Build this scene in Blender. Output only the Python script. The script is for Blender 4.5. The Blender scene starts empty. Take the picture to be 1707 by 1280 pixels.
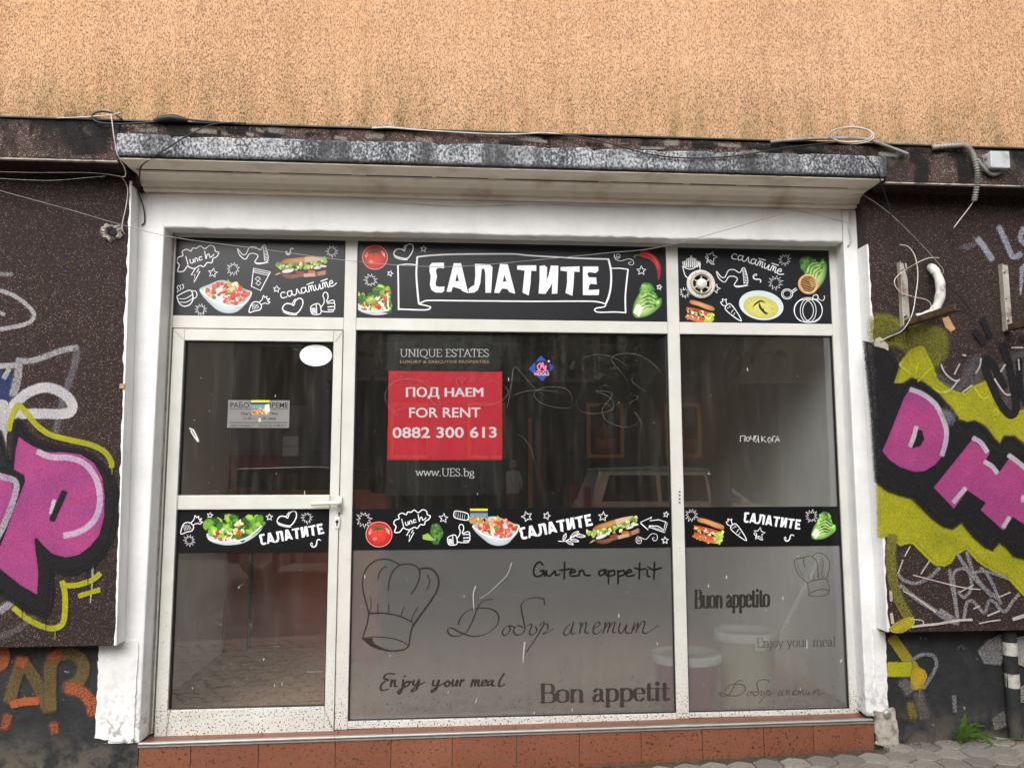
import bpy, bmesh, math, random
from mathutils import Vector, Matrix
from mathutils.geometry import tessellate_polygon
random.seed(7)
S = bpy.context.scene
COL = S.collection
R_ = math.radians

# ---------------------------------------------------------------- camera
FPX, PW, PH = 1283.3, 1707.0, 1280.0
CAM = Vector((0.5367, -4.1546, 1.3448))
PITCH, ROLL, YAW = R_(6.178), R_(0.05), R_(-4.245)
ROT = Matrix.Rotation(YAW, 3, 'Z') @ Matrix.Rotation(PITCH, 3, 'X') @ Matrix.Rotation(ROLL, 3, 'Y')
cd = bpy.data.cameras.new('camera'); cam = bpy.data.objects.new('camera', cd); COL.objects.link(cam)
cd.sensor_fit = 'HORIZONTAL'; cd.sensor_width = 36.0; cd.lens = 36.0 * FPX / PW
cd.clip_start = 0.02; cd.clip_end = 500
cam.matrix_world = Matrix.Translation(CAM) @ (ROT @ Matrix.Rotation(R_(90), 3, 'X')).to_4x4()
S.camera = cam

# ---------------------------------------------------------------- sky, sun, exposure
SUN_EL, SUN_AZ = R_(38), R_(196)      # azimuth measured from +Y towards +X
w = bpy.data.worlds.new('World'); S.world = w; w.use_nodes = True
nt = w.node_tree; nt.nodes.clear()
sky = nt.nodes.new('ShaderNodeTexSky'); sky.sky_type = 'NISHITA'; sky.sun_disc = False
sky.sun_elevation = SUN_EL; sky.sun_rotation = SUN_AZ; sky.dust_density = 4.0; sky.air_density = 1.0; sky.ozone_density = 1.0
hs = nt.nodes.new('ShaderNodeHueSaturation'); hs.inputs['Saturation'].default_value = 0.18   # overcast: nearly white sky
bg = nt.nodes.new('ShaderNodeBackground'); bg.inputs['Strength'].default_value = 0.15
ow = nt.nodes.new('ShaderNodeOutputWorld')
nt.links.new(sky.outputs[0], hs.inputs['Color']); nt.links.new(hs.outputs[0], bg.inputs[0]); nt.links.new(bg.outputs[0], ow.inputs[0])
sl = bpy.data.lights.new('sun', 'SUN'); sl.energy = 0.95; sl.angle = R_(60); sl.color = (1.0, 0.97, 0.92)
so = bpy.data.objects.new('sun', sl); COL.objects.link(so)
sd = Vector((math.sin(SUN_AZ) * math.cos(SUN_EL), math.cos(SUN_AZ) * math.cos(SUN_EL), math.sin(SUN_EL)))
so.rotation_euler = sd.to_track_quat('Z', 'Y').to_euler(); so.location = sd * 30
S.view_settings.view_transform = 'Standard'; S.view_settings.look = 'None'
S.view_settings.exposure = 0.70; S.view_settings.gamma = 1.0; S.view_settings.use_curve_mapping = False
S.cycles.max_bounces = 8; S.cycles.transparent_max_bounces = 40; S.cycles.glossy_bounces = 4; S.cycles.transmission_bounces = 8

# ---------------------------------------------------------------- helpers
def ray(px, py): return ROT @ Vector(((px - PW / 2) / FPX, 1.0, -(py - PH / 2) / FPX))
def P(px, py, Y=0.0):
    "point of the plane y = Y that the photograph shows at pixel px, py"
    d = ray(px, py); return CAM + d * ((Y - CAM.y) / d.y)
def PZ(px, py, z): d = ray(px, py); return CAM + d * ((z - CAM.z) / d.z)
def c8(r, g, b):
    f = lambda v: v / 12.92 if v <= .04045 else ((v + .055) / 1.055) ** 2.4
    return (f(r / 255), f(g / 255), f(b / 255))
def tag(o, label=None, cat=None, group=None, kind=None):
    for k, v in (('label', label), ('category', cat), ('group', group), ('kind', kind)):
        if v: o[k] = v
    return o
def thing(name, label, cat, loc=(0, 0, 0), group=None):
    o = bpy.data.objects.new(name, None); COL.objects.link(o); o.location = loc; o.empty_display_size = .1
    return tag(o, label, cat, group)
def link(name, me, m=None, parent=None, loc=None):
    o = bpy.data.objects.new(name, me); COL.objects.link(o)
    if m is not None and not me.materials: me.materials.append(m)
    if loc is not None: o.location = loc
    if parent is not None:
        o.parent = parent
        o.matrix_parent_inverse = Matrix.Translation(-parent.location)   # meshes are written in world coordinates
    return o
def cat_rom(pts, n=6, closed=False):
    pts = [Vector(p) for p in pts]
    if len(pts) < 3: return pts
    out = []; N = len(pts)
    for i in range(N if closed else N - 1):
        if closed: a, b, c, d = pts[i - 1], pts[i], pts[(i + 1) % N], pts[(i + 2) % N]
        else: a, b, c, d = pts[max(i - 1, 0)], pts[i], pts[i + 1], pts[min(i + 2, N - 1)]
        for k in range(n):
            t = k / n
            out.append(.5 * ((2 * b) + (c - a) * t + (2 * a - 5 * b + 4 * c - d) * t * t + (3 * b - a - 3 * c + d) * t ** 3))
    if not closed: out.append(pts[-1])
    return out

class MB:
    "collects shapes, becomes ONE mesh object"
    def __init__(s): s.v = []; s.f = []; s.c = []; s.smooth = False
    def add(s, vs, fs, col=None):
        k = len(s.v); s.v += [tuple(v) for v in vs]; s.f += [tuple(i + k for i in f) for f in fs]
        s.c += [col or (1, 1, 1, 1)] * len(vs)
    def box(s, x0, x1, y0, y1, z0, z1, col=None):
        s.add([(x0, y0, z0), (x1, y0, z0), (x1, y1, z0), (x0, y1, z0), (x0, y0, z1), (x1, y0, z1), (x1, y1, z1), (x0, y1, z1)],
              [(0, 3, 2, 1), (4, 5, 6, 7), (0, 1, 5, 4), (1, 2, 6, 5), (2, 3, 7, 6), (3, 0, 4, 7)], col)
    def prism(s, poly, axis, a, b, col=None):
        "poly of 2-D points extruded along axis ('x': (y,z), 'y': (x,z), 'z': (x,y))"
        mk = {'x': lambda p, t: (t, p[0], p[1]), 'y': lambda p, t: (p[0], t, p[1]), 'z': lambda p, t: (p[0], p[1], t)}[axis]
        n = len(poly); vs = [mk(p, a) for p in poly] + [mk(p, b) for p in poly]
        s.add(vs, [tuple(range(n))[::-1], tuple(range(n, 2 * n))] + [(i, (i + 1) % n, n + (i + 1) % n, n + i) for i in range(n)], col)
    def tube(s, pts, r, n=8, smooth=True, cap=True, col=None, closed=False, sub=6):
        pts = cat_rom(pts, sub, closed) if smooth else [Vector(p) for p in pts]
        m = len(pts); vs = []; fs = []; up = Vector((.13, .4, .9)).normalized()
        for i, p in enumerate(pts):
            a = pts[i - 1] if (i > 0 or closed) else p; b = pts[(i + 1) % m] if (i < m - 1 or closed) else p
            t = (b - a).normalized()
            u = (up - t * up.dot(t)).normalized(); up = u; v = t.cross(u)
            rr = r(i / max(1, m - 1)) if callable(r) else r
            for k in range(n):
                g = 2 * math.pi * k / n; vs.append(p + (u * math.cos(g) + v * math.sin(g)) * rr)
        for i in range(m if closed else m - 1):
            j = (i + 1) % m
            for k in range(n): fs.append((i * n + k, i * n + (k + 1) % n, j * n + (k + 1) % n, j * n + k))
        if cap and not closed: fs += [tuple(range(n))[::-1], tuple(range((m - 1) * n, m * n))]
        s.add(vs, fs, col); s.smooth = True
    def lathe(s, prof, c, axis='y', n=28, col=None):
        "prof: (radius, height) pairs turned round the axis through c"
        vs = []; fs = []; c = Vector(c)
        for r, h in prof:
            for k in range(n):
                g = 2 * math.pi * k / n; a, b = r * math.cos(g), r * math.sin(g)
                vs.append(c + (Vector((a, h, b)) if axis == 'y' else Vector((a, b, h)) if axis == 'z' else Vector((h, a, b))))
        for i in range(len(prof) - 1):
            for k in range(n): fs.append((i * n + k, i * n + (k + 1) % n, (i + 1) * n + (k + 1) % n, (i + 1) * n + k))
        s.add(vs, fs, col); s.smooth = True
    def build(s, name, m, parent=None, bevel=0, smooth=None):
        me = bpy.data.meshes.new(name); me.from_pydata(s.v, [], s.f)
        a = me.color_attributes.new('Col', 'FLOAT_COLOR', 'POINT')
        a.data.foreach_set('color', [x for c in s.c for x in c])
        bm = bmesh.new(); bm.from_mesh(me); bmesh.ops.recalc_face_normals(bm, faces=bm.faces); bm.to_mesh(me); bm.free()
        if smooth if smooth is not None else s.smooth: me.polygons.foreach_set('use_smooth', [True] * len(me.polygons))
        me.update(); o = link(name, me, m, parent)
        if bevel:
            b = o.modifiers.new('bevel', 'BEVEL'); b.width = bevel; b.segments = 2; b.limit_method = 'ANGLE'; b.harden_normals = False
        return o
def boxo(name, m, parent, x0, x1, y0, y1, z0, z1, bevel=0):
    q = MB(); q.box(x0, x1, y0, y1, z0, z1); return q.build(name, m, parent, bevel)

class Draw:
    "flat print, paint and scratches: strokes and fills laid on the plane y = Y, given in photograph pixels (ox + x / s)"
    def __init__(s, ox=0, oy=0, sc=1.0, Y=0.0, step=2e-5):
        s.ox, s.oy, s.sc, s.Y, s.step = ox, oy, sc, Y, step; s.m = MB(); s.n = 0
    def at(s, ox, oy, sc): s.ox, s.oy, s.sc = ox, oy, sc; return s
    def pt(s, p, e=0.0): return P(s.ox + p[0] / s.sc, s.oy + p[1] / s.sc, s.Y - s.n * s.step - e)
    def stroke(s, pts, w, col=(1, 1, 1), alpha=1.0, closed=False, smooth=True, soft=0.0, taper=False, nib=None, sub=5):
        pts = [Vector((p[0], p[1])) for p in pts]
        if smooth and len(pts) > 2: pts = cat_rom(pts, sub, closed)
        m = len(pts)
        if m < 2: return
        s.n += 1; rows = []; offs = [-1, 1] if not soft else [-1 - soft, -1 + soft * .6, 1 - soft * .6, 1 + soft]
        al = [1, 1] if not soft else [0, 1, 1, 0]
        seq = list(range(m)); nrm = []
        for i in seq:
            a = pts[i - 1] if (i > 0 or closed) else pts[i]; b = pts[(i + 1) % m] if (i < m - 1 or closed) else pts[i]
            t = (b - a); t = t.normalized() if t.length > 1e-9 else Vector((1, 0)); nrm.append((Vector((-t.y, t.x)), t))
        for i in seq:
            nv, t = nrm[i]; f = i / max(1, m - 1); hw = w / 2
            if taper: hw *= max(.12, min(1.0, 4 * min(f, 1 - f))) if taper is True else (1 - f * taper)
            if nib: hw = (nib[0] + (nib[1] - nib[0]) * abs(t.x * math.sin(nib[2]) + t.y * math.cos(nib[2]))) / 2
            rows.append([(pts[i] + nv * (o * hw), a_) for o, a_ in zip(offs, al)])
        if closed: rows.append(rows[0])
        else:
            e0, e1 = nrm[0][1] * (w * .28), nrm[-1][1] * (w * .28)
            z = 0 if soft else 1
            rows = [[(p * .45 + (pts[0] * .55) - e0 * (1 + soft * 2), a_ * z) for p, a_ in rows[0]]] + rows + [[(p * .45 + pts[-1] * .55 + e1 * (1 + soft * 2), a_ * z) for p, a_ in rows[-1]]]
        k = len(offs); vs = []; cs = []
        for i, r in enumerate(rows):
            for p, a_ in r: vs.append(s.pt(p, i * s.step * .5 / len(rows))); cs.append((*col, a_ * alpha))
        base = len(s.m.v); s.m.v += [tuple(v) for v in vs]; s.m.c += cs
        for i in range(len(rows) - 1):
            for j in range(k - 1): s.m.f.append((base + i * k + j, base + i * k + j + 1, base + (i + 1) * k + j + 1, base + (i + 1) * k + j))
    def fill(s, loops, col=(1, 1, 1), alpha=1.0, smooth=False, soft=0.0, sub=5):
        "loops: outer loop then holes; col may be a function of (x, y)"
        if not isinstance(loops[0][0], (tuple, list, Vector)): loops = [loops]
        loops = [[Vector((p[0], p[1])) for p in l] for l in loops]
        if smooth: loops = [cat_rom(l, sub, True) for l in loops]
        s.n += 1
        tri = tessellate_polygon([[Vector((p.x, p.y, 0)) for p in l] for l in loops]); flat = [p for l in loops for p in l]
        base = len(s.m.v)
        for p in flat:
            s.m.v.append(tuple(s.pt(p))); c = col(p.x, p.y) if callable(col) else col; s.m.c.append((*c, alpha))
        s.m.f += [tuple(base + i for i in t) for t in tri]
        if soft:
            for l in loops: s.stroke(l, soft, col if not callable(col) else col(l[0].x, l[0].y), alpha, True, False, soft=.9)
    def fan(s, loop, c, col_in, col_out, k=.6, smooth=True):
        "star-shaped fill with a colour that changes from the middle to the rim"
        l = [Vector((p[0], p[1])) for p in loop]
        if smooth: l = cat_rom(l, 4, True)
        c = Vector(c); s.n += 1; n = len(l); base = len(s.m.v)
        mid = tuple(a * .55 + b * .45 for a, b in zip(col_in, col_out))
        s.m.v.append(tuple(s.pt(c))); s.m.c.append((*col_in, 1))
        for p in l: s.m.v.append(tuple(s.pt(c + (p - c) * k))); s.m.c.append((*mid, 1))
        for p in l: s.m.v.append(tuple(s.pt(p))); s.m.c.append((*col_out, 1))
        for i in range(n):
            j = (i + 1) % n
            s.m.f += [(base, base + 1 + i, base + 1 + j), (base + 1 + i, base + 1 + n + i, base + 1 + n + j, base + 1 + j)]
    def blob(s, x, y, r, col, n=7, sq=1.0, ang=0.0):
        s.n += 1; base = len(s.m.v); ca, sa = math.cos(ang), math.sin(ang)
        lite = tuple(min(1, v * 1.35 + .02) for v in col); dark = tuple(v * .62 for v in col)
        s.m.v.append(tuple(s.pt((x - r * .15, y - r * .2)))); s.m.c.append((*lite, 1))
        for i in range(n):
            g = 2 * math.pi * i / n + random.uniform(-.2, .2); q = r * random.uniform(.75, 1.15)
            a, b = q * math.cos(g), q * math.sin(g) * sq
            s.m.v.append(tuple(s.pt((x + a * ca - b * sa, y + a * sa + b * ca)))); s.m.c.append((*(col if math.sin(g) < .2 else dark), 1))
        s.m.f += [(base, base + 1 + i, base + 1 + (i + 1) % n) for i in range(n)]
    def ell(s, cx, cy, rx, ry, n=28, rot=0.0):
        return [(cx + rx * math.cos(t) * math.cos(rot) - ry * math.sin(t) * math.sin(rot), cy + rx * math.cos(t) * math.sin(rot) + ry * math.sin(t) * math.cos(rot)) for t in [2 * math.pi * i / n for i in range(n)]]
    def build(s, name, m, parent=None):
        me = bpy.data.meshes.new(name); me.from_pydata(s.m.v, [], s.m.f)
        a = me.color_attributes.new('Col', 'FLOAT_COLOR', 'POINT'); a.data.foreach_set('color', [x for c in s.m.c for x in c])
        return link(name, me, m, parent)
def text_draw(D, body, x0, x1, yb, cap, col, bold=0.0, y1=None, shear=0.0):
    "sans lettering of the built-in font between x0 and x1 with baseline yb (y1 at the right end) and capital height cap"
    c = bpy.data.curves.new('lettering', 'FONT'); c.body = body; c.offset = bold; c.resolution_u = 3
    o = bpy.data.objects.new('lettering', c); COL.objects.link(o)
    me = bpy.data.meshes.new_from_object(o.evaluated_get(bpy.context.evaluated_depsgraph_get()))
    xs = [v.co.x for v in me.vertices]; a, b = min(xs), max(xs); y1 = yb if y1 is None else y1
    D.n += 1; base = len(D.m.v)
    for v in me.vertices:
        f = (v.co.x - a) / (b - a); vy = v.co.y / .70
        D.m.v.append(tuple(D.pt((x0 + (x1 - x0) * f + shear * vy * cap, yb + (y1 - yb) * f - vy * cap)))); D.m.c.append((*col, 1))
    D.m.f += [tuple(base + i for i in p.vertices) for p in me.polygons]
    bpy.data.objects.remove(o); bpy.data.curves.remove(c); bpy.data.meshes.remove(me)

# ---------------------------------------------------------------- materials
class NT:
    def __init__(s, name):
        s.m = bpy.data.materials.new(name); s.m.use_nodes = True; s.t = s.m.node_tree; s.t.nodes.clear()
        s.out = s.n('ShaderNodeOutputMaterial'); s.co = s.n('ShaderNodeTexCoord')
    def n(s, t, **k):
        q = s.t.nodes.new(t)
        for a, v in k.items(): setattr(q, a, v)
        return q
    def l(s, a, b): s.t.links.new(a, b)
    def set(s, q, **k):
        for a, v in k.items():
            i = q.inputs[a.replace('_', ' ')]
            if isinstance(v, bpy.types.NodeSocket): s.l(v, i)
            else: i.default_value = v
        return q
    def mapped(s, scale=(1, 1, 1)):
        q = s.n('ShaderNodeMapping'); s.l(s.co.outputs['Object'], q.inputs[0]); q.inputs['Scale'].default_value = scale; return q.outputs[0]
    def noise(s, scale, detail=4, vec=None, rough=.55, dist=0.0):
        q = s.n('ShaderNodeTexNoise'); s.set(q, Scale=scale, Detail=detail, Roughness=rough, Distortion=dist)
        s.l(vec if vec is not None else s.co.outputs['Object'], q.inputs['Vector']); return q.outputs[0]
    def voro(s, scale, vec=None, out='Distance', feature='F1'):
        q = s.n('ShaderNodeTexVoronoi', feature=feature); s.set(q, Scale=scale)
        s.l(vec if vec is not None else s.co.outputs['Object'], q.inputs['Vector']); return q.outputs[out]
    def ramp(s, f, stops):
        q = s.n('ShaderNodeValToRGB'); s.l(f, q.inputs[0]); e = q.color_ramp.elements
        while len(e) < len(stops): e.new(.5)
        for el, (p, c) in zip(e, stops): el.position = p; el.color = (*c, 1) if isinstance(c, tuple) else (c, c, c, 1)
        return q.outputs[0]
    def mix(s, f, a, b, mode='MIX'):
        q = s.n('ShaderNodeMix', data_type='RGBA', blend_type=mode)
        for i, v in ((0, f), (6, a), (7, b)):
            if isinstance(v, bpy.types.NodeSocket): s.l(v, q.inputs[i])
            else: q.inputs[i].default_value = v if i == 0 else (*v, 1)
        return q.outputs[2]
    def math(s, op, a, b=0.0, clamp=False):
        q = s.n('ShaderNodeMath', operation=op, use_clamp=clamp)
        for i, v in ((0, a), (1, b)):
            if isinstance(v, bpy.types.NodeSocket): s.l(v, q.inputs[i])
            else: q.inputs[i].default_value = v
        return q.outputs[0]
    def z(s, lo, hi):
        "0 at height lo, 1 at height hi"
        q = s.n('ShaderNodeSeparateXYZ'); s.l(s.co.outputs['Object'], q.inputs[0])
        r = s.n('ShaderNodeMapRange'); s.l(q.outputs[2], r.inputs[0]); r.inputs[1].default_value = lo; r.inputs[2].default_value = hi; return r.outputs[0]
    def bump(s, h, strength=.3, dist=.005, normal=None):
        q = s.n('ShaderNodeBump'); s.set(q, Strength=strength, Distance=dist); s.l(h, q.inputs['Height'])
        if normal is not None: s.l(normal, q.inputs['Normal'])
        return q.outputs[0]
    def finish(s, col, rough=.6, bump=None, metal=0.0, spec=.4):
        p = s.n('ShaderNodeBsdfPrincipled')
        for k, v in (('Base Color', col), ('Roughness', rough), ('Metallic', metal), ('Specular IOR Level', spec)):
            if isinstance(v, bpy.types.NodeSocket): s.l(v, p.inputs[k])
            else: p.inputs[k].default_value = (*v, 1) if isinstance(v, tuple) else v
        if bump is not None: s.l(bump, p.inputs['Normal'])
        s.l(p.outputs[0], s.out.inputs[0]); s.p = p; return s.m
def simple(name, col, rough=.55, var=.25, scale=12.0, bump=.15, bscale=80.0, metal=0.0, spec=.4, dirt=None):
    t = NT(name); n = t.noise(scale, 5)
    a = tuple(v * (1 - var) for v in col); b = tuple(min(1, v * (1 + var)) for v in col)
    c = t.ramp(n, [(.3, a), (.7, b)])
    if dirt: c = t.mix(t.ramp(t.noise(dirt[1], 6), [(.5, 0.0), (.72, 1.0)]), c, dirt[0])
    return t.finish(c, rough, t.bump(t.noise(bscale, 3), bump, .003), metal, spec)
def pebble_height(t): return t.voro(290.0)
M = {}
# upper wall: peach scratch plaster with short vertical grooves and green grime rising from the ledge
t = NT('peach_plaster'); mp = t.mapped((1, 1, .36))
g = t.noise(230.0, 2, mp, .6, .5); g2 = t.noise(52.0, 2, mp, .5, .8)
patch = t.noise(2.2, 3, t.mapped((1.2, 1, .35)))
thr = t.math('ADD', g, t.math('MULTIPLY', t.math('SUBTRACT', patch, .5), .10))
groove = t.ramp(thr, [(.52, 0.0), (.60, 1.0)])
base = t.mix(t.ramp(t.noise(1.3, 4), [(.3, 0.0), (.7, 1.0)]), c8(221, 179, 144), c8(213, 170, 131))
base = t.mix(t.ramp(t.noise(30, 3), [(.35, 0.0), (.7, .35)]), base, c8(198, 148, 108))
col = t.mix(t.math('MULTIPLY', groove, .82), base, c8(108, 70, 43))
grime = t.math('MULTIPLY', t.ramp(t.z(3.10, 3.52), [(0.0, 1.0), (.35, .55), (1.0, 0.0)]), t.ramp(t.noise(7, 5, t.mapped((1.6, 1, .35))), [(.40, .12), (.66, 1.0)]))
col = t.mix(t.math('MULTIPLY', grime, .72), col, c8(112, 104, 62))
col = t.mix(t.math('MULTIPLY', t.math('MULTIPLY', grime, groove), .8), col, c8(58, 52, 34))
streak = t.ramp(t.noise(9.0, 5, t.mapped((2.4, 1, .06)), .65), [(.48, 0.0), (.75, .42)])
col = t.mix(streak, col, c8(170, 122, 80))
M['plaster'] = t.finish(col, .85, t.bump(t.math('SUBTRACT', 1.0, groove), .6, .004), spec=.2)
# brown pebble-dash cladding
def pebble(name, tint=1.0, moss=False):
    t = NT(name); cell = t.n('ShaderNodeTexVoronoi'); cell.inputs['Scale'].default_value = 290.0; t.l(t.co.outputs['Object'], cell.inputs['Vector'])
    sp = t.n('ShaderNodeSeparateColor'); t.l(cell.outputs['Color'], sp.inputs[0])
    k = lambda c: tuple(v * tint for v in c)
    col = t.ramp(sp.outputs[0], [(0.0, k(c8(30, 21, 21))), (.55, k(c8(50, 38, 36))), (.86, k(c8(66, 51, 47))), (.95, k(c8(96, 80, 73))), (1.0, k(c8(150, 136, 126)))])
    col = t.mix(t.ramp(t.noise(2.5, 5), [(.35, 0.0), (.75, .5)]), col, k(c8(40, 30, 29)))
    if moss:
        ms = t.ramp(t.noise(3.6, 8, t.mapped((1, 1, .4)), .7), [(.52, 0.0), (.57, 1.0)])
        up = t.ramp(t.z(2.84, 3.06), [(0.0, .45), (.5, .75), (1.0, 1.0)])
        col = t.mix(t.math('MULTIPLY', ms, up), col, c8(26, 25, 18))
        col = t.mix(t.ramp(t.noise(9, 6), [(.58, 0.0), (.7, .5)]), col, c8(110, 104, 92))
    return t.finish(col, .75, t.bump(cell.outputs['Distance'], .8, .006), spec=.3)
M['pebble'] = pebble('brown_pebbledash', 1.22); M['pebble_moss'] = pebble('mossy_pebbledash', 3.0, True)
# white masonry paint, brushed, dirty at the foot
t = NT('white_masonry_paint'); col = t.ramp(t.noise(4, 5), [(.3, c8(226, 226, 226)), (.7, c8(240, 240, 240))])
col = t.mix(t.math('MULTIPLY', t.ramp(t.noise(30, 6), [(.52, 0.0), (.6, 1.0)]), t.ramp(t.z(0.0, .5), [(0.0, .8), (.35, .18), (1.0, .02)])), col, c8(92, 84, 76))
col = t.mix(t.ramp(t.noise(2.0, 6, t.mapped((3, 3, .6))), [(.58, 0.0), (.8, .3)]), col, c8(190, 184, 174))
M['white_wall'] = t.finish(col, .6, t.bump(t.noise(11, 6, t.mapped((.5, .5, 1.3))), .5, .012, t.bump(t.noise(150, 2), .3, .003)), spec=.35)
M['render_white'] = simple('cream_soffit_paint', c8(244, 236, 220), .7, .04, 5, .2, 60, dirt=(c8(206, 192, 170), 5))
# white window profiles with mud splashes towards the ground
t = NT('white_window_profile'); col = t.ramp(t.noise(6, 4), [(.3, c8(203, 202, 195)), (.7, c8(217, 216, 210))])
spl = t.ramp(t.noise(105, 2, None, .5), [(.585, 0.0), (.62, 1.0)])
low = t.ramp(t.z(0.0, .55), [(0.0, 1.0), (.22, .85), (.30, .35), (1.0, .0)])
col = t.mix(t.math('MULTIPLY', spl, low), col, c8(62, 52, 42))
spl2 = t.ramp(t.noise(42, 3), [(.70, 0.0), (.74, .7)])
col = t.mix(t.math('MULTIPLY', spl2, t.ramp(t.z(0.0, 2.4), [(0.0, .8), (1.0, .35)])), col, c8(120, 110, 96))
col = t.mix(t.ramp(t.noise(3, 6, t.mapped((4, 4, .8))), [(.58, 0.0), (.8, .25)]), col, c8(186, 176, 150))
M['frame'] = t.finish(col, .38, t.bump(t.noise(25, 3), .04, .003), spec=.4)
# flaking painted concrete edge of the canopy
t = NT('flaking_concrete'); n1 = t.noise(85, 5, t.mapped((1, 1, .7)), .6, .4); n2 = t.noise(4.0, 5, t.mapped((1, 1, .3)))
col = t.ramp(t.math('ADD', n1, t.math('MULTIPLY', t.math('SUBTRACT', n2, .5), .5)), [(.34, c8(50, 52, 57)), (.46, c8(96, 98, 103)), (.58, c8(180, 182, 186)), (.8, c8(214, 214, 216))])
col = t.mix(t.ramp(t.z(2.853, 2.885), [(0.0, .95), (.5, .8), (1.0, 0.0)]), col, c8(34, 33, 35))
col = t.mix(t.ramp(t.noise(3, 6, t.mapped((1.6, 1, .2))), [(.48, 0.0), (.62, .85)]), col, c8(58, 58, 60))
M['flaking'] = t.finish(col, .8, t.bump(n1, .6, .006), spec=.25)
# dark painted base
t = NT('dark_base_paint'); n1 = t.noise(9, 7, None, .65)
col = t.ramp(n1, [(.3, c8(32, 33, 35)), (.6, c8(48, 49, 51)), (.8, c8(70, 70, 70))])
col = t.mix(t.ramp(t.noise(22, 7, None, .7), [(.66, 0.0), (.69, .8)]), col, c8(168, 164, 158))
col = t.mix(t.math('MULTIPLY', t.ramp(t.z(-.15, .12), [(0.0, 1.0), (1.0, 0.0)]), t.ramp(t.noise(14, 6), [(.4, 0.0), (.6, .8)])), col, c8(112, 104, 92))
M['base'] = t.finish(col, .7, t.bump(t.noise(45, 6), .6, .008), spec=.3)
t = NT('terracotta_tile'); n1 = t.noise(3, 4); col = t.ramp(n1, [(.3, c8(126, 77, 57)), (.7, c8(144, 91, 68))])
oi = t.n('ShaderNodeObjectInfo'); col = t.mix(t.math('MULTIPLY', oi.outputs['Random'], .7), col, c8(122, 74, 56))
col = t.mix(t.ramp(t.noise(85, 3), [(.60, 0.0), (.64, .9)]), col, c8(50, 32, 25))
col = t.mix(t.ramp(t.noise(18, 6, None, .7), [(.5, 0.0), (.72, .6)]), col, c8(124, 92, 76))
M['tile'] = t.finish(col, .42, t.bump(t.noise(60, 4), .12, .003))
t = NT('concrete_paver'); oi = t.n('ShaderNodeObjectInfo')
col = t.ramp(oi.outputs['Random'], [(0.0, c8(118, 112, 105)), (.5, c8(139, 133, 125)), (1.0, c8(154, 147, 138))])
col = t.mix(t.ramp(t.noise(40, 6), [(.4, 0.0), (.7, .6)]), col, c8(100, 94, 87)); col = t.mix(t.ramp(t.noise(120, 3), [(.66, 0.0), (.7, .7)]), col, c8(60, 54, 48))
M['paver'] = t.finish(col, .8, t.bump(t.noise(90, 5), .4, .004), spec=.25)
M['worn_white'] = simple('worn_white_band', c8(190, 186, 178), .7, .2, 20, .3, dirt=(c8(48, 48, 49), 16))
M['soil'] = simple('joint_dirt', c8(84, 76, 66), .9, .4, 40, .8, 120, spec=.15)
M['asphalt'] = simple('asphalt', (.10, .10, .10), .85, .3, 3, .6, 180, spec=.25)
M['alu'] = simple('brushed_aluminium', c8(186, 186, 182), .4, .12, 20, .1, 90, .75)
M['zinc'] = simple('galvanised_bracket', c8(190, 184, 174), .5, .2, 9, .15, 60, .3, dirt=(c8(120, 88, 62), 14))
M['rust'] = simple('rusty_steel', c8(96, 76, 60), .75, .35, 25, .4, 90, .25, dirt=(c8(60, 40, 30), 20))
M['gasket'] = simple('black_rubber', (.012, .012, .013), .5, .2)
M['black_pl'] = simple('black_cable_plastic', (.018, .018, .02), .5, .3, 8, .1)
M['white_pl'] = simple('white_cable_plastic', c8(205, 200, 190), .5, .12, 8, .1, dirt=(c8(150, 140, 124), 10))
M['grey_pl'] = simple('grey_plastic', c8(150, 148, 144), .5, .15, 9, .15, dirt=(c8(104, 100, 92), 12))
M['junction'] = simple('pale_grey_box_plastic', c8(188, 190, 194), .45, .08, 10, .1, dirt=(c8(140, 138, 134), 16))
M['cream_pl'] = simple('cream_plastic', c8(214, 204, 180), .45, .08, 10, .05)
M['beige_pl'] = simple('beige_vent_plastic', c8(222, 178, 122), .5, .06, 10, .05)
M['dark'] = simple('dark_cavity', (.012, .011, .010), .8, .2)
M['wrap'] = simple('white_insulation_wrap', c8(214, 210, 204), .7, .1, 14, .5, 40, dirt=(c8(120, 110, 100), 22))
M['mortar'] = simple('broken_mortar', c8(176, 168, 158), .9, .3, 30, .8, 70, dirt=(c8(90, 84, 78), 24))
M['wood'] = simple('brown_veneer', c8(158, 82, 56), .5, .15, 3, .05)
M['oldwood'] = simple('bare_wood', c8(176, 138, 98), .8, .25, 30, .3)
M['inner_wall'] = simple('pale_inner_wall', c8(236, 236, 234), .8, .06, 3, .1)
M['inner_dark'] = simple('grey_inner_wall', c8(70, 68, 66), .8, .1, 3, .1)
M['inner_floor'] = simple('brown_lino_floor', c8(186, 156, 134), .6, .2, 8, .1, dirt=(c8(130, 112, 98), 26))
M['redpl'] = simple('red_bucket_plastic', c8(170, 46, 62), .45, .08)
M['binpl'] = simple('pale_bin_plastic', c8(214, 208, 180), .5, .06)
M['lid'] = simple('white_lid_plastic', c8(226, 224, 220), .5, .05)
M['leaf'] = simple('weed_leaf', c8(70, 98, 34), .5, .35, 30, .2)
M['yellow'] = simple('yellow_paint', c8(212, 186, 40), .5, .1)
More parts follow.
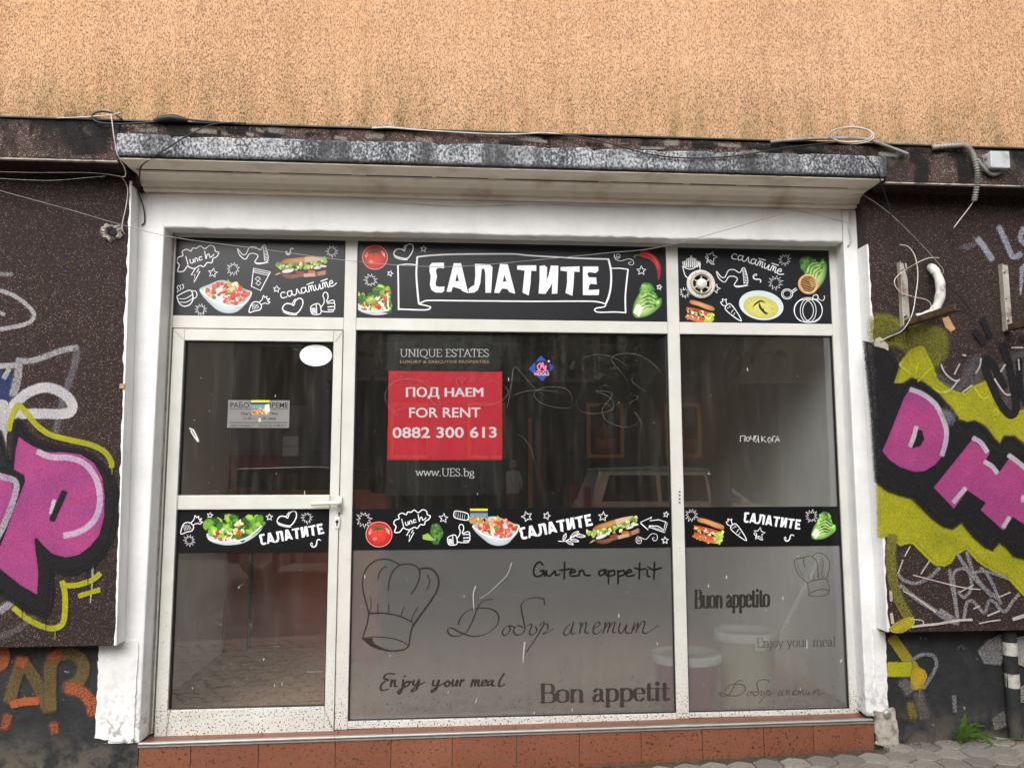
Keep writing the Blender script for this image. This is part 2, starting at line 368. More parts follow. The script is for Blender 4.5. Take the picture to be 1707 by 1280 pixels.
# flat print whose colours sit in the mesh
def printed(name, rough=.35, spec=.5, var=.0):
    t = NT(name); a = t.n('ShaderNodeVertexColor', layer_name='Col'); c = a.outputs[0]
    if var: c = t.mix(t.math('MULTIPLY', t.noise(60, 4), var), c, (0, 0, 0))
    return t.finish(c, rough, None, 0, spec)
M['print'] = printed('vinyl_print', .4, .4, .03)
M['sign'] = simple('black_sign_vinyl', c8(27, 29, 34), .33, .10, 1.5, .02, 30)
M['band'] = simple('black_band_vinyl', c8(15, 16, 18), .33, .12, 2.5, .02, 30, dirt=(c8(26, 26, 28), 60))
M['cut'] = simple('clear_cut_lettering', c8(50, 46, 43), .3, .15, 3, .0)
M['cut_b'] = simple('clear_cut_lettering_black', c8(20, 19, 18), .3, .15, 3, .0)
M['cut_f'] = simple('faint_cut_lettering', c8(80, 78, 73), .4, .15, 3, .0)
# sprayed paint on the rough cladding: soft, speckled edges, colour and cover from the mesh
t = NT('spray_paint'); a = t.n('ShaderNodeVertexColor', layer_name='Col')
cell = t.n('ShaderNodeTexVoronoi'); cell.inputs['Scale'].default_value = 290.0; t.l(t.co.outputs['Object'], cell.inputs['Vector'])
sp = t.n('ShaderNodeSeparateColor'); t.l(cell.outputs['Color'], sp.inputs[0])
col = t.mix(t.ramp(sp.outputs[1], [(.2, .28), (.8, 0.0)]), a.outputs[0], (.02, .015, .02))
col = t.mix(t.ramp(t.noise(7, 5), [(.42, 0.0), (.75, .6)]), col, t.mix(1.0, col, (.55, .62, .85), 'MULTIPLY'))
p = t.n('ShaderNodeBsdfPrincipled'); t.l(col, p.inputs['Base Color']); p.inputs['Roughness'].default_value = .6; p.inputs['Specular IOR Level'].default_value = .3
t.l(t.bump(cell.outputs['Distance'], .55, .005), p.inputs['Normal'])
f = t.math('ADD', t.math('MULTIPLY', a.outputs[1], 1.62), t.math('MULTIPLY', t.math('ADD', sp.outputs[0], t.math('MULTIPLY', t.noise(300, 1), .5)), -.72), True)
tr = t.n('ShaderNodeBsdfTransparent'); mx = t.n('ShaderNodeMixShader'); t.l(f, mx.inputs[0]); t.l(tr.outputs[0], mx.inputs[1]); t.l(p.outputs[0], mx.inputs[2]); t.l(mx.outputs[0], t.out.inputs[0])
M['spray'] = t.m
# glass: mirror by angle, the rest goes through
def glassy(name, tint, f0):
    t = NT(name); lw = t.n('ShaderNodeLayerWeight'); lw.inputs[0].default_value = .5
    fr = t.math('ADD', t.math('MULTIPLY', t.math('POWER', lw.outputs['Facing'], 5.0), 1 - f0), f0, True)
    gl = t.n('ShaderNodeBsdfGlossy'); gl.inputs['Roughness'].default_value = 0.0; gl.inputs['Color'].default_value = (1, 1, 1, 1)
    t.l(t.bump(t.noise(1.2, 1), .02, .01), gl.inputs['Normal'])
    tr = t.n('ShaderNodeBsdfTransparent'); tr.inputs[0].default_value = (*tint, 1)
    # thin film of street dust
    df = t.n('ShaderNodeBsdfDiffuse'); df.inputs[0].default_value = (*c8(150, 146, 140), 1)
    mxd = t.n('ShaderNodeMixShader'); t.l(t.ramp(t.noise(9, 7, t.mapped((2.2, 1, .3)), .65), [(.3, .010), (.55, .03), (.8, .10)]), mxd.inputs[0]); t.l(tr.outputs[0], mxd.inputs[1]); t.l(df.outputs[0], mxd.inputs[2])
    mx = t.n('ShaderNodeMixShader'); t.l(fr, mx.inputs[0]); t.l(mxd.outputs[0], mx.inputs[1]); t.l(gl.outputs[0], mx.inputs[2]); t.l(mx.outputs[0], t.out.inputs[0]); return t.m
M['glass'] = glassy('window_glass', (.96, .97, .96), .10)
M['carglass'] = simple('car_window_glass', (.01, .011, .012), .05, .1, 2, 0)
# frosted film: milky, blurs what stands behind
t = NT('frosted_film'); df = t.n('ShaderNodeBsdfDiffuse'); df.inputs[0].default_value = (*c8(198, 197, 195), 1)
tl = t.n('ShaderNodeBsdfTranslucent'); tl.inputs[0].default_value = (*c8(150, 148, 144), 1)
rf = t.n('ShaderNodeBsdfRefraction'); rf.inputs['IOR'].default_value = 1.25; rf.inputs['Roughness'].default_value = .27; rf.inputs[0].default_value = (.9, .9, .9, 1)
a1 = t.n('ShaderNodeMixShader'); a1.inputs[0].default_value = .35; t.l(df.outputs[0], a1.inputs[1]); t.l(tl.outputs[0], a1.inputs[2])
a2 = t.n('ShaderNodeMixShader'); a2.inputs[0].default_value = .76; t.l(a1.outputs[0], a2.inputs[1]); t.l(rf.outputs[0], a2.inputs[2])
gl = t.n('ShaderNodeBsdfGlossy'); gl.inputs['Roughness'].default_value = .12; a3 = t.n('ShaderNodeMixShader'); a3.inputs[0].default_value = .035
t.l(a2.outputs[0], a3.inputs[1]); t.l(gl.outputs[0], a3.inputs[2]); t.l(a3.outputs[0], t.out.inputs[0]); M['frost'] = t.m

# ================================================================ the ground
def gz(x): return -.125 + .03 * (x - 1.65)          # the pavement falls gently to the left
q = MB(); N = 14
def sheet(name, m, x0, x1, y0, y1, dz, kind='structure'):
    q = MB(); q.add([(x0, y0, gz(x0) + dz), (x1, y0, gz(x1) + dz), (x1, y1, gz(x1) + dz), (x0, y1, gz(x0) + dz)], [(0, 1, 2, 3)])
    return tag(q.build(name, m), kind=kind)
sheet('ground', M['asphalt'], -60, 60, -60, .05, -.16)
pave = sheet('pavement', M['soil'], -14, 16, -3.1, .0, -.022)
q = MB(); q.box(-14, 16, -3.25, -3.102, -.75, -.13); k = q.build('kerb', M['paver']); k.rotation_euler.y = -math.atan(.03); k.location.z = -.045; tag(k, kind='structure')
# hexagonal pavers: one mesh, near ones single pieces, the rest of the pavement joined
PITCH_X = .135; RO = PITCH_X / math.sqrt(3) * .955
def hexv(r, z): return [(r * math.sin(math.pi / 3 * i), r * math.cos(math.pi / 3 * i), z) for i in range(6)]
hexme = bpy.data.meshes.new('paver')
hexme.from_pydata(hexv(RO, -.03) + hexv(RO, -.004) + hexv(RO - .005, 0.0), [],
    [(i, (i + 1) % 6, 6 + (i + 1) % 6, 6 + i) for i in range(6)] + [(6 + i, 6 + (i + 1) % 6, 12 + (i + 1) % 6, 12 + i) for i in range(6)] + [(12, 13, 14, 15, 16, 17)])
bm = bmesh.new(); bm.from_mesh(hexme); bmesh.ops.recalc_face_normals(bm, faces=bm.faces); bm.to_mesh(hexme); bm.free(); hexme.materials.append(M['paver'])
rest = MB(); nb = 0; rr = random.Random(3)
for row in range(26):
    y = -.165 - row * PITCH_X * .866
    for c in range(-26, 60):
        x = .0 + (c + (row % 2) * .5) * PITCH_X
        if not (-2.6 < x < 6.0): continue
        if y > -.23 and x < 2.72 + .04: continue                     # under the tiled step
        near = (row < 8 and -.3 < x < 4.35 and y < -.15)
        if near and nb < 298:
            o = link('paver', hexme, None, pave, (x + rr.uniform(-.002, .002), y + rr.uniform(-.002, .002), gz(x) + rr.uniform(-.003, .003)))
            o.rotation_euler = (rr.uniform(-.012, .012), rr.uniform(-.012, .012) - .03, rr.uniform(-.02, .02)); nb += 1
        else:
            z = gz(x) + rr.uniform(-.003, .003)
            rest.add([(x + a, y + b, z + h) for a, b, h in hexv(RO, -.004) + hexv(RO - .005, 0.0)], [(i, (i + 1) % 6, 6 + (i + 1) % 6, 6 + i) for i in range(6)] + [(6, 7, 8, 9, 10, 11)])
tag(rest.build('far_pavers', M['paver'], pave), kind='stuff')

# ================================================================ the building
bld = thing('apartment_building', 'building with peach scratch plaster above and brown pebbledash beside the shop front', 'building', (0, 0, 0))
PAN, FACE, BEAM, CANO, PLA = -.22, -.12, -.37, -.40, -.24
boxo('plaster_wall', M['plaster'], bld, -14, 16, PLA, .2, 2.99, 11.0)
XL, XR = -1.125, 2.797
# ledge beam in three stretches with a metal drip on top
for nm, x0, x1, z0, m in (('ledge_beam', -14, XL - .004, 2.848, M['pebble_moss']), ('ledge_beam', XL - .002, XR + .002, 2.979, M['pebble_moss']), ('ledge_beam', XR + .004, 16, 2.848, M['pebble_moss'])):
    q = MB(); n = 60
    for i in range(n):                                   # slightly uneven front edge
        pass
    q.box(x0, x1, BEAM, PLA - .002, z0, 3.045); q.build(nm, m, bld, .006)
q = MB(); q.box(-14, 16, BEAM - .012, PLA - .003, 3.0475, 3.054); q.build('ledge_flashing', M['black_pl'], bld)
for x0, x1 in ((-14, XL - .006), (XR + .006, 16)):
    q = MB(); q.box(x0, x1, BEAM - .002, BEAM + .02, 2.840, 2.8465); q.build('drip_edge', M['mortar'], bld)
    boxo('beam_soffit', M['pebble'], bld, x0, x1, BEAM + .022, -.05, 2.839, 2.8465)
# canopy above the shop front
q = MB(); rr = random.Random(13); n = 260; vs = []; fs = []; ch = 0.0
for i in range(n + 1):                                   # worn arrises with small chips
    x = XL + (XR - XL) * i / n; ch = max(0.0, ch * .72 + (rr.uniform(.004, .012) if rr.random() < .07 else 0)); dz = .0025 * math.sin(x * 3.1) + .0015 * math.sin(x * 11)
    vs += [(x, -.05, 2.857), (x, CANO + .006 + rr.uniform(0, .004), 2.8565 + rr.uniform(0, .002)), (x, CANO + rr.uniform(-.001, .002), 2.862 + dz * .4 + rr.uniform(0, .003)), (x, CANO + rr.uniform(-.001, .002), 2.966 + dz - ch), (x, CANO + .008 + ch * .8, 2.976 + dz - ch * .4), (x, -.05, 2.976)]
for i in range(n):
    for k_ in range(6): fs.append((i * 6 + k_, i * 6 + (k_ + 1) % 6, i * 6 + 6 + (k_ + 1) % 6, i * 6 + 6 + k_))
fs += [tuple(range(6)), tuple(range(n * 6, n * 6 + 6))]
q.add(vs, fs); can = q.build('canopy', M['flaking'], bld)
boxo('canopy_soffit', M['render_white'], can, XL + .012, XR - .012, CANO + .014, -.05, 2.851, 2.8565)
q = MB(); q.prism([(-.255, 2.8505), (-.06, 2.8505), (-.06, 2.80), (-.165, 2.80), (-.18, 2.822), (-.215, 2.838), (-.25, 2.842)], 'x', XL + .03, XR - .03); q.build('cove_moulding', M['render_white'], can)
rr = random.Random(2); x = XL + .04; q = MB()
while x < XR - .1:
    L_ = rr.uniform(.1, .5); q.box(x, min(x + L_, XR - .06), -.2575, -.2552, 2.8488 - rr.uniform(0, .002), 2.8507); x += L_ + rr.uniform(.0, .12)
q.build('soffit_crack', M['dark'], can)
q = MB(); q.prism([(-.150, 2.7985), (-.06, 2.7985), (-.06, 2.779), (-.138, 2.779), (-.150, 2.785)], 'x', XL + .035, XR - .035); q.build('cove_bead', M['render_white'], can)
# white surround: lintel with uneven lower arris, two pilasters
q = MB(); n = 90; xs = [-1.10 + (2.80 + 1.10) * i / n for i in range(n + 1)]; rr = random.Random(5)
q.box(-1.10, 2.79, -.105, .1, 2.60, 2.7785); q.build('lintel', M['white_wall'], bld)
q = MB(); lo = [2.592 + rr.uniform(-.003, .003) for _ in xs]
xs2 = [-.985 + (2.685 + .985) * i / n for i in range(n + 1)]
vs = []; fs = []
for x, z in zip(xs2, lo): vs += [(x, -.122, 2.7775), (x, -.122 + rr.uniform(0, .002), z + .006), (x, -.117, z), (x, -.03, z + rr.uniform(-.001, .001))]
for i in range(n):
    for k_ in range(3): fs.append((i * 4 + k_, i * 4 + k_ + 1, i * 4 + 4 + k_ + 1, i * 4 + 4 + k_))
q.add(vs, fs); q.box(-.985, -.984, -.1215, -.104, 2.594, 2.777); q.build('lintel_board', M['white_wall'], bld)
q = MB(); q.prism([(-1.135, FACE), (-.985, FACE), (-.976, .08), (-1.135, .08)], 'z', .012, 2.7785); q.build('pilaster', M['white_wall'], bld, .008)
q = MB(); q.prism([(2.69, FACE), (2.79, FACE), (2.79, .08), (2.7155, .08)], 'z', .05, 2.7785); q.build('pilaster', M['white_wall'], bld, .008)
def ragged(name, pts, y0, y1, m, parent, amp=.006, seg=.02, seed=1):
    "flat plate with a ragged outline, given as x, z"
    rr = random.Random(seed); out = []
    for i, a in enumerate(pts):
        a = Vector(a); b = Vector(pts[(i + 1) % len(pts)]); L = (b - a).length; k = max(1, int(L / seg))
        for j in range(k):
            p = a + (b - a) * (j / k); out.append((p.x + rr.uniform(-amp, amp), p.y + rr.uniform(-amp, amp)))
    q = MB(); q.prism(out, 'y', y0, y1); return q.build(name, m, parent)
ragged('pilaster_foot', [(-1.19, .045), (-1.10, .03), (-1.01, .016), (-1.01, .50), (-1.195, .50)], -.128, -.118, M['white_wall'], bld, .004, .02, 3)
ragged('pilaster_foot', [(2.745, .075), (2.806, .085), (2.812, .48), (2.745, .50)], -.127, -.118, M['white_wall'], bld, .004, .02, 4)
# dark base below the cladding
basL = boxo('base_wall', M['base'], bld, -14, -.9905, -.112, .1, -.75, .53)
basR = boxo('base_wall', M['base'], bld, 2.735, 16, -.112, .1, -.75, .53)
boxo('wall_core', M['base'], bld, -14, -1.136, -.1, .1, .5305, 2.985); boxo('wall_core', M['base'], bld, 2.80, 16, -.1, .1, .5305, 2.985)
boxo('corner_filler', M['pebble'], bld, -1.165, -1.1005, -.215, -.04, 2.7795, 2.8385); boxo('corner_filler', M['pebble'], bld, 2.7905, 2.83, -.215, -.04, 2.7795, 2.8385)
# pebbledash cladding panels
q = MB(); q.prism([(-14, .495), (-1.078, .497), (-1.122, 2.845), (-14, 2.845)], 'y', PAN, -.10); panL = q.build('cladding_panel', M['pebble'], bld, .004)
q = MB(); q.prism([(2.772, .495), (16, .503), (16, 2.845), (2.770, 2.845)], 'y', PAN, -.10); panR = q.build('cladding_panel', M['pebble'], bld, .004)
tag(panL, 'brown pebbledash panel left of the shop with pink graffiti'); tag(panR, 'brown pebbledash panel right of the shop with pink and yellow graffiti')
rr = random.Random(11)
def edge_strip(a, b, out, parent, seed):
    "white paint slopped over the arris of a panel: side plate and ragged lap on the front"
    rr = random.Random(seed); n = 150; vs = []; fs = []
    laps = [max(.0, .006 + rr.gauss(0, .005)) for _ in range(n + 3)]
    for i in range(n + 1):
        f = i / n; x = a[0] + (b[0] - a[0]) * f; z = a[1] + (b[1] - a[1]) * f
        lap = max(.001, (laps[i] + laps[i + 1] * 1.4 + laps[i + 2]) / 3.4 + .0) * out
        vs += [(x - .004 * out, FACE - .001, z), (x - .004 * out, PAN - .003, z), (x + lap, PAN - .003, z)]
    for i in range(n):
        for k_ in range(2): fs.append((i * 3 + k_, i * 3 + k_ + 1, i * 3 + 3 + k_ + 1, i * 3 + 3 + k_))
    q = MB(); q.add(vs, fs); return q.build('painted_edge', M['white_wall'], parent)
edge_strip((-1.078, .50), (-1.122, 2.80), -1, panL, 2); edge_strip((2.772, .50), (2.770, 2.55), 1, panR, 9)
# broken hole in the left panel with a lump of old mortar
hc = P(187, 388, PAN); q = MB(); n = 26; rr = random.Random(21); vs = [hc + Vector((0.008, .03, -.004))]; fs = []
for ring, (r, y) in enumerate(((.018, .012), (.030, -.012), (.042, -.016), (.052, -.001))):
    for i in range(n):
        g = 2 * math.pi * i / n; k_ = r * rr.uniform(.8, 1.2); vs.append(hc + Vector((math.cos(g) * k_, y + rr.uniform(-.006, .004) - (.012 if math.cos(g) < -.2 and ring in (1, 2) else 0), math.sin(g) * k_ * .9)))
fs += [(0, 1 + i, 1 + (i + 1) % n) for i in range(n)]
for ring in range(3): fs += [(1 + ring * n + i, 1 + ring * n + (i + 1) % n, 1 + (ring + 1) * n + (i + 1) % n, 1 + (ring + 1) * n + i) for i in range(n)]
q.add(vs, fs); q.build('broken_hole', M['mortar'], panL)
q = MB(); q.lathe([(0.0, -.0215), (.016, -.0215), (.02, -.019)], hc + Vector((.014, 0, -.006)), 'y', 12); q.build('hole_cavity', M['dark'], panL)
# little wooden plug and grey screw
q = MB(); a = P(205, 644, PAN); q.box(a.x - .012, a.x + .012, PAN - .012, PAN - .001, a.z - .012, a.z + .012); q.build('wooden_plug', M['oldwood'], panL)
q = MB(); a = P(110, 453, PAN); q.lathe([(0, -.004), (.006, -.004), (.008, -.001)], a, 'y', 10); q.build('wall_plug', simple('blue_plug', c8(50, 56, 110)), panL)
# window stone crumbs at the foot, right corner: broken render around the pipe stub
ragged('broken_render', [(2.735, gz(2.74)), (2.86, gz(2.8)), (2.85, .02), (2.84, .09), (2.73, .075)], -.135, -.113, M['mortar'], basR, .008, .02, 8)
q = MB(); q.lathe([(.004, -.016), (.014, -.018), (.02, -.012), (.022, 0)], P(1478, 1189, -.136), 'y', 14); q.build('pipe_stub', M['alu'], basR)

# ================================================================ tiled step below the shop front
step = thing('tiled_step', 'terracotta tiled step with aluminium nosing under the shop front', 'step', (.87, -.06, -.2))
def sz(x): return .012 + .0065 * x
q = MB(); q.prism([(-.985, -.45), (2.715, -.45), (2.715, sz(2.715) - .012), (-.985, sz(-.985) - .012)], 'y', -.108, .06); q.build('step_core', M['mortar'], step)
JX = [-.985] + [P(px, 1250, FACE).x for px in (318, 431, 559, 652, 754, 861, 966, 1069, 1171, 1274, 1357)] + [2.727]
for a, b in zip(JX[:-1], JX[1:]):
    a += .0015; b -= .0015; d = random.uniform(-.0012, .0012)
    q = MB(); q.prism([(a, gz(a) - .03), (b, gz(b) - .03), (b, sz(b) - .012), (a, sz(a) - .012)], 'y', FACE + d, -.1085); q.build('tile', M['tile'], step, .0015)
    q = MB(); q.add([(a, -.104, sz(a) - .001), (b, -.104, sz(b) - .001), (b, .055, sz(b) + .003), (a, .055, sz(a) + .003), (a, -.104, sz(a) - .011), (b, -.104, sz(b) - .011), (b, .055, sz(b) - .011), (a, .055, sz(a) - .011)],
        [(0, 1, 2, 3), (7, 6, 5, 4), (0, 4, 5, 1), (1, 5, 6, 2), (2, 6, 7, 3), (3, 7, 4, 0)]); q.build('tread_tile', M['tile'], step)
for a, b in ((-.986, P(557, 1235, FACE).x), (P(557.6, 1235, FACE).x, 2.722)):
    pr = [(-.128, -.0105), (-.128, .006), (-.124, .010), (-.105, .010), (-.105, -.0105)]
    q = MB(); n = len(pr); q.add([(a, y, sz(a) + z) for y, z in pr] + [(b, y, sz(b) + z) for y, z in pr], [tuple(range(n)), tuple(range(n, 2 * n))] + [(i, (i + 1) % n, n + (i + 1) % n, n + i) for i in range(n)])
    nos = q.build('metal_nosing', M['alu'], step)
    q = MB(); q.add([(a, -.1285, sz(a) - .002), (b, -.1285, sz(b) - .002), (b, -.1285, sz(b) + .0015), (a, -.1285, sz(a) + .0015)], [(0, 1, 2, 3)]); q.build('nosing_groove', M['gasket'], nos)

# ================================================================ inside the shop
tag(boxo('shop_floor', M['inner_floor'], None, -1.2, 2.85, .062, 5.0, -.05, 0.0), kind='structure')
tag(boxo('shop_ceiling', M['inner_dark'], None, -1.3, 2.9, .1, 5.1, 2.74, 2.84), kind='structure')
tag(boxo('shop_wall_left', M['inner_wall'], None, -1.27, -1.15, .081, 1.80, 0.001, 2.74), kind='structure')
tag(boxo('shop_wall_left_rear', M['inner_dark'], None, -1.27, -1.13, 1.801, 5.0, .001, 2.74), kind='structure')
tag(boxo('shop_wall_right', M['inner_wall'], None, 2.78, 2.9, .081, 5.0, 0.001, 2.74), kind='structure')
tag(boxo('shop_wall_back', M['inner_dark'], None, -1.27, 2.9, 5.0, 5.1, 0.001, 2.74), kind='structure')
cnt = thing('wooden_counter', 'brown veneer counter gate standing inside behind the door glass', 'counter', (-.4, 1.9, 0))
boxo('side_panel', M['wood'], cnt, -1.148, -.985, 1.80, 1.86, .002, 1.195)
boxo('gate_panel', M['wood'], cnt, -.968, -.10, 1.885, 1.91, .03, 1.175, .002); boxo('shadow_gap', M['dark'], cnt, -.984, -.969, 1.89, 1.91, .003, 1.17)
boxo('edge_trim', M['oldwood'], cnt, -1.149, -1.135, 1.785, 1.799, .03, 1.195); boxo('base_rail', M['wood'], cnt, -.984, -.10, 1.892, 1.915, .001, .028)
a = P(414, 1045, 1.88); q = MB(); q.box(a.x - .03, a.x + .03, 1.874, 1.8835, a.z - .05, a.z + .05); q.lathe([(.009, -.055), (.009, .055)], (a.x, 1.872, a.z), 'z', 8); q.build('hinge', M['alu'], cnt)
boxo('counter_top', M['wood'], cnt, -.10, .02, 1.80, 2.3, .002, 1.15)
q = MB(); a = PZ(525, 1119, .001); q.box(a.x - .05, a.x + .05, a.y - .012, a.y + .012, .001, .004); o = q.build('paper_scrap', M['lid']); tag(o, 'small white scrap of paper on the brown floor behind the door', 'paper')
def bucket(name, label, x, y, r, h, body, parent_m, handle=None):
    o = thing(name, label, 'bucket', (x, y, 0), 'buckets behind the frosted film')
    q = MB(); q.lathe([(r * .80, .001), (r * .83, .01), (r * .97, h * .96), (r * 1.0, h * .97), (r * 1.0, h), (r * .9, h + .001)], (x, y, 0), 'z', 36); q.build('body', body, o)
    q = MB(); q.lathe([(r * 1.06, h - .035), (r * 1.08, h + .002), (r * 1.05, h + .012), (r * .97, h + .014), (r * .92, h + .004), (0.001, h + .006)], (x, y, 0), 'z', 36); q.build('lid', M['lid'], o)
    return o
bk = bucket('bucket', 'pale yellow bucket with white lid behind the frosted right pane', 2.19, .29, .168, .415, M['binpl'], None)
q = MB(); a = P(1266, 1077, .10); q.box(a.x - .03, a.x + .03, .108, .122, a.z - .022, a.z + .022); q.build('clip', M['lid'], bk)
bucket('bucket', 'red bucket with white lid behind the window post', 1.845, .29, .185, .30, M['redpl'], None)
q = MB(); q.tube([P(1284, 1072, .30), P(1352, 918, .62)], .011, 8); tag(q.build('broom_handle', M['lid']), 'pale broom handle leaning behind the frosted right pane', 'broom')

# ================================================================ the shop front: white profiles, glass, door
sf = thing('shop_front', 'white framed shop front with glazed door and two windows', 'shop front', (.87, .03, 0))
xa, xb, xc, xd, xe, xf = -.966, -.066, 0.0, 1.716, 1.783, 2.667
zt, zu, zv, zb = 2.579, 2.150, 2.083, .053
fr = M['frame']
boxo('frame_post', fr, sf, -.976, xa, .0, .06, .016, 2.63, .002); boxo('frame_post', fr, sf, xf, 2.716, 0, .06, .03, 2.63, .003)
boxo('top_rail', fr, sf, xa + .0005, xf - .0005, .0005, .06, zt, 2.63, .003)
boxo('mullion', fr, sf, xb, xc, -.001, .06, .014, zt - .0005, .003); boxo('mullion', fr, sf, xd, xe, -.001, .06, .026, zt - .0005, .003)
for x0, x1 in ((xa, xb), (xc, xd), (xe, xf)): boxo('transom', fr, sf, x0 + .0006, x1 - .0006, .0, .06, zv, zu, .003)
for x0, x1 in ((xc, xd), (xe, xf)): boxo('bottom_rail', fr, sf, x0 + .0006, x1 - .0006, .0, .06, sz(x0) + .004, zb, .003)
def gasket(x0, x1, z0, z1, parent, y=.012, w=.006):
    q = MB(); q.box(x0, x0 + w, y, .03, z0, z1); q.box(x1 - w, x1, y, .03, z0, z1); q.box(x0 + w, x1 - w, y, .03, z0, z0 + w * .5); q.box(x0 + w, x1 - w, y, .03, z1 - w, z1); return q.build('gasket', M['gasket'], parent)  # rubber edging; its black also stands for the frame's inner shadows
for x0, x1 in ((xc, xd), (xe, xf)):
    gasket(x0 + .0005, x1 - .0005, zb, zv, sf); boxo('glass_pane', M['glass'], sf, x0 + .001, x1 - .001, .022, .027, zb + .0005, zv - .0005)
for x0, x1 in ((xa, xb), (xc, xd), (xe, xf)): gasket(x0 + .0005, x1 - .0005, zu, zt, sf, .008)
door = boxo('door', fr, sf, -.955, -.896, -.010, .045, .006, 2.0765, .003)
boxo('stile', fr, door, -.116, -.0685, -.010, .045, .006, 2.0765, .003)
boxo('rail', fr, door, -.8955, -.1165, -.0095, .045, 2.015, 2.0765, .003); boxo('rail', fr, door, -.8955, -.1165, -.0095, .045, 1.129, 1.202, .003); boxo('rail', fr, door, -.8955, -.1165, -.0095, .045, .006, .131, .003)
gasket(-.8958, -.1162, 1.202, 2.015, door, .004); gasket(-.8958, -.1162, .131, 1.129, door, .004)
boxo('glass_pane', M['glass'], door, -.8955, -.1165, .018, .023, 1.2025, 2.0145); boxo('glass_pane', M['glass'], door, -.8955, -.1165, .018, .023, .1315, 1.1285)
D = Draw(0, 0, 1, -.0112); mj = c8(132, 128, 120)
for st in ([(288, 549), (307, 567)], [(573, 551), (559, 570)], [(558, 1221), (540, 1180)], [(297, 825.5), (295.5, 847)], [(550.5, 825.5), (550, 846)], [(283, 1182), (277.5, 1226)]): D.stroke(st, .9, mj)
MITRE = D
for x0, x1, y0, y1, z0, z1 in ((-.977, -.9745, -.012, -.0005, .02, 2.60), (2.7165, 2.7195, -.012, -.0005, .05, 2.60)): boxo('sealant', M['mortar'], sf, x0, x1, y0, y1, z0, z1)
hp = P(566, 838, -.012); q = MB(); q.box(hp.x - .012, hp.x + .012, -.018, -.0105, hp.z - .05, hp.z + .035)
q.lathe([(.0, -.055), (.011, -.055), (.011, -.018)], (hp.x, 0, hp.z), 'y', 12)
q.tube([(hp.x, -.052, hp.z), (hp.x - .05, -.056, hp.z + .001), (hp.x - .14, -.052, hp.z - .002)], .0105, 8); q.build('handle', M['lid'], door)
kp = P(562, 871, -.012); q = MB(); q.prism([(kp.x - .012, kp.z - .028), (kp.x + .012, kp.z - .028), (kp.x + .014, kp.z), (kp.x + .012, kp.z + .03), (kp.x - .012, kp.z + .03), (kp.x - .014, kp.z)], 'y', -.017, -.0105); lk = q.build('lock_plate', M['lid'], door, .002)
q = MB(); q.lathe([(0, -.0195), (.008, -.0195), (.009, -.017)], (kp.x, 0, kp.z + .006), 'y', 10); q.box(kp.x - .003, kp.x + .003, -.0192, -.0171, kp.z - .016, kp.z + .002); q.build('keyhole', M['gasket'], door)

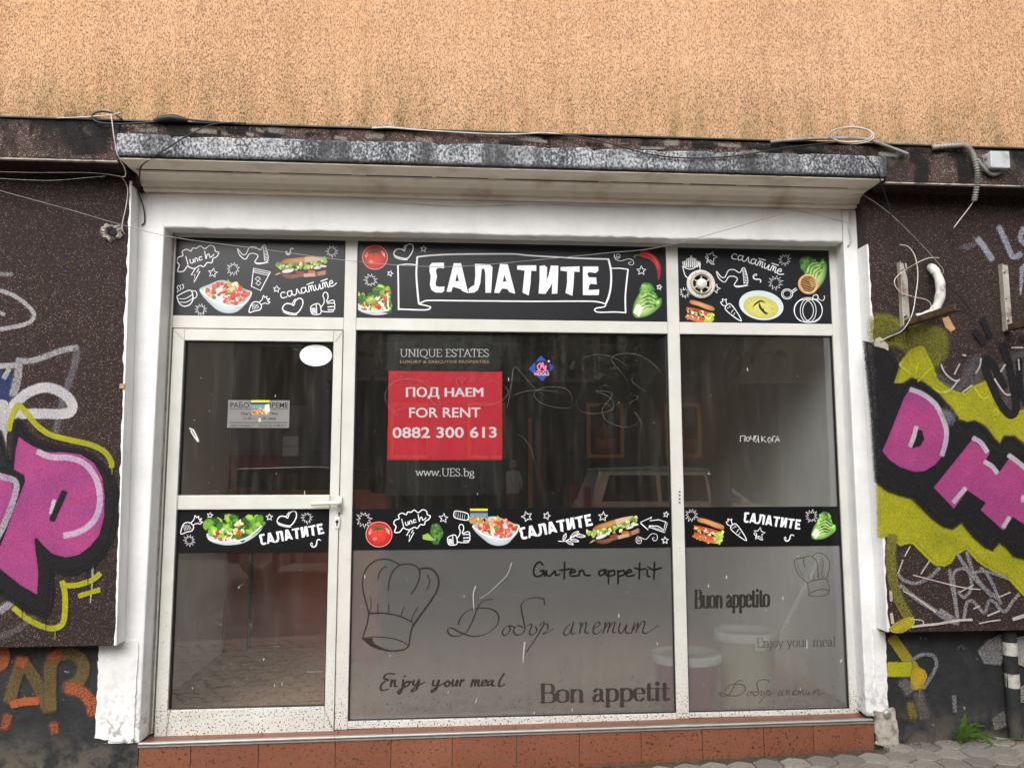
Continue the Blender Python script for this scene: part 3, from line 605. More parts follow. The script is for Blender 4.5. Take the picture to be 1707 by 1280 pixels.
# ================================================================ printed signs and bands
WH = c8(244, 244, 248)
def TR(pts, c, s, rot=0.0, fx=1, src=(0, 0)):
    ca, sa = math.cos(rot), math.sin(rot); o = []
    for x, y in pts:
        x = (x - src[0]) * s * fx; y = (y - src[1]) * s; o.append((c[0] + x * ca - y * sa, c[1] + x * sa + y * ca))
    return o
def star_pts(k=.45, n=5, jit=0.0, seed=0):
    rr = random.Random(seed)
    return [((1 if i % 2 == 0 else k) * math.sin(math.pi * i / n) * (1 + rr.uniform(-jit, jit)), -(1 if i % 2 == 0 else k) * math.cos(math.pi * i / n) * (1 + rr.uniform(-jit, jit))) for i in range(2 * n)]
class Face:
    "a printed face: every drawing on it becomes a part"
    def __init__(s, parent, Y): s.p, s.Y = parent, Y
    def d(s): return Draw(0, 0, 1.0, s.Y)
    def done(s, D, name): return D.build(name, M['print'], s.p)
    def star(s, x, y, r, rot=.1, bold=1.5, solid=False, seed=0):
        D = s.d(); D.stroke(TR(star_pts(.45, 5, .08, seed + int(x)), (x, y), r, rot), bold, WH, closed=True, smooth=False)
        if solid: D.stroke(TR([(-.9, .1), (-.75, .35), (-.35, .45), (-.5, 1.05), (-.1, .75), (.3, 1.0), (.75, .95)], (x, y), r, rot), bold, WH, smooth=False)
        s.done(D, 'drawn_star')
    def burst(s, x, y, r, seed=0):
        D = s.d(); D.stroke(TR(star_pts(.52, 11, .14, seed + int(x)), (x, y), r, .2), 1.3, WH, closed=True, smooth=False); s.done(D, 'drawn_burst')
    def heart(s, x, y, k, rot=0.0):
        D = s.d(); o = (1125, 680); a = k / 5.173
        D.stroke(TR([(1135, 668), (1150, 630), (1185, 606), (1213, 625), (1208, 675), (1165, 735), (1110, 735), (1050, 712), (1040, 690), (1065, 655), (1110, 655)], (x, y), a, rot, 1, o), 1.9, WH, closed=True)
        D.stroke(TR([(1042, 705), (1055, 730), (1110, 748), (1165, 750)], (x, y), a, rot, 1, o), 1.2, WH)
        for i in range(7): D.stroke(TR([(1058 + i * 15, 717 + i * 3.4), (1060 + i * 15, 733 + i * 2.2)], (x, y), a, rot, 1, o), 1.0, WH)
        D.stroke(TR([(1122, 655), (1135, 632), (1150, 612)], (x, y), a, rot, 1, o), 1.2, WH); s.done(D, 'drawn_heart')
    def cloud(s, x, y, k):
        D = s.d(); o = (310, 270); a = k / 5.173
        D.stroke(TR([(135, 370), (150, 320), (128, 290), (140, 255), (180, 240), (175, 205), (210, 185), (250, 200), (265, 175), (300, 175), (330, 155), (370, 180), (410, 152), (450, 165), (460, 200), (490, 215), (470, 250), (440, 265), (430, 300), (390, 300), (360, 335), (330, 325), (280, 350), (240, 340), (220, 330), (190, 370), (160, 378)], (x, y), a, 0, 1, o), 1.7, WH, closed=True)
        D.stroke(TR([(290, 345), (252, 408), (285, 400), (276, 470), (328, 375), (298, 385), (318, 352)], (x, y), a, 0, 1, o), 1.6, WH, smooth=False)
        for st in ([(205, 245), (225, 318)], [(240, 272), (248, 302), (268, 300), (268, 268), (275, 296)], [(285, 298), (285, 266), (300, 262), (310, 290)], [(345, 250), (325, 252), (322, 278), (350, 272)], [(368, 198), (380, 268), (388, 235), (405, 226), (415, 255), (438, 240), (448, 228)]):
            D.stroke(TR(st, (x, y), a, 0, 1, o), 1.5, WH)
        s.done(D, 'drawn_thought_cloud')
    def thumb(s, x, y, k):
        D = s.d(); o = (1385, 660); a = k / 5.173
        for st, cl in (([(1290, 672), (1355, 655), (1370, 735), (1302, 745), (1283, 710)], True), ([(1330, 662), (1335, 740)], False),
                   ([(1366, 690), (1395, 650), (1398, 610), (1388, 585), (1400, 557), (1425, 562), (1432, 600), (1420, 638), (1470, 622), (1488, 635), (1480, 652)], False),
                   ([(1425, 650), (1480, 648), (1492, 662), (1480, 678), (1430, 680)], False), ([(1430, 682), (1482, 678), (1490, 695), (1475, 706), (1430, 705)], False), ([(1432, 708), (1475, 706), (1470, 722), (1400, 722), (1370, 712)], False)):
            D.stroke(TR(st, (x, y), a, 0, 1, o), 1.5, WH, closed=cl)
        for i in range(6): D.stroke(TR([(1290 + i * 6, 690), (1296 + i * 6, 735)], (x, y), a, 0, 1, o), .8, WH, .6)
        s.done(D, 'drawn_thumb_up')
    def beet(s, x, y, k, rot=0.0):
        D = s.d(); o = (840, 655); a = k / 5.173
        D.stroke(TR([(752, 728), (765, 670), (790, 640), (830, 640), (858, 670), (845, 705), (800, 715)], (x, y), a, rot, 1, o), 1.6, WH, closed=True)
        for i in range(5): D.stroke(TR([(775 + i * 12, 655 + i), (785 + i * 13, 705 - i * 3)], (x, y), a, rot, 1, o), .8, WH)
        D.stroke(TR([(838, 642), (865, 615), (875, 582), (888, 600), (905, 590), (905, 615), (930, 610), (910, 632), (932, 638), (912, 655), (890, 648), (855, 660)], (x, y), a, rot, 1, o), 1.3, WH); s.done(D, 'drawn_beetroot')
    def swirl(s, x, y, k, rot=0.0, fx=1):
        D = s.d(); o = (0, 0)
        D.stroke(TR([(-22, -2), (-30, -12), (-38, 2), (-28, 22), (-8, 24), (8, 8), (14, -14), (28, -24), (44, -14)], (x, y), k, rot, fx, o), 1.3, WH)
        D.stroke(TR([(-28, 0), (-24, 16), (-8, 18), (4, 4), (12, -18), (28, -28), (40, -20)], (x, y), k, rot, fx, o), .8, WH); s.done(D, 'drawn_swirl')
    def arrow(s, x, y, k):
        D = s.d(); o = (785, 225); a = k / 5.173
        D.stroke(TR([(650, 180), (670, 235), (720, 270), (755, 225), (800, 222), (828, 245), (803, 300), (912, 285), (895, 165), (872, 152), (848, 190), (800, 165), (755, 170), (735, 205), (720, 230), (690, 225), (655, 180)], (x, y), a, 0, 1, o), 1.4, WH)
        for i in range(9): D.stroke(TR([(875 + i, 175 + i * 13), (897 + i * 1.5, 168 + i * 13)], (x, y), a, 0, 1, o), .9, WH)
        D.stroke(TR([(872, 155), (885, 285)], (x, y), a, 0, 1, o), 1.0, WH); D.stroke(TR([(803, 300), (830, 312), (918, 298)], (x, y), a, 0, 1, o), 1.2, WH); s.done(D, 'drawn_arrow')
    def carrot(s, x, y, k, rot=0.0):
        D = s.d(); o = (615, 660); a = k / 5.69
        D.stroke(TR([(715, 770), (640, 725), (570, 665), (565, 635), (600, 605), (635, 630), (690, 710)], (x, y), a, rot, 1, o), 1.5, WH, closed=True)
        D.stroke(TR([(570, 625), (540, 620), (520, 590), (540, 585), (535, 560), (560, 570), (575, 560), (570, 585), (580, 612)], (x, y), a, rot, 1, o), 1.3, WH)
        for q_ in ([(580, 650), (600, 640)], [(620, 690), (640, 660)], [(640, 715), (655, 690)], [(600, 625), (615, 640)]): D.stroke(TR(q_, (x, y), a, rot, 1, o), 1.0, WH)
        s.done(D, 'drawn_carrot')
    def word(s, x0, y0, x1, y1, h):
        "the brush word in capitals from (x0, y0) to (x1, y1), centre line, letter height h"
        D = s.d(); L = math.hypot(x1 - x0, y1 - y0); ux, uy = (x1 - x0) / L, (y1 - y0) / L
        for loops in CAPS:
            D.fill([[(x0 + ux * u * L - uy * v * h, y0 + uy * u * L + ux * v * h) for u, v in l] for l in loops], WH)
        s.done(D, 'lettering')
    def script(s, x0, y0, x1, y1, h, bow=0.0):
        D = s.d(); L = math.hypot(x1 - x0, y1 - y0); ux, uy = (x1 - x0) / L, (y1 - y0) / L
        for st in SCRIPT:
            pts = []
            for u, v in st:
                u /= 8.1; b = -bow * 4 * u * (1 - u); pts.append((x0 + ux * u * L + uy * v * h, y0 + uy * u * L - ux * v * h + b))
            D.stroke(pts, 1.6, WH)
        s.done(D, 'lettering')
    # ---- printed food
    def tomato(s, x, y, r):
        D = s.d(); D.fan(TR([(-.95, -.25), (-.8, -.65), (-.4, -.9), (0, -.85), (.35, -.92), (.75, -.65), (1.0, -.1), (.92, .4), (.55, .82), (.1, .98), (-.45, .9), (-.85, .45)], (x, y), r), (x - r * .2, y - r * .1), c8(236, 72, 56), c8(160, 18, 22))
        D.stroke(TR(D.ell(0, .03, .96, .92), (x, y), r), r * .06, c8(226, 150, 146), closed=True)
        D.fill(TR([(.45, -.5), (.75, -.3), (.8, .05), (.6, -.15)], (x, y), r), c8(250, 190, 184)); D.fill(TR([(-.8, -.1), (-.6, -.4), (-.5, -.2), (-.7, .1)], (x, y), r), c8(246, 160, 150))
        D.fill(TR(D.ell(-.3, .35, .16, .12, 10), (x, y), r), c8(246, 130, 116))
        for a, l in ((-2.6, .75), (-2.0, .4), (-.9, .5), (-.3, .55), (.15, .75), (1.6, .75), (2.7, .7)):
            D.stroke(TR([(-.1, -.38), (-.1 + math.cos(a) * l * .5, -.4 + math.sin(a) * l * .35), (-.1 + math.cos(a) * l, -.36 + math.sin(a) * l * .7)], (x, y), r), r * .13, c8(52, 92, 40), taper=.8)
        s.done(D, 'printed_tomato')
    def chunks(s, D, pts, n, cols, r0, r1, seed):
        rr = random.Random(seed); xs = [p[0] for p in pts]; ys = [p[1] for p in pts]; k = 0; it = 0
        def inside(x, y):
            c = False; j = len(pts) - 1
            for i in range(len(pts)):
                if (pts[i][1] > y) != (pts[j][1] > y) and x < (pts[j][0] - pts[i][0]) * (y - pts[i][1]) / (pts[j][1] - pts[i][1]) + pts[i][0]: c = not c
                j = i
            return c
        while k < n and it < n * 30:
            it += 1; x, y = rr.uniform(min(xs), max(xs)), rr.uniform(min(ys), max(ys))
            if inside(x, y): k += 1; c = rr.choice(cols); f = rr.uniform(.75, 1.2); D.blob(x, y, rr.uniform(r0, r1), tuple(min(1, v * f) for v in c), 6, rr.uniform(.5, 1), rr.uniform(0, 3))
    RED = [c8(206, 70, 46), c8(226, 96, 66), c8(190, 50, 36), c8(216, 84, 60), c8(230, 150, 120), c8(96, 120, 44), c8(236, 206, 170)]
    GRN = [c8(92, 152, 40), c8(126, 182, 54), c8(62, 112, 32), c8(150, 196, 70), c8(44, 84, 26)]
    def salsa_bowl(s, x, y, k, rot=0.0):
        o = (550, 590); a = k / 5.173; D = s.d(); t_ = lambda p: TR(p, (x, y), a, rot, 1, o)
        D.fan(t_([(325, 525), (400, 490), (510, 450), (620, 480), (720, 530), (775, 550), (760, 610), (700, 680), (640, 725), (560, 735), (480, 710), (400, 640), (345, 580)]), t_([(560, 640)])[0], c8(226, 230, 234), c8(170, 186, 194))
        s.chunks(D, t_([(350, 535), (450, 485), (520, 470), (640, 480), (700, 530), (755, 575), (700, 640), (620, 665), (560, 650), (470, 620), (400, 580)]), 85, s.RED, 3.2, 5.6, int(x))
        D.stroke(t_([(330, 535), (400, 600), (480, 645), (580, 672), (680, 668), (740, 620), (772, 560)]), 2.6, c8(236, 240, 242))
        D.fill(t_([(560, 500), (568, 440), (595, 480), (590, 500)]), c8(150, 190, 90)); D.blob(*t_([(575, 555)])[0], 4, c8(120, 160, 60)); s.done(D, 'printed_salsa_bowl')
    def salad(s, x, y, k, half=False):
        o = (635, 310); a = k / 5.69; D = s.d(); xm = 660 if half else 905; t_ = lambda p: TR([(min(q, xm + (10 if half else 0)), r) for q, r in p], (x, y), a, 0, 1, o)
        D.fan(t_([(365, 350), (400, 330), (600, 330), (860, 230), (890, 225), (905, 260), (870, 320), (800, 380), (700, 430), (560, 446), (460, 430), (390, 400)]), t_([(600, 380)])[0], c8(236, 238, 244), c8(196, 202, 214))
        for poly in ([(365, 250), (420, 205), (500, 220), (540, 180), (600, 170), (650, 200), (640, 300), (560, 370), (470, 360), (400, 340)], [(640, 220), (700, 190), (780, 180), (860, 190), (890, 240), (840, 310), (760, 340), (700, 390), (640, 380)]):
            s.chunks(D, t_(poly), 46, s.GRN, 6.0, 9.5, int(x) + len(poly))
        s.chunks(D, t_([(430, 320), (520, 280), (640, 230), (720, 200), (720, 320), (640, 400), (500, 405), (430, 395)]), 44, [c8(236, 226, 190), c8(216, 70, 50), c8(232, 214, 110), c8(190, 44, 36), c8(140, 180, 70), c8(70, 80, 40), c8(240, 236, 216)], 2.6, 4.6, int(x) + 5)
        D.stroke(t_([(385, 385), (460, 410), (560, 412), (700, 395), (800, 340), (890, 262)]), 2.4, c8(234, 236, 244)); s.done(D, 'printed_salad_plate')
    def sandwich(s, x, y, k, rot=0.0):
        o = (1200, 345); a = k / 5.173; D = s.d(); t_ = lambda p: TR(p, (x, y), a, rot, 1, o)
        D.fan(t_([(1020, 300), (1060, 270), (1150, 258), (1230, 250), (1380, 250), (1400, 275), (1300, 300), (1150, 310), (1040, 312)]), t_([(1180, 280)])[0], c8(206, 146, 88), c8(150, 92, 50))
        D.fill(t_([(1230, 252), (1290, 248), (1380, 250), (1390, 280), (1230, 296)]), c8(208, 178, 150))
        D.fan(t_([(1030, 395), (1120, 400), (1320, 380), (1415, 370), (1410, 405), (1330, 420), (1200, 425), (1120, 440), (1060, 430)]), t_([(1180, 410)])[0], c8(140, 92, 70), c8(104, 62, 46))
        D.fill(t_([(1220, 395), (1320, 385), (1322, 418), (1224, 424)]), c8(196, 162, 138)); D.fill(t_([(1345, 380), (1412, 365), (1408, 402), (1345, 412)]), c8(170, 124, 96))
        s.chunks(D, t_([(970, 300), (1040, 312), (1300, 300), (1410, 262), (1420, 300), (1330, 350), (1130, 365), (990, 360)]), 75, [c8(140, 176, 74), c8(176, 200, 104), c8(96, 140, 52), c8(206, 220, 150)], 2.4, 4.4, int(x))
        for e in ((1085, 372, 52, 16, -.15), (1340, 345, 34, 10, -.1), (1390, 330, 30, 10, .1)): D.fill(t_(D.ell(*e[:4], 16, e[4])), c8(224, 214, 226))
        D.fill(t_(D.ell(1290, 378, 34, 13, 14)), c8(200, 88, 50)); D.fill(t_(D.ell(1190, 385, 40, 10, 14)), c8(150, 64, 60)); D.fill(t_([(970, 405), (1010, 385), (1030, 392), (990, 408)]), c8(200, 160, 110)); s.done(D, 'printed_sandwich')
    def club(s, x, y, k):
        o = (320, 310); a = k / 5.786; D = s.d(); t_ = lambda p: TR(p, (x, y), a, 0, 1, o)
        D.fan(t_([(225, 190), (300, 200), (400, 235), (470, 265), (468, 300), (400, 290), (300, 250), (222, 225)]), t_([(330, 235)])[0], c8(222, 168, 112), c8(170, 108, 64))
        for yy, cc in ((60, c8(206, 84, 52)), (130, c8(196, 90, 58))):
            D.fill(t_([(185, 200 + yy), (300, 222 + yy), (440, 262 + yy), (430, 300 + yy), (300, 262 + yy), (180, 242 + yy)]), cc)
            s.chunks(D, t_([(195, 222 + yy), (300, 240 + yy), (420, 282 + yy), (410, 312 + yy), (300, 292 + yy), (200, 262 + yy)]), 26, [c8(226, 214, 160), c8(150, 170, 70), c8(70, 70, 40), c8(236, 226, 196), c8(190, 80, 56)], 1.6, 3.2, int(x) + yy)
        D.fill(t_([(170, 355), (270, 385), (390, 415), (385, 440), (280, 415), (168, 375)]), c8(206, 116, 72))
        s.chunks(D, t_([(400, 330), (460, 320), (468, 380), (430, 440), (370, 425), (390, 370)]), 30, [c8(190, 206, 74), c8(160, 186, 56), c8(214, 220, 110)], 2.4, 4.2, int(x)); s.done(D, 'printed_club_sandwich')
    def lettuce(s, x, y, k, rot=0.0, fx=1):
        o = (1405, 650); a = k / 5.886; D = s.d(); t_ = lambda p: TR(p, (x, y), a, rot, fx, o)
        D.fan(t_([(1262, 770), (1275, 690), (1300, 630), (1330, 580), (1345, 510), (1375, 478), (1430, 485), (1465, 520), (1480, 590), (1505, 635), (1545, 630), (1545, 690), (1500, 745), (1420, 800), (1320, 825), (1280, 810)]), t_([(1350, 740)])[0], c8(206, 230, 150), c8(66, 128, 50))
        s.chunks(D, t_([(1345, 520), (1430, 490), (1470, 540), (1500, 640), (1540, 640), (1530, 690), (1430, 720), (1350, 650), (1320, 630)]), 46, [c8(84, 150, 58), c8(116, 178, 76), c8(58, 112, 44), c8(150, 200, 96)], 2.6, 5.0, int(x))
        for i in range(9):
            f = i / 8; D.stroke(t_([(1330 + 20 * f, 770 - 170 * f), (1400 + 20 * f, 720 - 150 * f), (1460 + 30 * f, 720 - 110 * f)]), 1.1, c8(196, 224, 130) if i % 2 else c8(60, 110, 44))
        D.fill(t_([(1268, 770), (1300, 690), (1345, 700), (1360, 760), (1325, 815)]), lambda X, Y_: c8(226, 238, 206)); D.fill(t_(D.ell(1350, 735, 24, 14, 10, -.5)), c8(244, 248, 236)); s.done(D, 'printed_lettuce')
CAPS = []
def _caps():
    z2 = lambda l: [(580 + x / 6.096, 390 + y / 6.096) for x, y in l]; z3 = lambda l: [(840 + x / 5.886, 390 + y / 5.886) for x, y in l]
    G = [[z2([(855, 295), (975, 292), (977, 350), (930, 345), (905, 350), (893, 375), (905, 430), (890, 500), (895, 530), (930, 538), (980, 535), (978, 580), (955, 597), (890, 595), (850, 570), (833, 520), (840, 430), (828, 380), (830, 320)])],
         [z2([(1075, 298), (1150, 298), (1222, 603), (1160, 580), (1150, 562), (1075, 540), (1062, 545), (1050, 588), (1003, 588)]), z2([(1108, 400), (1128, 480), (1092, 482)])],
         [z2([(1290, 305), (1440, 308), (1470, 340), (1455, 598), (1398, 598), (1395, 400), (1385, 355), (1360, 355), (1345, 500), (1320, 570), (1285, 595), (1228, 600), (1225, 560), (1255, 535), (1285, 520), (1295, 420)])],
         [z2([(1545, 305), (1625, 310), (1700, 608), (1640, 590), (1620, 560), (1570, 555), (1555, 570), (1540, 600), (1487, 598)]), z2([(1590, 415), (1610, 483), (1574, 486)])],
         [z3([(130, 310), (318, 308), (318, 365), (268, 362), (262, 480), (243, 605), (183, 575), (190, 500), (203, 360), (130, 350)])],
         [z3([(350, 315), (400, 308), (425, 330), (420, 440), (415, 465), (440, 400), (460, 310), (535, 312), (525, 585), (470, 588), (475, 480), (455, 520), (408, 588), (340, 585), (350, 450)])],
         [z3([(555, 325), (742, 318), (742, 375), (690, 370), (685, 480), (672, 608), (605, 580), (620, 480), (620, 370), (555, 360)])],
         [z3([(775, 320), (925, 320), (928, 360), (900, 385), (835, 375), (820, 390), (830, 425), (905, 428), (912, 495), (850, 490), (835, 510), (830, 550), (935, 545), (930, 600), (775, 600)])]]
    for loops in G: CAPS.append([[((x - 715.8) / 283.1, (y - 465) / 50.0) for x, y in l] for l in loops])
_caps()
SCRIPT = []
def _script():
    a = [(.7, .9), (.2, .9), (.05, .4), (.3, .05), (.65, .4), (.75, 1.0), (.72, .3), (1.0, .05)]
    tt = [[(.1, .05), (.2, .9), (.4, .9), (.45, .1), (.5, .8), (.75, .9), (.8, .1), (1.0, .08)], [(0, 1.3), (1.0, 1.42)]]
    SCRIPT.append([(.8, .85), (.4, 1), (.1, .6), (.25, .1), (.9, .1)]); SCRIPT.append([(x + 1, y) for x, y in a]); SCRIPT.append([(2.02, .05), (2.3, .3), (2.5, 1), (2.7, .3), (3.0, .05)])
    SCRIPT.append([(x + 3, y) for x, y in a]); SCRIPT.extend([[(x + 4, y) for x, y in q_] for q_ in tt]); SCRIPT.append([(5.1, .9), (5.15, .2), (5.45, .1), (5.75, .9), (5.75, .1), (6, .08)])
    SCRIPT.extend([[(x + 6, y) for x, y in q_] for q_ in tt]); SCRIPT.append([(7.15, .5), (7.6, .6), (7.5, 1), (7.2, .8), (7.1, .2), (7.5, .05), (8.1, .4)])
_script()
def panel(name, label, x0, x1, z0, z1, m, y0, y1, cat):
    q = MB(); q.box(x0, x1, y0, y1, z0, z1); return tag(q.build(name, m), label, cat)
SY = .0105
sgL = panel('sign_panel', 'black chalk style sign above the door with salsa bowl and sandwich', xa + .007, xb - .007, zu + .004, zt - .007, M['sign'], SY, .02, 'sign')
sgC = panel('sign_panel', 'wide black name sign with banner in large white capitals above the middle window', xc + .007, xd - .007, zu + .004, zt - .007, M['sign'], SY, .02, 'sign')
sgR = panel('sign_panel', 'black sign above the right window with soup bowl, fan and vent', xe + .007, xf - .007, zu + .004, zt - .007, M['sign'], SY, .02, 'sign')
F = Face(sgL, SY - .0006); z1 = lambda x, y: (270 + x / 5.173, 380 + y / 5.173)
F.cloud(*z1(310, 270), 1); F.star(*z1(440, 388), 8, .15); F.burst(*z1(615, 355), 11.5); F.arrow(*z1(785, 225), 1); F.swirl(*z1(1100, 205), .17, -.3); F.burst(*z1(1465, 205), 10); F.burst(*z1(335, 705), 10)
F.salsa_bowl(*z1(550, 590), 1); F.sandwich(*z1(1200, 345), 1); F.beet(*z1(840, 655), 1); F.star(*z1(988, 528), 6, .1); F.heart(*z1(1125, 680), 1); F.thumb(*z1(1385, 660), 1)
F.script(*z1(1025, 612), *z1(1510, 495), 10)
D = F.d().at(270, 380, 5.173)
D.stroke([(128, 590), (150, 650), (190, 675), (240, 660), (268, 610), (250, 540), (190, 555), (128, 590)], 8, WH); D.stroke([(255, 545), (290, 545), (302, 580), (285, 605), (262, 605)], 7, WH)
D.stroke([(140, 610), (200, 610), (262, 575)], 6, WH); D.stroke([(150, 640), (210, 640), (262, 610)], 6, WH)
for x in (130, 152, 176): D.stroke([(x, 555 - (x - 130) * .6), (x + 12, 535 - (x - 130) * .6), (x, 515 - (x - 130) * .5), (x + 12, 495 - (x - 130) * .2)], 6, WH)
F.done(D, 'drawn_coffee_cup')
D = F.d().at(270, 380, 5.173)
D.stroke([(790, 348), (935, 380), (850, 540), (772, 505)], 9, WH, closed=True, smooth=False); D.stroke([(788, 365), (925, 395)], 6, WH); D.stroke([(786, 380), (915, 410)], 5, WH)
for c_ in ((825, 440), (830, 478)): D.stroke([(c_[0] - 22, c_[1]), (c_[0], c_[1] - 20), (c_[0] + 24, c_[1] - 4), (c_[0] + 4, c_[1] + 18)], 6, WH, closed=True, smooth=False)
F.done(D, 'drawn_glass')
# name sign
F = Face(sgC, SY - .0006); z2 = lambda x, y: (580 + x / 6.096, 390 + y / 6.096); z3 = lambda x, y: (840 + x / 5.886, 390 + y / 5.886)
F.tomato(*z2(275, 235), 21.5); F.heart(*z2(562, 185), .95); F.star(*z2(768, 153), 5.5, .1); F.star(*z2(428, 403), 5, .3); F.burst(*z2(230, 472), 11)
F.salad(626.5 + 14, 502, .98, True); F.star(*z3(1348, 362), 8, 0); F.star(*z3(1525, 522), 4.6, .2); F.lettuce(*z3(1405, 650), 1)
F.word(715.8, 465, 998.9, 465, 50)
D = F.d()
for st, w_ in (([z2(720, 705), z2(705, 560), z2(695, 400), z2(705, 232)], 3.0), ([z2(705, 234), z2(850, 218), z2(1100, 207), z2(1500, 204), z2(1707, 206), z3(250, 212), z3(700, 238), z3(1030, 248)], 2.4),
              ([z3(1025, 248), z3(1050, 360), z3(1050, 500), z3(1030, 610), z3(998, 688)], 3.2), ([z2(728, 712), z2(760, 690), z2(830, 676), z2(1100, 678), z2(1707, 684), z3(300, 662), z3(800, 660), z3(930, 668), z3(998, 688)], 2.2),
              ([z2(720, 712), z2(820, 735), z2(838, 752), z2(780, 772), z2(520, 764)], 2.2), ([z2(515, 770), z2(512, 500), z2(508, 318)], 2.6), ([z2(508, 318), z2(600, 308), z2(695, 315)], 1.8),
              ([z3(1000, 690), z3(985, 715), z3(910, 728), z3(890, 748), z3(930, 768), z3(1080, 766), z3(1195, 772)], 2.0), ([z3(1195, 772), z3(1192, 600), z3(1218, 348)], 2.6), ([z3(1218, 348), z3(1140, 338), z3(1055, 338)], 1.8)):
    D.stroke(st, w_, WH)
F.done(D, 'drawn_banner')
D = F.d().at(840, 390, 5.886); D.stroke([(1130, 225), (1105, 225), (1110, 200), (1140, 210), (1125, 240), (1085, 230), (1085, 200), (1095, 250), (1150, 265), (1220, 245), (1265, 260), (1272, 295), (1240, 305), (1222, 285), (1250, 275)], 5, WH, .9); F.done(D, 'drawn_swirl')
D = F.d().at(840, 390, 5.886); D.fill([(1335, 195), (1360, 172), (1420, 178), (1490, 225), (1530, 290), (1540, 350), (1525, 445), (1512, 445), (1505, 370), (1480, 300), (1430, 250), (1350, 225)], lambda x, y: c8(206, 40, 44) if x < 1500 else c8(166, 26, 32), smooth=True)
D.stroke([(1275, 230), (1300, 208), (1340, 208)], 14, c8(120, 140, 50)); D.stroke([(1360, 190), (1430, 205), (1490, 260), (1520, 340)], 7, c8(232, 110, 100), taper=True); F.done(D, 'printed_chilli')
# right sign
F = Face(sgR, SY - .0006); z4 = lambda x, y: (1110 + x / 5.69, 400 + y / 5.69)
F.star(*z4(430, 165), 10.5, .25, 1.5, True); F.burst(*z4(1128, 188), 10.5); F.burst(*z4(1040, 405), 12); F.burst(*z4(180, 500), 9); F.star(*z4(470, 460), 8, .3); F.arrow(*z4(630, 350), 1.02); F.swirl(*z4(862, 365), .2, 1.2); F.carrot(*z4(615, 660), 1)
F.script(*z4(612, 178), *z4(1112, 345), 9.5, 3.0); F.lettuce(*z4(1400, 285), .95, -.75); F.club(*z4(320, 680), .92)
D = F.d().at(1110, 400, 5.69)
for i in range(9): D.stroke([(168 + i * 17, 262 - abs(4 - i) * 2), (172 + i * 19 - 14, 150 + abs(4 - i) * 14 + (i % 2) * 10), (182 + i * 19 - 12, 148 + abs(4 - i) * 14 + (i % 2) * 8), (182 + i * 17, 260)], 6, WH, smooth=False)
D.stroke([(158, 250), (200, 272), (250, 275), (300, 245), (325, 220), (322, 300)], 8, WH); D.stroke([(158, 250), (180, 330), (205, 360)], 8, WH); F.done(D, 'drawn_fries')
D = F.d().at(1110, 400, 5.69)
D.fan(D.ell(905, 620, 212, 138, 30, .16), (900, 600), c8(204, 214, 218), c8(214, 224, 230)); D.fan(D.ell(902, 640, 168, 104, 28, .2), (880, 620), c8(222, 216, 118), c8(196, 192, 96))
D.stroke([(820, 640), (860, 600), (900, 580), (945, 595)], 17, c8(36, 44, 30), taper=True); D.stroke([(885, 590), (895, 640), (940, 690), (970, 695)], 22, c8(36, 44, 30), taper=True); D.stroke([(925, 650), (930, 690)], 8, c8(36, 44, 30))
rr = random.Random(4)
for i in range(26): D.blob(rr.uniform(770, 1040), rr.uniform(560, 730), rr.uniform(3, 5.5), c8(110, 112, 60), 5)
F.done(D, 'printed_soup_bowl')
D = F.d().at(1110, 400, 5.69); D.stroke(D.ell(1150, 513, 52, 47, 20), 7, WH, closed=True); D.stroke(D.ell(1150, 513, 38, 34, 16), 5, WH, closed=True); D.stroke([(1195, 485), (1235, 455)], 7, WH); D.stroke([(1205, 500), (1245, 470)], 7, WH); F.done(D, 'drawn_spoon')
D = F.d().at(1110, 400, 5.69)
for e in ((1350, 665, 135, 118), (1350, 670, 75, 112), (1310, 670, 90, 105), (1390, 672, 92, 108)): D.stroke(D.ell(*e, 24), 6, WH, closed=True)
D.stroke([(1390, 570), (1400, 530), (1430, 520), (1445, 545), (1425, 575)], 8, WH); D.stroke([(1445, 560), (1490, 575), (1505, 545), (1500, 530)], 6, WH); F.done(D, 'drawn_pumpkin')

# ---------------------------------------------------------------- black picture bands on the glass
BY = .0205
bnD = panel('window_band', 'black vinyl band with salad plate across the door glass', -.8945, -.1175, .905, 1.124, M['band'], .0125, .0175, 'window sticker')
bnC = panel('window_band', 'long black vinyl band with tomato, broccoli and sandwich across the middle window', xc + .002, xd - .002, .914, 1.128, M['band'], .0165, .0215, 'window sticker')
bnR = panel('window_band', 'black vinyl band with club sandwich and lettuce across the right window', xe + .002, xf - .004, .914, 1.128, M['band'], .0165, .0215, 'window sticker')
F = Face(bnD, .0119); z5 = lambda x, y: (280 + x / 5.69, 830 + y / 5.69)
F.beet(*z5(220, 250), 1.05, -.05); F.star(*z5(398, 163), 5, .2); F.salad(*z5(635, 310), 1); F.star(*z5(962, 180), 6, 0); F.heart(*z5(1125, 200), .95); F.burst(*z5(1318, 188), 10); F.burst(*z5(203, 402), 10); F.swirl(*z5(1400, 430), .22, -.2)
F.word(*z5(872, 402), *z5(1474, 280), 18.5)
F = Face(bnC, .0159); z6 = lambda x, y: (575 + x / 5.99, 830 + y / 5.99); z7 = lambda x, y: (845 + x / 5.69, 830 + y / 5.69)
F.burst(*z6(190, 218), 14); F.tomato(*z6(340, 358), 22.5); F.cloud(*z6(672, 235), .87); F.star(*z6(985, 200), 8, .1); F.thumb(*z6(1135, 375), .93); F.salsa_bowl(*z6(1510, 325), .9, -.06)
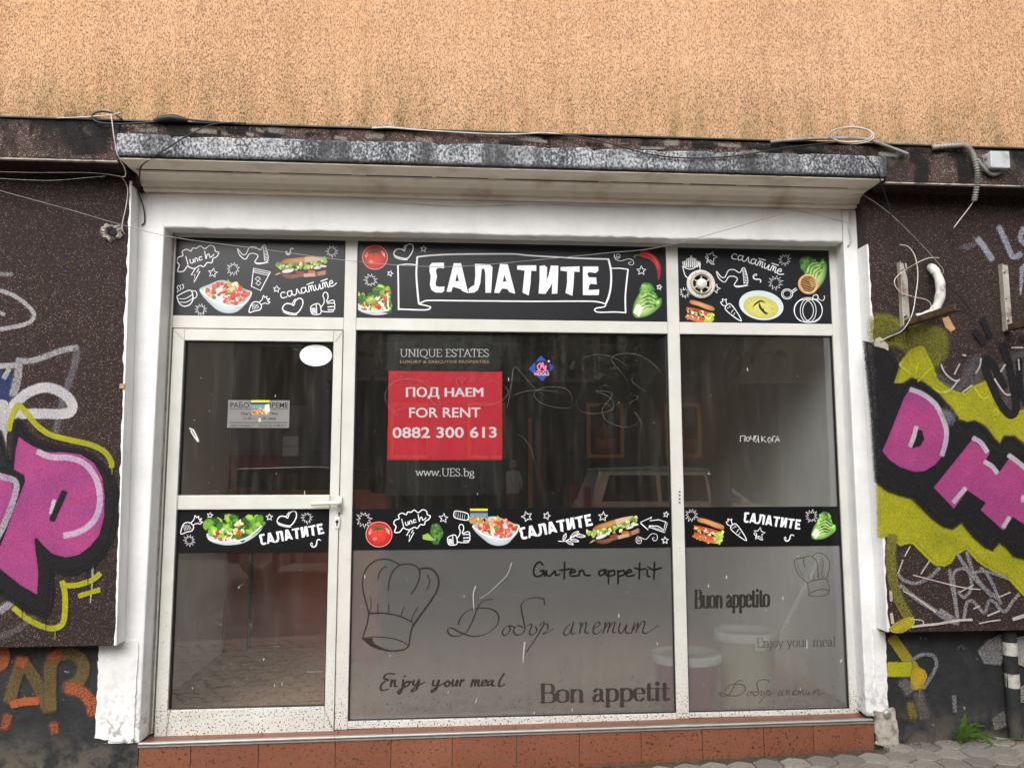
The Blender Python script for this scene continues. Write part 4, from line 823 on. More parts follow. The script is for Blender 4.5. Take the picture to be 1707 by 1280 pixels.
D = F.d().at(575, 830, 5.99); D.fill([(775, 370), (830, 350), (870, 390), (900, 420), (860, 425), (778, 410)], c8(150, 186, 84)); D.fan([(870, 270), (920, 250), (955, 280), (978, 330), (975, 380), (945, 420), (940, 455), (900, 465), (870, 440), (885, 400), (860, 370), (850, 330)], (910, 360), c8(96, 140, 58), c8(50, 96, 36))
F.chunks(D, [(870, 270), (920, 255), (955, 285), (975, 340), (970, 385), (940, 450), (900, 460), (880, 430), (880, 330)], 40, [c8(70, 120, 46), c8(50, 92, 34), c8(104, 150, 70), c8(40, 72, 30)], 11, 20, 6); F.done(D, 'printed_broccoli')
D = F.d().at(575, 830, 5.99); D.stroke([(1090, 150), (1110, 128), (1215, 150), (1235, 185), (1210, 220), (1110, 200), (1088, 180)], 9, WH, closed=True)
for i in range(5): D.stroke([(1110 + i * 22, 140 + i * 5), (1105 + i * 22, 195 + i * 5)], 3, WH, .6)
D.stroke([(1230, 185), (1262, 200), (1215, 220), (1262, 232)], 7, WH, smooth=False); F.done(D, 'drawn_pepper_mill')
F.star(*z7(190, 175), 9, -.3, 1.5, False); F.star(*z7(378, 168), 6.5, .3); F.star(*z7(912, 175), 8, .1); F.star(*z7(1510, 155), 5, .2); F.star(*z7(1500, 400), 6, 0); F.sandwich(*z7(1015, 310), 1.0, -.2)
F.word(*z7(125, 345), *z7(805, 195), 20.5)
D = F.d().at(845, 830, 5.69); D.stroke([(487, 408), (560, 405), (640, 355), (690, 335)], 7, WH)
for a_, b_, w_ in (((535, 400), (560, 335), 22), ((600, 375), (680, 315), 26), ((650, 355), (745, 362), 24), ((560, 405), (630, 440), 22), ((600, 390), (682, 410), 22)):
    m_ = ((a_[0] + b_[0]) / 2, (a_[1] + b_[1]) / 2); dx, dy = b_[0] - a_[0], b_[1] - a_[1]; L_ = math.hypot(dx, dy); nx, ny = -dy / L_ * w_ * .6, dx / L_ * w_ * .6
    D.stroke([a_, (m_[0] + nx, m_[1] + ny), b_, (m_[0] - nx, m_[1] - ny)], 6, WH, closed=True); D.stroke([a_, b_], 4, WH)
F.done(D, 'drawn_olive_branch')
D = F.d().at(845, 830, 5.69); D.stroke([(1265, 230), (1375, 180), (1355, 215), (1440, 205), (1505, 225), (1490, 300), (1430, 265), (1350, 262), (1338, 300)], 8, WH, closed=True, smooth=False)
D.stroke([(1268, 240), (1340, 302), (1350, 275), (1495, 328), (1522, 240), (1505, 225)], 6, WH, smooth=False)
for i in range(12): D.stroke([(1352 + i * 12, 263 + i * 3.2), (1355 + i * 12, 276 + i * 4)], 4, WH)
F.done(D, 'drawn_arrow')
D = F.d().at(845, 830, 5.69); D.stroke([(1270, 395), (1245, 410), (1245, 385), (1275, 385), (1270, 425), (1235, 425), (1225, 390), (1240, 365), (1275, 375), (1320, 390), (1370, 340), (1420, 345), (1425, 390), (1395, 405), (1380, 380), (1400, 375)], 4.5, WH); F.done(D, 'drawn_swirl')
F = Face(bnR, .0159); z8 = lambda x, y: (1125 + x / 5.786, 830 + y / 5.786)
F.burst(*z8(160, 165), 10.5); F.club(*z8(320, 310), 1); F.carrot(*z8(590, 300), .98); F.star(*z8(815, 340), 10, .15, 1.5, True); F.swirl(*z8(1100, 385), .2, -.1); F.burst(*z8(1318, 175), 11); F.lettuce(*z8(1440, 270), .82, .12)
F.word(*z8(665, 188), *z8(1215, 250), 17.5)
# small square stickers with a picture, stuck over other things
def picsticker(x0, y0, x1, y1, Y, label, torn=False):
    D = Draw(0, 0, 1, Y); W_, H_ = x1 - x0, y1 - y0
    o = MB(); a, b = P(x0, y1, Y + .0004), P(x1, y0, Y + .0004); o.box(a.x, b.x, Y + .0004, Y + .0009, a.z, b.z); ro = tag(o.build('square_sticker', M['lid']), label, 'sticker', 'small picture stickers')
    D.fill([(x0, y0), (x1, y0), (x1, y1), (x0, y1)], c8(196, 150, 84)); D.fill([(x0, y0 + H_ * .3), (x1, y0 + H_ * .3), (x1, y0 + H_ * .55), (x0, y0 + H_ * .58)], c8(96, 150, 176)); D.fill([(x0, y0), (x1, y0), (x1, y0 + H_ * .14), (x0, y0 + H_ * .14)], c8(240, 214, 30)); D.fill([(x0, y0 + H_ * .14), (x1, y0 + H_ * .14), (x1, y0 + H_ * .3), (x0, y0 + H_ * .3)], c8(44, 74, 70))
    rr = random.Random(int(x0))
    for i in range(46): D.blob(rr.uniform(x0 + 2, x1 - 2), rr.uniform(y0 + H_ * .5, y1 - 2), rr.uniform(.8, 1.8), rr.choice([c8(214, 150, 70), c8(190, 110, 60), c8(80, 110, 60), c8(230, 210, 160), c8(60, 80, 90)]), 5)
    D.blob(x1 - W_ * .18, y1 - H_ * .28, 2.2, c8(30, 30, 34), 8)
    if torn: D.fill([(x1 - W_ * .25, y0 + H_ * .3), (x1 - 1, y0 + H_ * .25), (x1 + 1, y0 + H_ * .7), (x1 - W_ * .2, y1), (x1 - W_ * .3, y0 + H_ * .6)], c8(214, 214, 214))
    D.build('picture', M['print'], ro)
picsticker(783.5, 847.5, 813, 872.5, .0125, 'small square landscape sticker over the salsa bowl on the middle band')

# ================================================================ frosted films with cut lettering
def film(label, x0, x1, z0, z1):
    q = MB(); q.add([(x0, .0205, z0), (x1, .0205, z0), (x1, .0205, z1), (x0, .0205, z1)], [(0, 1, 2, 3)]); return tag(q.build('frosted_film', M['frost']), label, 'window film')
fmC = film('grey frosted film with chef hat and greetings on the middle window', xc + .002, xd - .002, zb + .0015, .9135)
fmR = film('grey frosted film with small chef hat on the right window', xe + .002, xf - .002, zb + .0015, .9135)
FY = .0198
def nibbed(D, strokes, lo, hi, ang=.5):
    for st in strokes: D.stroke(st, hi, nib=(lo, hi, ang))
D = Draw(570, 900, 4.0, FY)         # chef hat, large
for st, w_ in (([(180, 490), (165, 430), (140, 330), (140, 250), (170, 180), (230, 135), (300, 127), (350, 145), (390, 165)], 9), ([(310, 335), (318, 260), (345, 200), (390, 165), (450, 160), (500, 178), (520, 230), (500, 300), (462, 360)], 9),
               ([(515, 195), (560, 185), (610, 200), (642, 255), (640, 320), (590, 410), (530, 490), (475, 570)], 13), ([(240, 262), (250, 215), (275, 185), (298, 176)], 7), ([(570, 232), (585, 275), (567, 332)], 7),
               ([(175, 490), (240, 485), (320, 492), (400, 512), (470, 548)], 9), ([(178, 490), (168, 560), (150, 610), (138, 660)], 9), ([(475, 560), (458, 620), (448, 690), (440, 712)], 10), ([(140, 655), (190, 700), (260, 728), (340, 738), (410, 730), (440, 710)], 10),
               ([(140, 655), (220, 645), (320, 652), (400, 675), (440, 700)], 6), ([(190, 380), (195, 440), (180, 490)], 6), ([(238, 425), (238, 470), (225, 488), (258, 488)], 6), ([(310, 425), (312, 470), (300, 490), (335, 495)], 6), ([(415, 445), (400, 480), (395, 505)], 6), ([(510, 445), (480, 490), (462, 540)], 6)):
    D.stroke(st, w_)
D.fill([(140, 657), (205, 652), (205, 672), (225, 695), (280, 722), (330, 735), (260, 728), (190, 700)]); D.build('cut_chef_hat', M['cut'], fmC)
D = Draw(1120, 900, 3.368, FY)
for st, w_ in (([(760, 240), (710, 190), (688, 130), (700, 105), (745, 97)], 5), ([(748, 150), (738, 110), (760, 88), (790, 95), (815, 125), (820, 212)], 4.5), ([(790, 92), (815, 72), (850, 78), (880, 110), (884, 160), (870, 210)], 4.5), ([(760, 240), (800, 225), (870, 215)], 5), ([(760, 240), (770, 280), (768, 310)], 4.5), ([(870, 215), (885, 270), (880, 300)], 4.5), ([(768, 305), (800, 285), (850, 275), (882, 285), (870, 305), (820, 316), (768, 310)], 5),
               ([(705, 120), (708, 155), (740, 200)], 3), ([(845, 100), (850, 140), (838, 200)], 3), ([(775, 225), (765, 200)], 3), ([(800, 222), (795, 195)], 3), ([(825, 216), (825, 185)], 3), ([(850, 212), (855, 190)], 3)): D.stroke(st, w_)
D.build('cut_chef_hat', M['cut_f'], fmR)
DOBAR = [[(-75, 395), (-130, 400), (-170, 440), (-210, 540), (-250, 610), (-310, 640), (-360, 630), (-375, 600), (-350, 585), (-280, 620), (-200, 640), (-120, 625), (-50, 570), (-35, 510), (-70, 465), (-150, 452), (-240, 470), (-290, 520), (-305, 565)],
    [(30, 570), (0, 590), (-10, 620), (10, 635), (40, 600), (35, 570), (70, 580)], [(270, 430), (265, 395), (220, 382), (150, 395), (115, 440), (130, 530), (140, 590), (120, 625), (80, 630), (65, 600), (90, 570), (125, 580)], [(155, 570), (180, 560), (185, 575), (170, 620), (195, 630), (220, 600), (210, 575)],
    [(240, 570), (260, 545), (265, 565), (215, 650), (150, 745)], [(235, 610), (265, 565), (290, 560), (290, 595), (260, 625), (300, 610), (330, 590)], [(440, 560), (410, 590), (400, 625), (425, 630), (455, 580), (465, 545), (450, 620), (475, 620)], [(500, 560), (515, 550), (505, 620)], [(505, 600), (530, 555), (550, 555), (540, 610), (565, 620)],
    [(600, 590), (640, 560), (625, 545), (600, 575), (595, 615), (620, 625), (650, 600)], [(670, 560), (680, 550), (660, 620)], [(665, 600), (700, 550), (705, 560), (690, 615)], [(692, 600), (725, 550), (740, 555), (725, 610), (750, 615)], [(775, 550), (765, 600), (785, 620), (820, 560), (810, 610), (840, 620)],
    [(870, 550), (850, 620)], [(860, 600), (895, 550), (880, 615)], [(885, 600), (920, 545), (940, 550), (925, 610), (960, 615), (1025, 570)]]
D = Draw(840, 900, 4.0, FY); nibbed(D, DOBAR, 3.5, 11, .55); tag(D.build('cut_greeting', M['cut'], fmC), 'flowing Cyrillic greeting cut into the film')
D = Draw(0, 0, 1.0, FY); nibbed(D, [[(1200 + (x + 375) * .1255 - .0, 1157.5 + (y - 620) * .106) for x, y in st] for st in DOBAR], .9, 1.7, .55); D.build('cut_greeting', M['cut_f'], fmR)
D = Draw(840, 900, 4.0, FY)
GUT = [[(262, 165), (235, 145), (205, 175), (198, 220), (220, 242), (252, 232), (266, 204)], [(240, 206), (268, 202), (272, 242)], [(285, 200), (284, 228), (308, 238), (340, 204), (346, 234), (372, 226)], [(405, 145), (402, 260)], [(370, 200), (405, 198), (450, 190)], [(445, 220), (475, 210), (465, 195), (440, 215), (452, 240), (490, 235)], [(500, 240), (504, 198)], [(503, 216), (528, 200), (540, 232), (575, 234)],
    [(672, 195), (635, 210), (640, 235), (665, 225), (678, 195), (682, 235), (697, 225)], [(696, 200), (698, 292)], [(698, 215), (730, 200), (738, 228), (700, 240)], [(760, 200), (762, 292)], [(762, 215), (795, 200), (803, 228), (765, 240)], [(820, 220), (850, 210), (840, 195), (815, 215), (825, 240), (872, 232)], [(905, 150), (902, 260)], [(870, 183), (905, 195), (945, 190)], [(955, 197), (958, 238), (975, 240)], [(960, 176), (961, 180)], [(1005, 148), (1000, 260)], [(968, 183), (1000, 197), (1050, 183)]]
for st in GUT: D.stroke(st, 11.5)
D.build('cut_greeting', M['cut_b'], fmC)
D = Draw(570, 900, 4.0, FY)
ENJ = [[(350, 890), (300, 890), (280, 918), (310, 932), (285, 940), (260, 970), (265, 1000), (310, 992)], [(332, 930), (324, 975)], [(328, 955), (352, 930), (352, 970), (370, 972)], [(410, 930), (400, 990), (385, 1022), (375, 1008), (415, 980)], [(418, 905), (421, 908)], [(432, 942), (415, 962), (430, 975), (450, 955), (438, 940), (465, 945)], [(480, 935), (475, 960), (495, 965), (515, 930), (500, 990), (470, 1008), (475, 990), (552, 945)],
    [(612, 935), (606, 965), (630, 965), (648, 930), (630, 990), (602, 1012), (606, 995), (688, 948)], [(703, 938), (685, 960), (703, 975), (720, 952), (706, 938)], [(742, 930), (736, 963), (755, 968), (770, 930), (765, 970)], [(786, 972), (796, 930), (806, 938), (816, 930)], [(872, 930), (862, 975)], [(866, 955), (890, 930), (885, 970)], [(890, 955), (913, 930), (908, 968), (925, 970)], [(935, 957), (963, 942), (955, 930), (937, 945), (937, 970), (966, 962)], [(1000, 935), (975, 945), (973, 970), (998, 952), (1008, 930), (1000, 968), (1020, 968)], [(1082, 888), (1058, 925), (1046, 962), (1058, 974), (1085, 960)]]
for a_, b_ in ((0, 7), (7, 11), (11, 16)):
    D = Draw(570, 900, 4.0, FY); nibbed(D, ENJ[a_:b_ + 1] if b_ == 16 else ENJ[a_:b_], 7, 16, .3); D.build('cut_word', M['cut'], fmC)
# a small roman alphabet: thick and thin strokes, flat serifs
SER = {'B': (.72, [([(.16, 0), (.16, 1)], 'b'), ([(.16, 1), (.42, 1), (.58, .9), (.58, .62), (.42, .53), (.16, .53)], ''), ([(.16, .53), (.46, .53), (.65, .42), (.65, .12), (.46, 0), (.16, 0)], '')]),
 'o': (.58, [([(.29, .68), (.10, .58), (.07, .34), (.10, .1), (.29, 0), (.48, .1), (.51, .34), (.48, .58), (.29, .68)], '')]), 'n': (.66, [([(.14, 0), (.14, .66)], 'b'), ([(.14, .5), (.28, .66), (.44, .64), (.52, .5), (.52, 0)], 'e')]),
 'a': (.54, [([(.10, .54), (.22, .68), (.38, .62), (.40, .45), (.40, .12), (.50, .02)], ''), ([(.40, .40), (.18, .34), (.08, .16), (.18, 0), (.40, .12)], '')]), 'p': (.62, [([(.14, -.3), (.14, .66)], 'b'), ([(.14, .54), (.32, .68), (.50, .58), (.55, .34), (.50, .1), (.32, 0), (.14, .1)], '')]),
 'e': (.52, [([(.08, .40), (.44, .40), (.42, .60), (.27, .68), (.10, .58), (.07, .32), (.13, .08), (.30, 0), (.46, .12)], '')]), 't': (.38, [([(.17, .88), (.17, .12), (.25, 0), (.36, .06)], ''), ([(.03, .64), (.35, .64)], '')]), 'i': (.30, [([(.15, 0), (.15, .66)], 'b'), ([(.15, .9), (.151, .915)], 'd')]),
 'u': (.64, [([(.12, .66), (.12, .2), (.22, .02), (.38, .04), (.50, .16)], 's'), ([(.50, .66), (.50, 0)], 'b')]), 'y': (.56, [([(.06, .66), (.29, .05)], 's'), ([(.50, .66), (.29, .05), (.18, -.24), (.06, -.26)], 's')]), 'r': (.46, [([(.14, 0), (.14, .66)], 'b'), ([(.14, .48), (.26, .64), (.40, .64)], '')]),
 'm': (.98, [([(.14, 0), (.14, .66)], 'b'), ([(.14, .5), (.26, .66), (.40, .64), (.48, .5), (.48, 0)], 'e'), ([(.48, .5), (.62, .66), (.76, .64), (.84, .5), (.84, 0)], 'e')]), 'l': (.30, [([(.15, 0), (.15, 1)], 'b')]), 'j': (.28, [([(.16, .66), (.16, -.1), (.08, -.28), (-.02, -.26)], 's'), ([(.16, .9), (.161, .915)], 'd')]),
 'E': (.62, [([(.15, 0), (.15, 1)], 'b'), ([(.15, 1), (.55, 1), (.57, .8)], ''), ([(.15, .53), (.46, .53)], ''), ([(.15, 0), (.57, 0), (.60, .22)], '')]), 'U': (.82, [([(.15, 1), (.15, .3), (.26, .04), (.44, 0), (.60, .06), (.68, .3)], 's'), ([(.68, .3), (.68, 1)], 'e')]), 'N': (.84, [([(.15, 0), (.15, 1)], 'b'), ([(.15, 1), (.70, 0)], ''), ([(.70, 0), (.70, 1)], 'e')]),
 'I': (.36, [([(.18, 0), (.18, 1)], 'b')]), 'Q': (.86, [([(.43, 1), (.16, .86), (.08, .5), (.16, .14), (.43, 0), (.70, .14), (.78, .5), (.70, .86), (.43, 1)], ''), ([(.40, .02), (.60, -.18), (.95, -.22)], '')]), 'S': (.56, [([(.47, .80), (.40, .96), (.24, 1), (.09, .86), (.12, .64), (.40, .42), (.49, .22), (.36, .02), (.18, 0), (.07, .20)], '')]),
 'T': (.68, [([(.34, 0), (.34, 1)], 's'), ([(.04, .8), (.05, 1), (.63, 1), (.64, .8)], '')]), 'A': (.76, [([(.08, 0), (.38, 1)], 's'), ([(.38, 1), (.70, 0)], 'e'), ([(.20, .36), (.57, .36)], '')]), 'w': (.82, [([(.05, .66), (.22, .02)], 's'), ([(.22, .02), (.41, .62)], ''), ([(.41, .62), (.58, .02)], ''), ([(.58, .02), (.78, .66)], 'e')]),
 'b': (.62, [([(.14, 0), (.14, 1)], 'e'), ([(.14, .54), (.32, .68), (.50, .58), (.55, .34), (.50, .1), (.32, 0), (.14, .1)], '')]), 'g': (.58, [([(.30, .68), (.12, .56), (.10, .40), (.22, .26), (.40, .28), (.48, .44), (.44, .60), (.30, .68)], ''), ([(.22, .26), (.12, .12), (.40, .04), (.52, -.10), (.40, -.28), (.14, -.26), (.08, -.12), (.20, .02)], '')]), '.': (.28, [([(.13, .05), (.131, .06)], 'd')]), ' ': (.34, [])}
def serif(D, body, x0, x1, yb, cap, col, thick=.17, thin=.06, y1=None):
    adv = sum(SER[c][0] for c in body); u = (x1 - x0) / adv; x = x0; y1 = yb if y1 is None else y1
    for ch in body:
        a, sts = SER[ch]; by = yb + (y1 - yb) * (x - x0) / (x1 - x0); f = lambda p: (x + p[0] * u, by - p[1] * cap); w_ = thick * min(u, cap * .8) * (.8 if len(body) > 12 else 1)
        for pts, fl in sts:
            if fl == 'd': D.fill(D.ell(*f(pts[0]), w_ * .62, w_ * .62, 10), col); continue
            D.stroke([f(p) for p in pts], w_, col, smooth=len(pts) > 3, nib=(thin * cap, w_, 0.0))
            for e, k_ in ((pts[0], 'sb'), (pts[-1], 'eb')):
                if fl and fl in k_: D.stroke([f((e[0] - .13, e[1] + (.012 if e[1] < .3 else -.012))), f((e[0] + .13, e[1] + (.012 if e[1] < .3 else -.012)))], thin * cap, col)
        x += a * u
M['cut_n'] = simple('clear_cut_lettering_brown', c8(62, 52, 48), .3, .15, 3, 0)
def serif_words(body, ox, oy, sc, x0, x1, yb, y1, cap, thick, thin, m, parent):
    tot = sum(SER[c][0] for c in body); x = x0
    for w_ in body.split(' '):
        L_ = sum(SER[c][0] for c in w_) * (x1 - x0) / tot; f0, f1 = (x - x0) / (x1 - x0), (x + L_ - x0) / (x1 - x0)
        D = Draw(ox, oy, sc, FY); serif(D, w_, x, x + L_, yb + (y1 - yb) * f0, cap, (1, 1, 1), thick, thin, yb + (y1 - yb) * f1); D.build('cut_word', m, parent); x += L_ + SER[' '][0] * (x1 - x0) / tot
serif_words('Bon appetit', 840, 900, 4.0, 236, 1104, 1082, 1064, 122, .26, .045, M['cut_n'], fmC)
serif_words('Buon appetito', 1120, 900, 3.368, 126, 548, 382, 372, 102, .25, .03, M['cut'], fmR)
serif_words('Enjoy your meal', 1120, 900, 3.368, 476, 920, 602, 595, 52, .13, .05, M['cut_f'], fmR)

MITRE.build('mitre_joint', M['print'], door)
# ================================================================ notices and stickers on the glass
pst = panel('rent_poster', 'red and black for rent poster hanging behind the middle window', P(645, 800, .034).x, P(837, 800, .034).x, P(740, 766.5, .034).z, P(740, 619, .034).z, simple('poster_red', c8(208, 26, 54), .45, .05), .0335, .0345, 'poster')
PY = .0332
D = Draw(0, 0, 1, PY + .0012); D.fill([(645, 557), (836, 559), (836.5, 608), (833, 615), (827, 618.5), (645, 618.5)], c8(5, 6, 8)); D.fill([(644.5, 767), (837.5, 767), (839, 824), (642, 827)], c8(5, 6, 8)); D.build('black_field', M['print'], pst)
D = Draw(0, 0, 1, PY); serif(D, 'UNIQUE ESTATES', 666.5, 815.5, 594.5, 12.2, WH, .15, .06, 594.5); D.build('lettering', M['print'], pst)
D = Draw(0, 0, 1, PY); text_draw(D, 'LUXURY & EXECUTIVE PROPERTIES', 667, 815, 605.2, 4.6, c8(196, 160, 128), .01); D.build('lettering', M['print'], pst)
D = Draw(0, 0, 1, PY); [text_draw(D, 'ПОД HAEM', 676.6 + k_, 804.4 + k_, 661.5, 15.2, WH, 0.0, 661.0) for k_ in (0, .7, 1.4)]; D.build('lettering', M['print'], pst)
D = Draw(0, 0, 1, PY); text_draw(D, 'FOR RENT', 682, 801, 695.5, 16, WH, .013, 695); D.build('lettering', M['print'], pst)
D = Draw(0, 0, 1, PY); text_draw(D, '0882 300 613', 654.5, 828, 729.5, 17.2, WH, .018, 728.8); D.build('lettering', M['print'], pst)
D = Draw(0, 0, 1, PY); serif(D, 'www.UES.bg', 693, 791, 793, 12.5, WH, .12, .055, 793.5); D.build('lettering', M['print'], pst)
hrs = panel('opening_hours_sign', 'grey opening hours notice in black print on the door glass', P(379.5, 690, .017).x, P(482.5, 690, .017).x, P(430, 713, .017).z, P(430, 667, .017).z, simple('notice_grey', c8(128, 127, 126), .5, .05), .0168, .0176, 'notice')
D = Draw(270, 530, 4.0, .0164); K = c8(26, 26, 28)
text_draw(D, 'PAБOTHO BPEME', 456, 842, 598, 36, K, .008); text_draw(D, 'Понеделник – Петък:', 528, 776, 646, 18, K, .015); text_draw(D, '11.00 — 18.00 часа', 545, 760, 677, 17, K, .015); text_draw(D, '„Лима Георгиева 13“ — 20ХХД; Тел. 02 986 20 72', 450, 832, 722, 12, K, .012)
D.stroke([(456, 607), (838, 607)], 3, K); D.stroke([(450, 697), (834, 697)], 4, K); D.build('lettering', M['print'], hrs)
picsticker(419, 667, 449.5, 691.5, .0155, 'small torn square sticker over the opening hours notice', True)
D = Draw(0, 0, 1, .0150); q = MB(); a = P(433, 700, .0155); q.box(a.x - .006, a.x + .006, .0150, .0165, a.z - .011, a.z + .011); tag(q.build('paper_tape', M['cream_pl']), 'small cream strip of tape under the torn sticker on the door', 'tape')
q = MB(); q.prism([(p.x, p.z) for p in [P(x, y, .016) for x, y in Draw().ell(526.5, 592.5, 27, 18, 40)]], 'y', .0158, .0168); tag(q.build('oval_sticker', simple('white_sticker', c8(222, 226, 230), .4, .03)), 'blank white oval sticker in the top corner of the door glass', 'sticker')
D = Draw(850, 540, 4.129, .0205)
q = MB(); q.prism([(p.x, p.z) for p in [P(850 + x / 4.129, 540 + y / 4.129, .0212) for x, y in [(212, 218), (304, 296), (224, 394), (130, 312)]]], 'y', .0207, .0216); dia = tag(q.build('diamond_sticker', simple('blue_sticker', c8(36, 74, 160), .4, .1)), 'blue diamond sticker with pink print on the middle window', 'sticker')
D.fill([(172, 258), (272, 250), (278, 346), (176, 356)], c8(24, 24, 40)); D.stroke([(180, 325), (262, 322)], 7, c8(214, 120, 160))
for st in ([(200, 320), (190, 290), (210, 270), (215, 300), (225, 265), (235, 300), (248, 285), (245, 320)], [(205, 315), (220, 290), (240, 315)]): D.stroke(st, 9, c8(222, 120, 166))
text_draw(D, 'HOOLS', 170, 270, 354, 22, c8(226, 190, 206), .03); D.blob(268, 257, 8, c8(230, 230, 230), 7); D.build('print', M['print'], dia)
# scratches in the glass, dried drips and bird-lime specks
D = Draw(0, 0, 1, .0190); SCR = c8(120, 118, 115)
for st, b in (([(510, 770), (528, 760), (548, 790), (570, 772)], 0),): D.n += 0
for ox, oy, sc, st, w_ in ((580, 540, 4.129, [(235, 465), (290, 560), (345, 632), (280, 570), (255, 490), (300, 410), (380, 378), (470, 385), (540, 420), (600, 480), (635, 555), (590, 545), (530, 480), (495, 410), (510, 385), (560, 410), (610, 500), (650, 555)], 3.2), (580, 540, 4.129, [(650, 560), (700, 520), (790, 440), (770, 380), (745, 380), (760, 430), (830, 510), (900, 555), (1000, 550), (1080, 510), (1103, 460), (1050, 410), (960, 400), (820, 440)], 3),
        (580, 540, 4.129, [(350, 640), (310, 620), (340, 590), (440, 570), (560, 560), (640, 530)], 2.2), (580, 540, 4.129, [(560, 800), (640, 740), (720, 700), (850, 670)], 2.2), (580, 540, 4.129, [(1075, 575), (1100, 560), (1120, 430), (1135, 320), (1160, 295)], 3),
        (850, 540, 4.129, [(5, 490), (15, 400), (25, 310), (45, 300), (90, 350), (180, 450), (280, 520)], 3), (850, 540, 4.129, [(0, 500), (100, 465), (220, 455), (350, 470)], 3), (850, 540, 4.129, [(390, 530), (420, 540), (425, 490), (370, 440), (250, 435), (180, 460), (170, 500), (230, 550), (350, 578), (420, 570), (430, 530)], 3),
        (850, 540, 4.129, [(505, 478), (465, 510), (460, 560), (500, 605), (600, 615), (700, 590), (715, 550), (680, 500), (590, 460), (690, 470), (700, 500), (660, 550), (635, 600), (670, 670), (780, 708), (860, 695), (880, 650), (840, 610)], 3), (850, 540, 4.129, [(825, 430), (780, 350), (720, 280), (700, 240), (740, 210), (850, 205), (940, 240), (1010, 300), (1030, 330), (920, 330)], 3), (850, 540, 4.129, [(820, 298), (780, 270), (700, 225), (600, 210), (520, 230), (495, 260)], 2.5),
        (850, 540, 4.129, [(940, 468), (880, 430), (840, 390), (850, 360)], 3), (850, 540, 4.129, [(830, 480), (885, 505), (830, 540), (825, 570)], 2.5), (850, 540, 4.129, [(890, 755), (905, 690), (880, 630), (860, 610), (930, 715)], 2.5), (850, 540, 4.129, [(40, 750), (100, 790), (150, 870), (170, 960)], 3)):
    D.at(ox, oy, sc).stroke(st, w_ * .62, SCR, taper=True)
sc_o = D.build('scratch', M['print'], sf); tag(sc_o, 'fine looping white scratches on the middle window glass')
D = Draw(1110, 540, 4.128, .0190)
for st in ([(512, 808), (514, 770), (545, 768), (542, 808)], [(555, 805), (550, 785), (570, 775), (578, 795), (562, 808)], [(585, 768), (583, 790), (605, 792)], [(608, 768), (606, 808)], [(640, 815), (635, 768), (615, 770), (615, 788), (636, 790), (618, 812)], [(660, 770), (660, 810)], [(685, 775), (662, 790), (690, 812)], [(700, 795), (715, 778), (728, 795), (710, 818), (700, 795)], [(735, 810), (735, 772), (752, 772)], [(752, 812), (770, 770), (780, 808)], [(755, 798), (778, 795)]): D.stroke(st, 4.2, c8(222, 222, 220), smooth=False)
tag(D.build('scratch', M['print'], sf), 'scratched capital letters on the right window glass')
D = Draw(0, 0, 1, .0140); rr = random.Random(31)
def specks(n, x0, x1, y0, y1, big=.2):
    for i in range(n):
        x, y = rr.uniform(x0, x1), y0 + (y1 - y0) * rr.random() ** .8; 
        if rr.random() < big: D.stroke([(x, y), (x + rr.uniform(-1, 1), y + rr.uniform(2, 6))], rr.uniform(.8, 1.5), c8(206, 204, 198))
        else: D.blob(x, y, rr.uniform(.5, 1.1), c8(140, 138, 132), 5)
specks(18, 300, 548, 590, 820, .1); specks(45, 290, 535, 925, 1172, .05); specks(12, 1140, 1385, 580, 840); specks(55, 588, 1122, 925, 1190, .15); specks(30, 1155, 1405, 925, 1175, .2); specks(12, 600, 1105, 575, 840)
D.stroke([(316, 714), (322, 717), (326, 724), (331, 736), (325, 729), (318, 718)], 2.6, c8(214, 214, 212)); D.stroke([(853, 938), (846, 957), (832, 972), (812, 990), (800, 997)], 1.6, c8(170, 168, 163), taper=.6); D.stroke([(793, 977), (789, 990), (790, 1015)], 2.4, c8(176, 174, 170), taper=.4); D.stroke([(875, 1070), (873, 1085), (872, 1103)], 3.2, c8(178, 175, 170), taper=.5); D.stroke([(795, 1163), (793, 1171)], 2, c8(180, 178, 172)); D.stroke([(1345, 1067), (1345, 1080)], 2, c8(190, 188, 182)); D.stroke([(1403, 1099), (1401, 1103)], 2.4, c8(200, 198, 194))
dk = c8(52, 46, 40)
for i in range(260):
    x = rr.uniform(585, 1405); y = 1190 - abs(rr.gauss(0, 26)) - (x - 585) * .022
    if not 1128 < x < 1152: D.blob(x, y, rr.uniform(.5, 1.0), dk, 5)
o = D.build('splash', M['print'], sf); tag(o, 'dried specks and drips on the window glass', kind='stuff')
D = Draw(1110, 540, 4.128, -.0016)
for i, yy in enumerate((1148, 1172, 1198, 1222)): D.fill([(88, yy), (102, yy + 2), (100, yy + 12), (88, yy + 10)], c8(40, 40, 42)); D.stroke([(98, yy), (90, yy + 10)], 2.5, c8(40, 40, 42))
D.build('small_label', M['print'], sf)

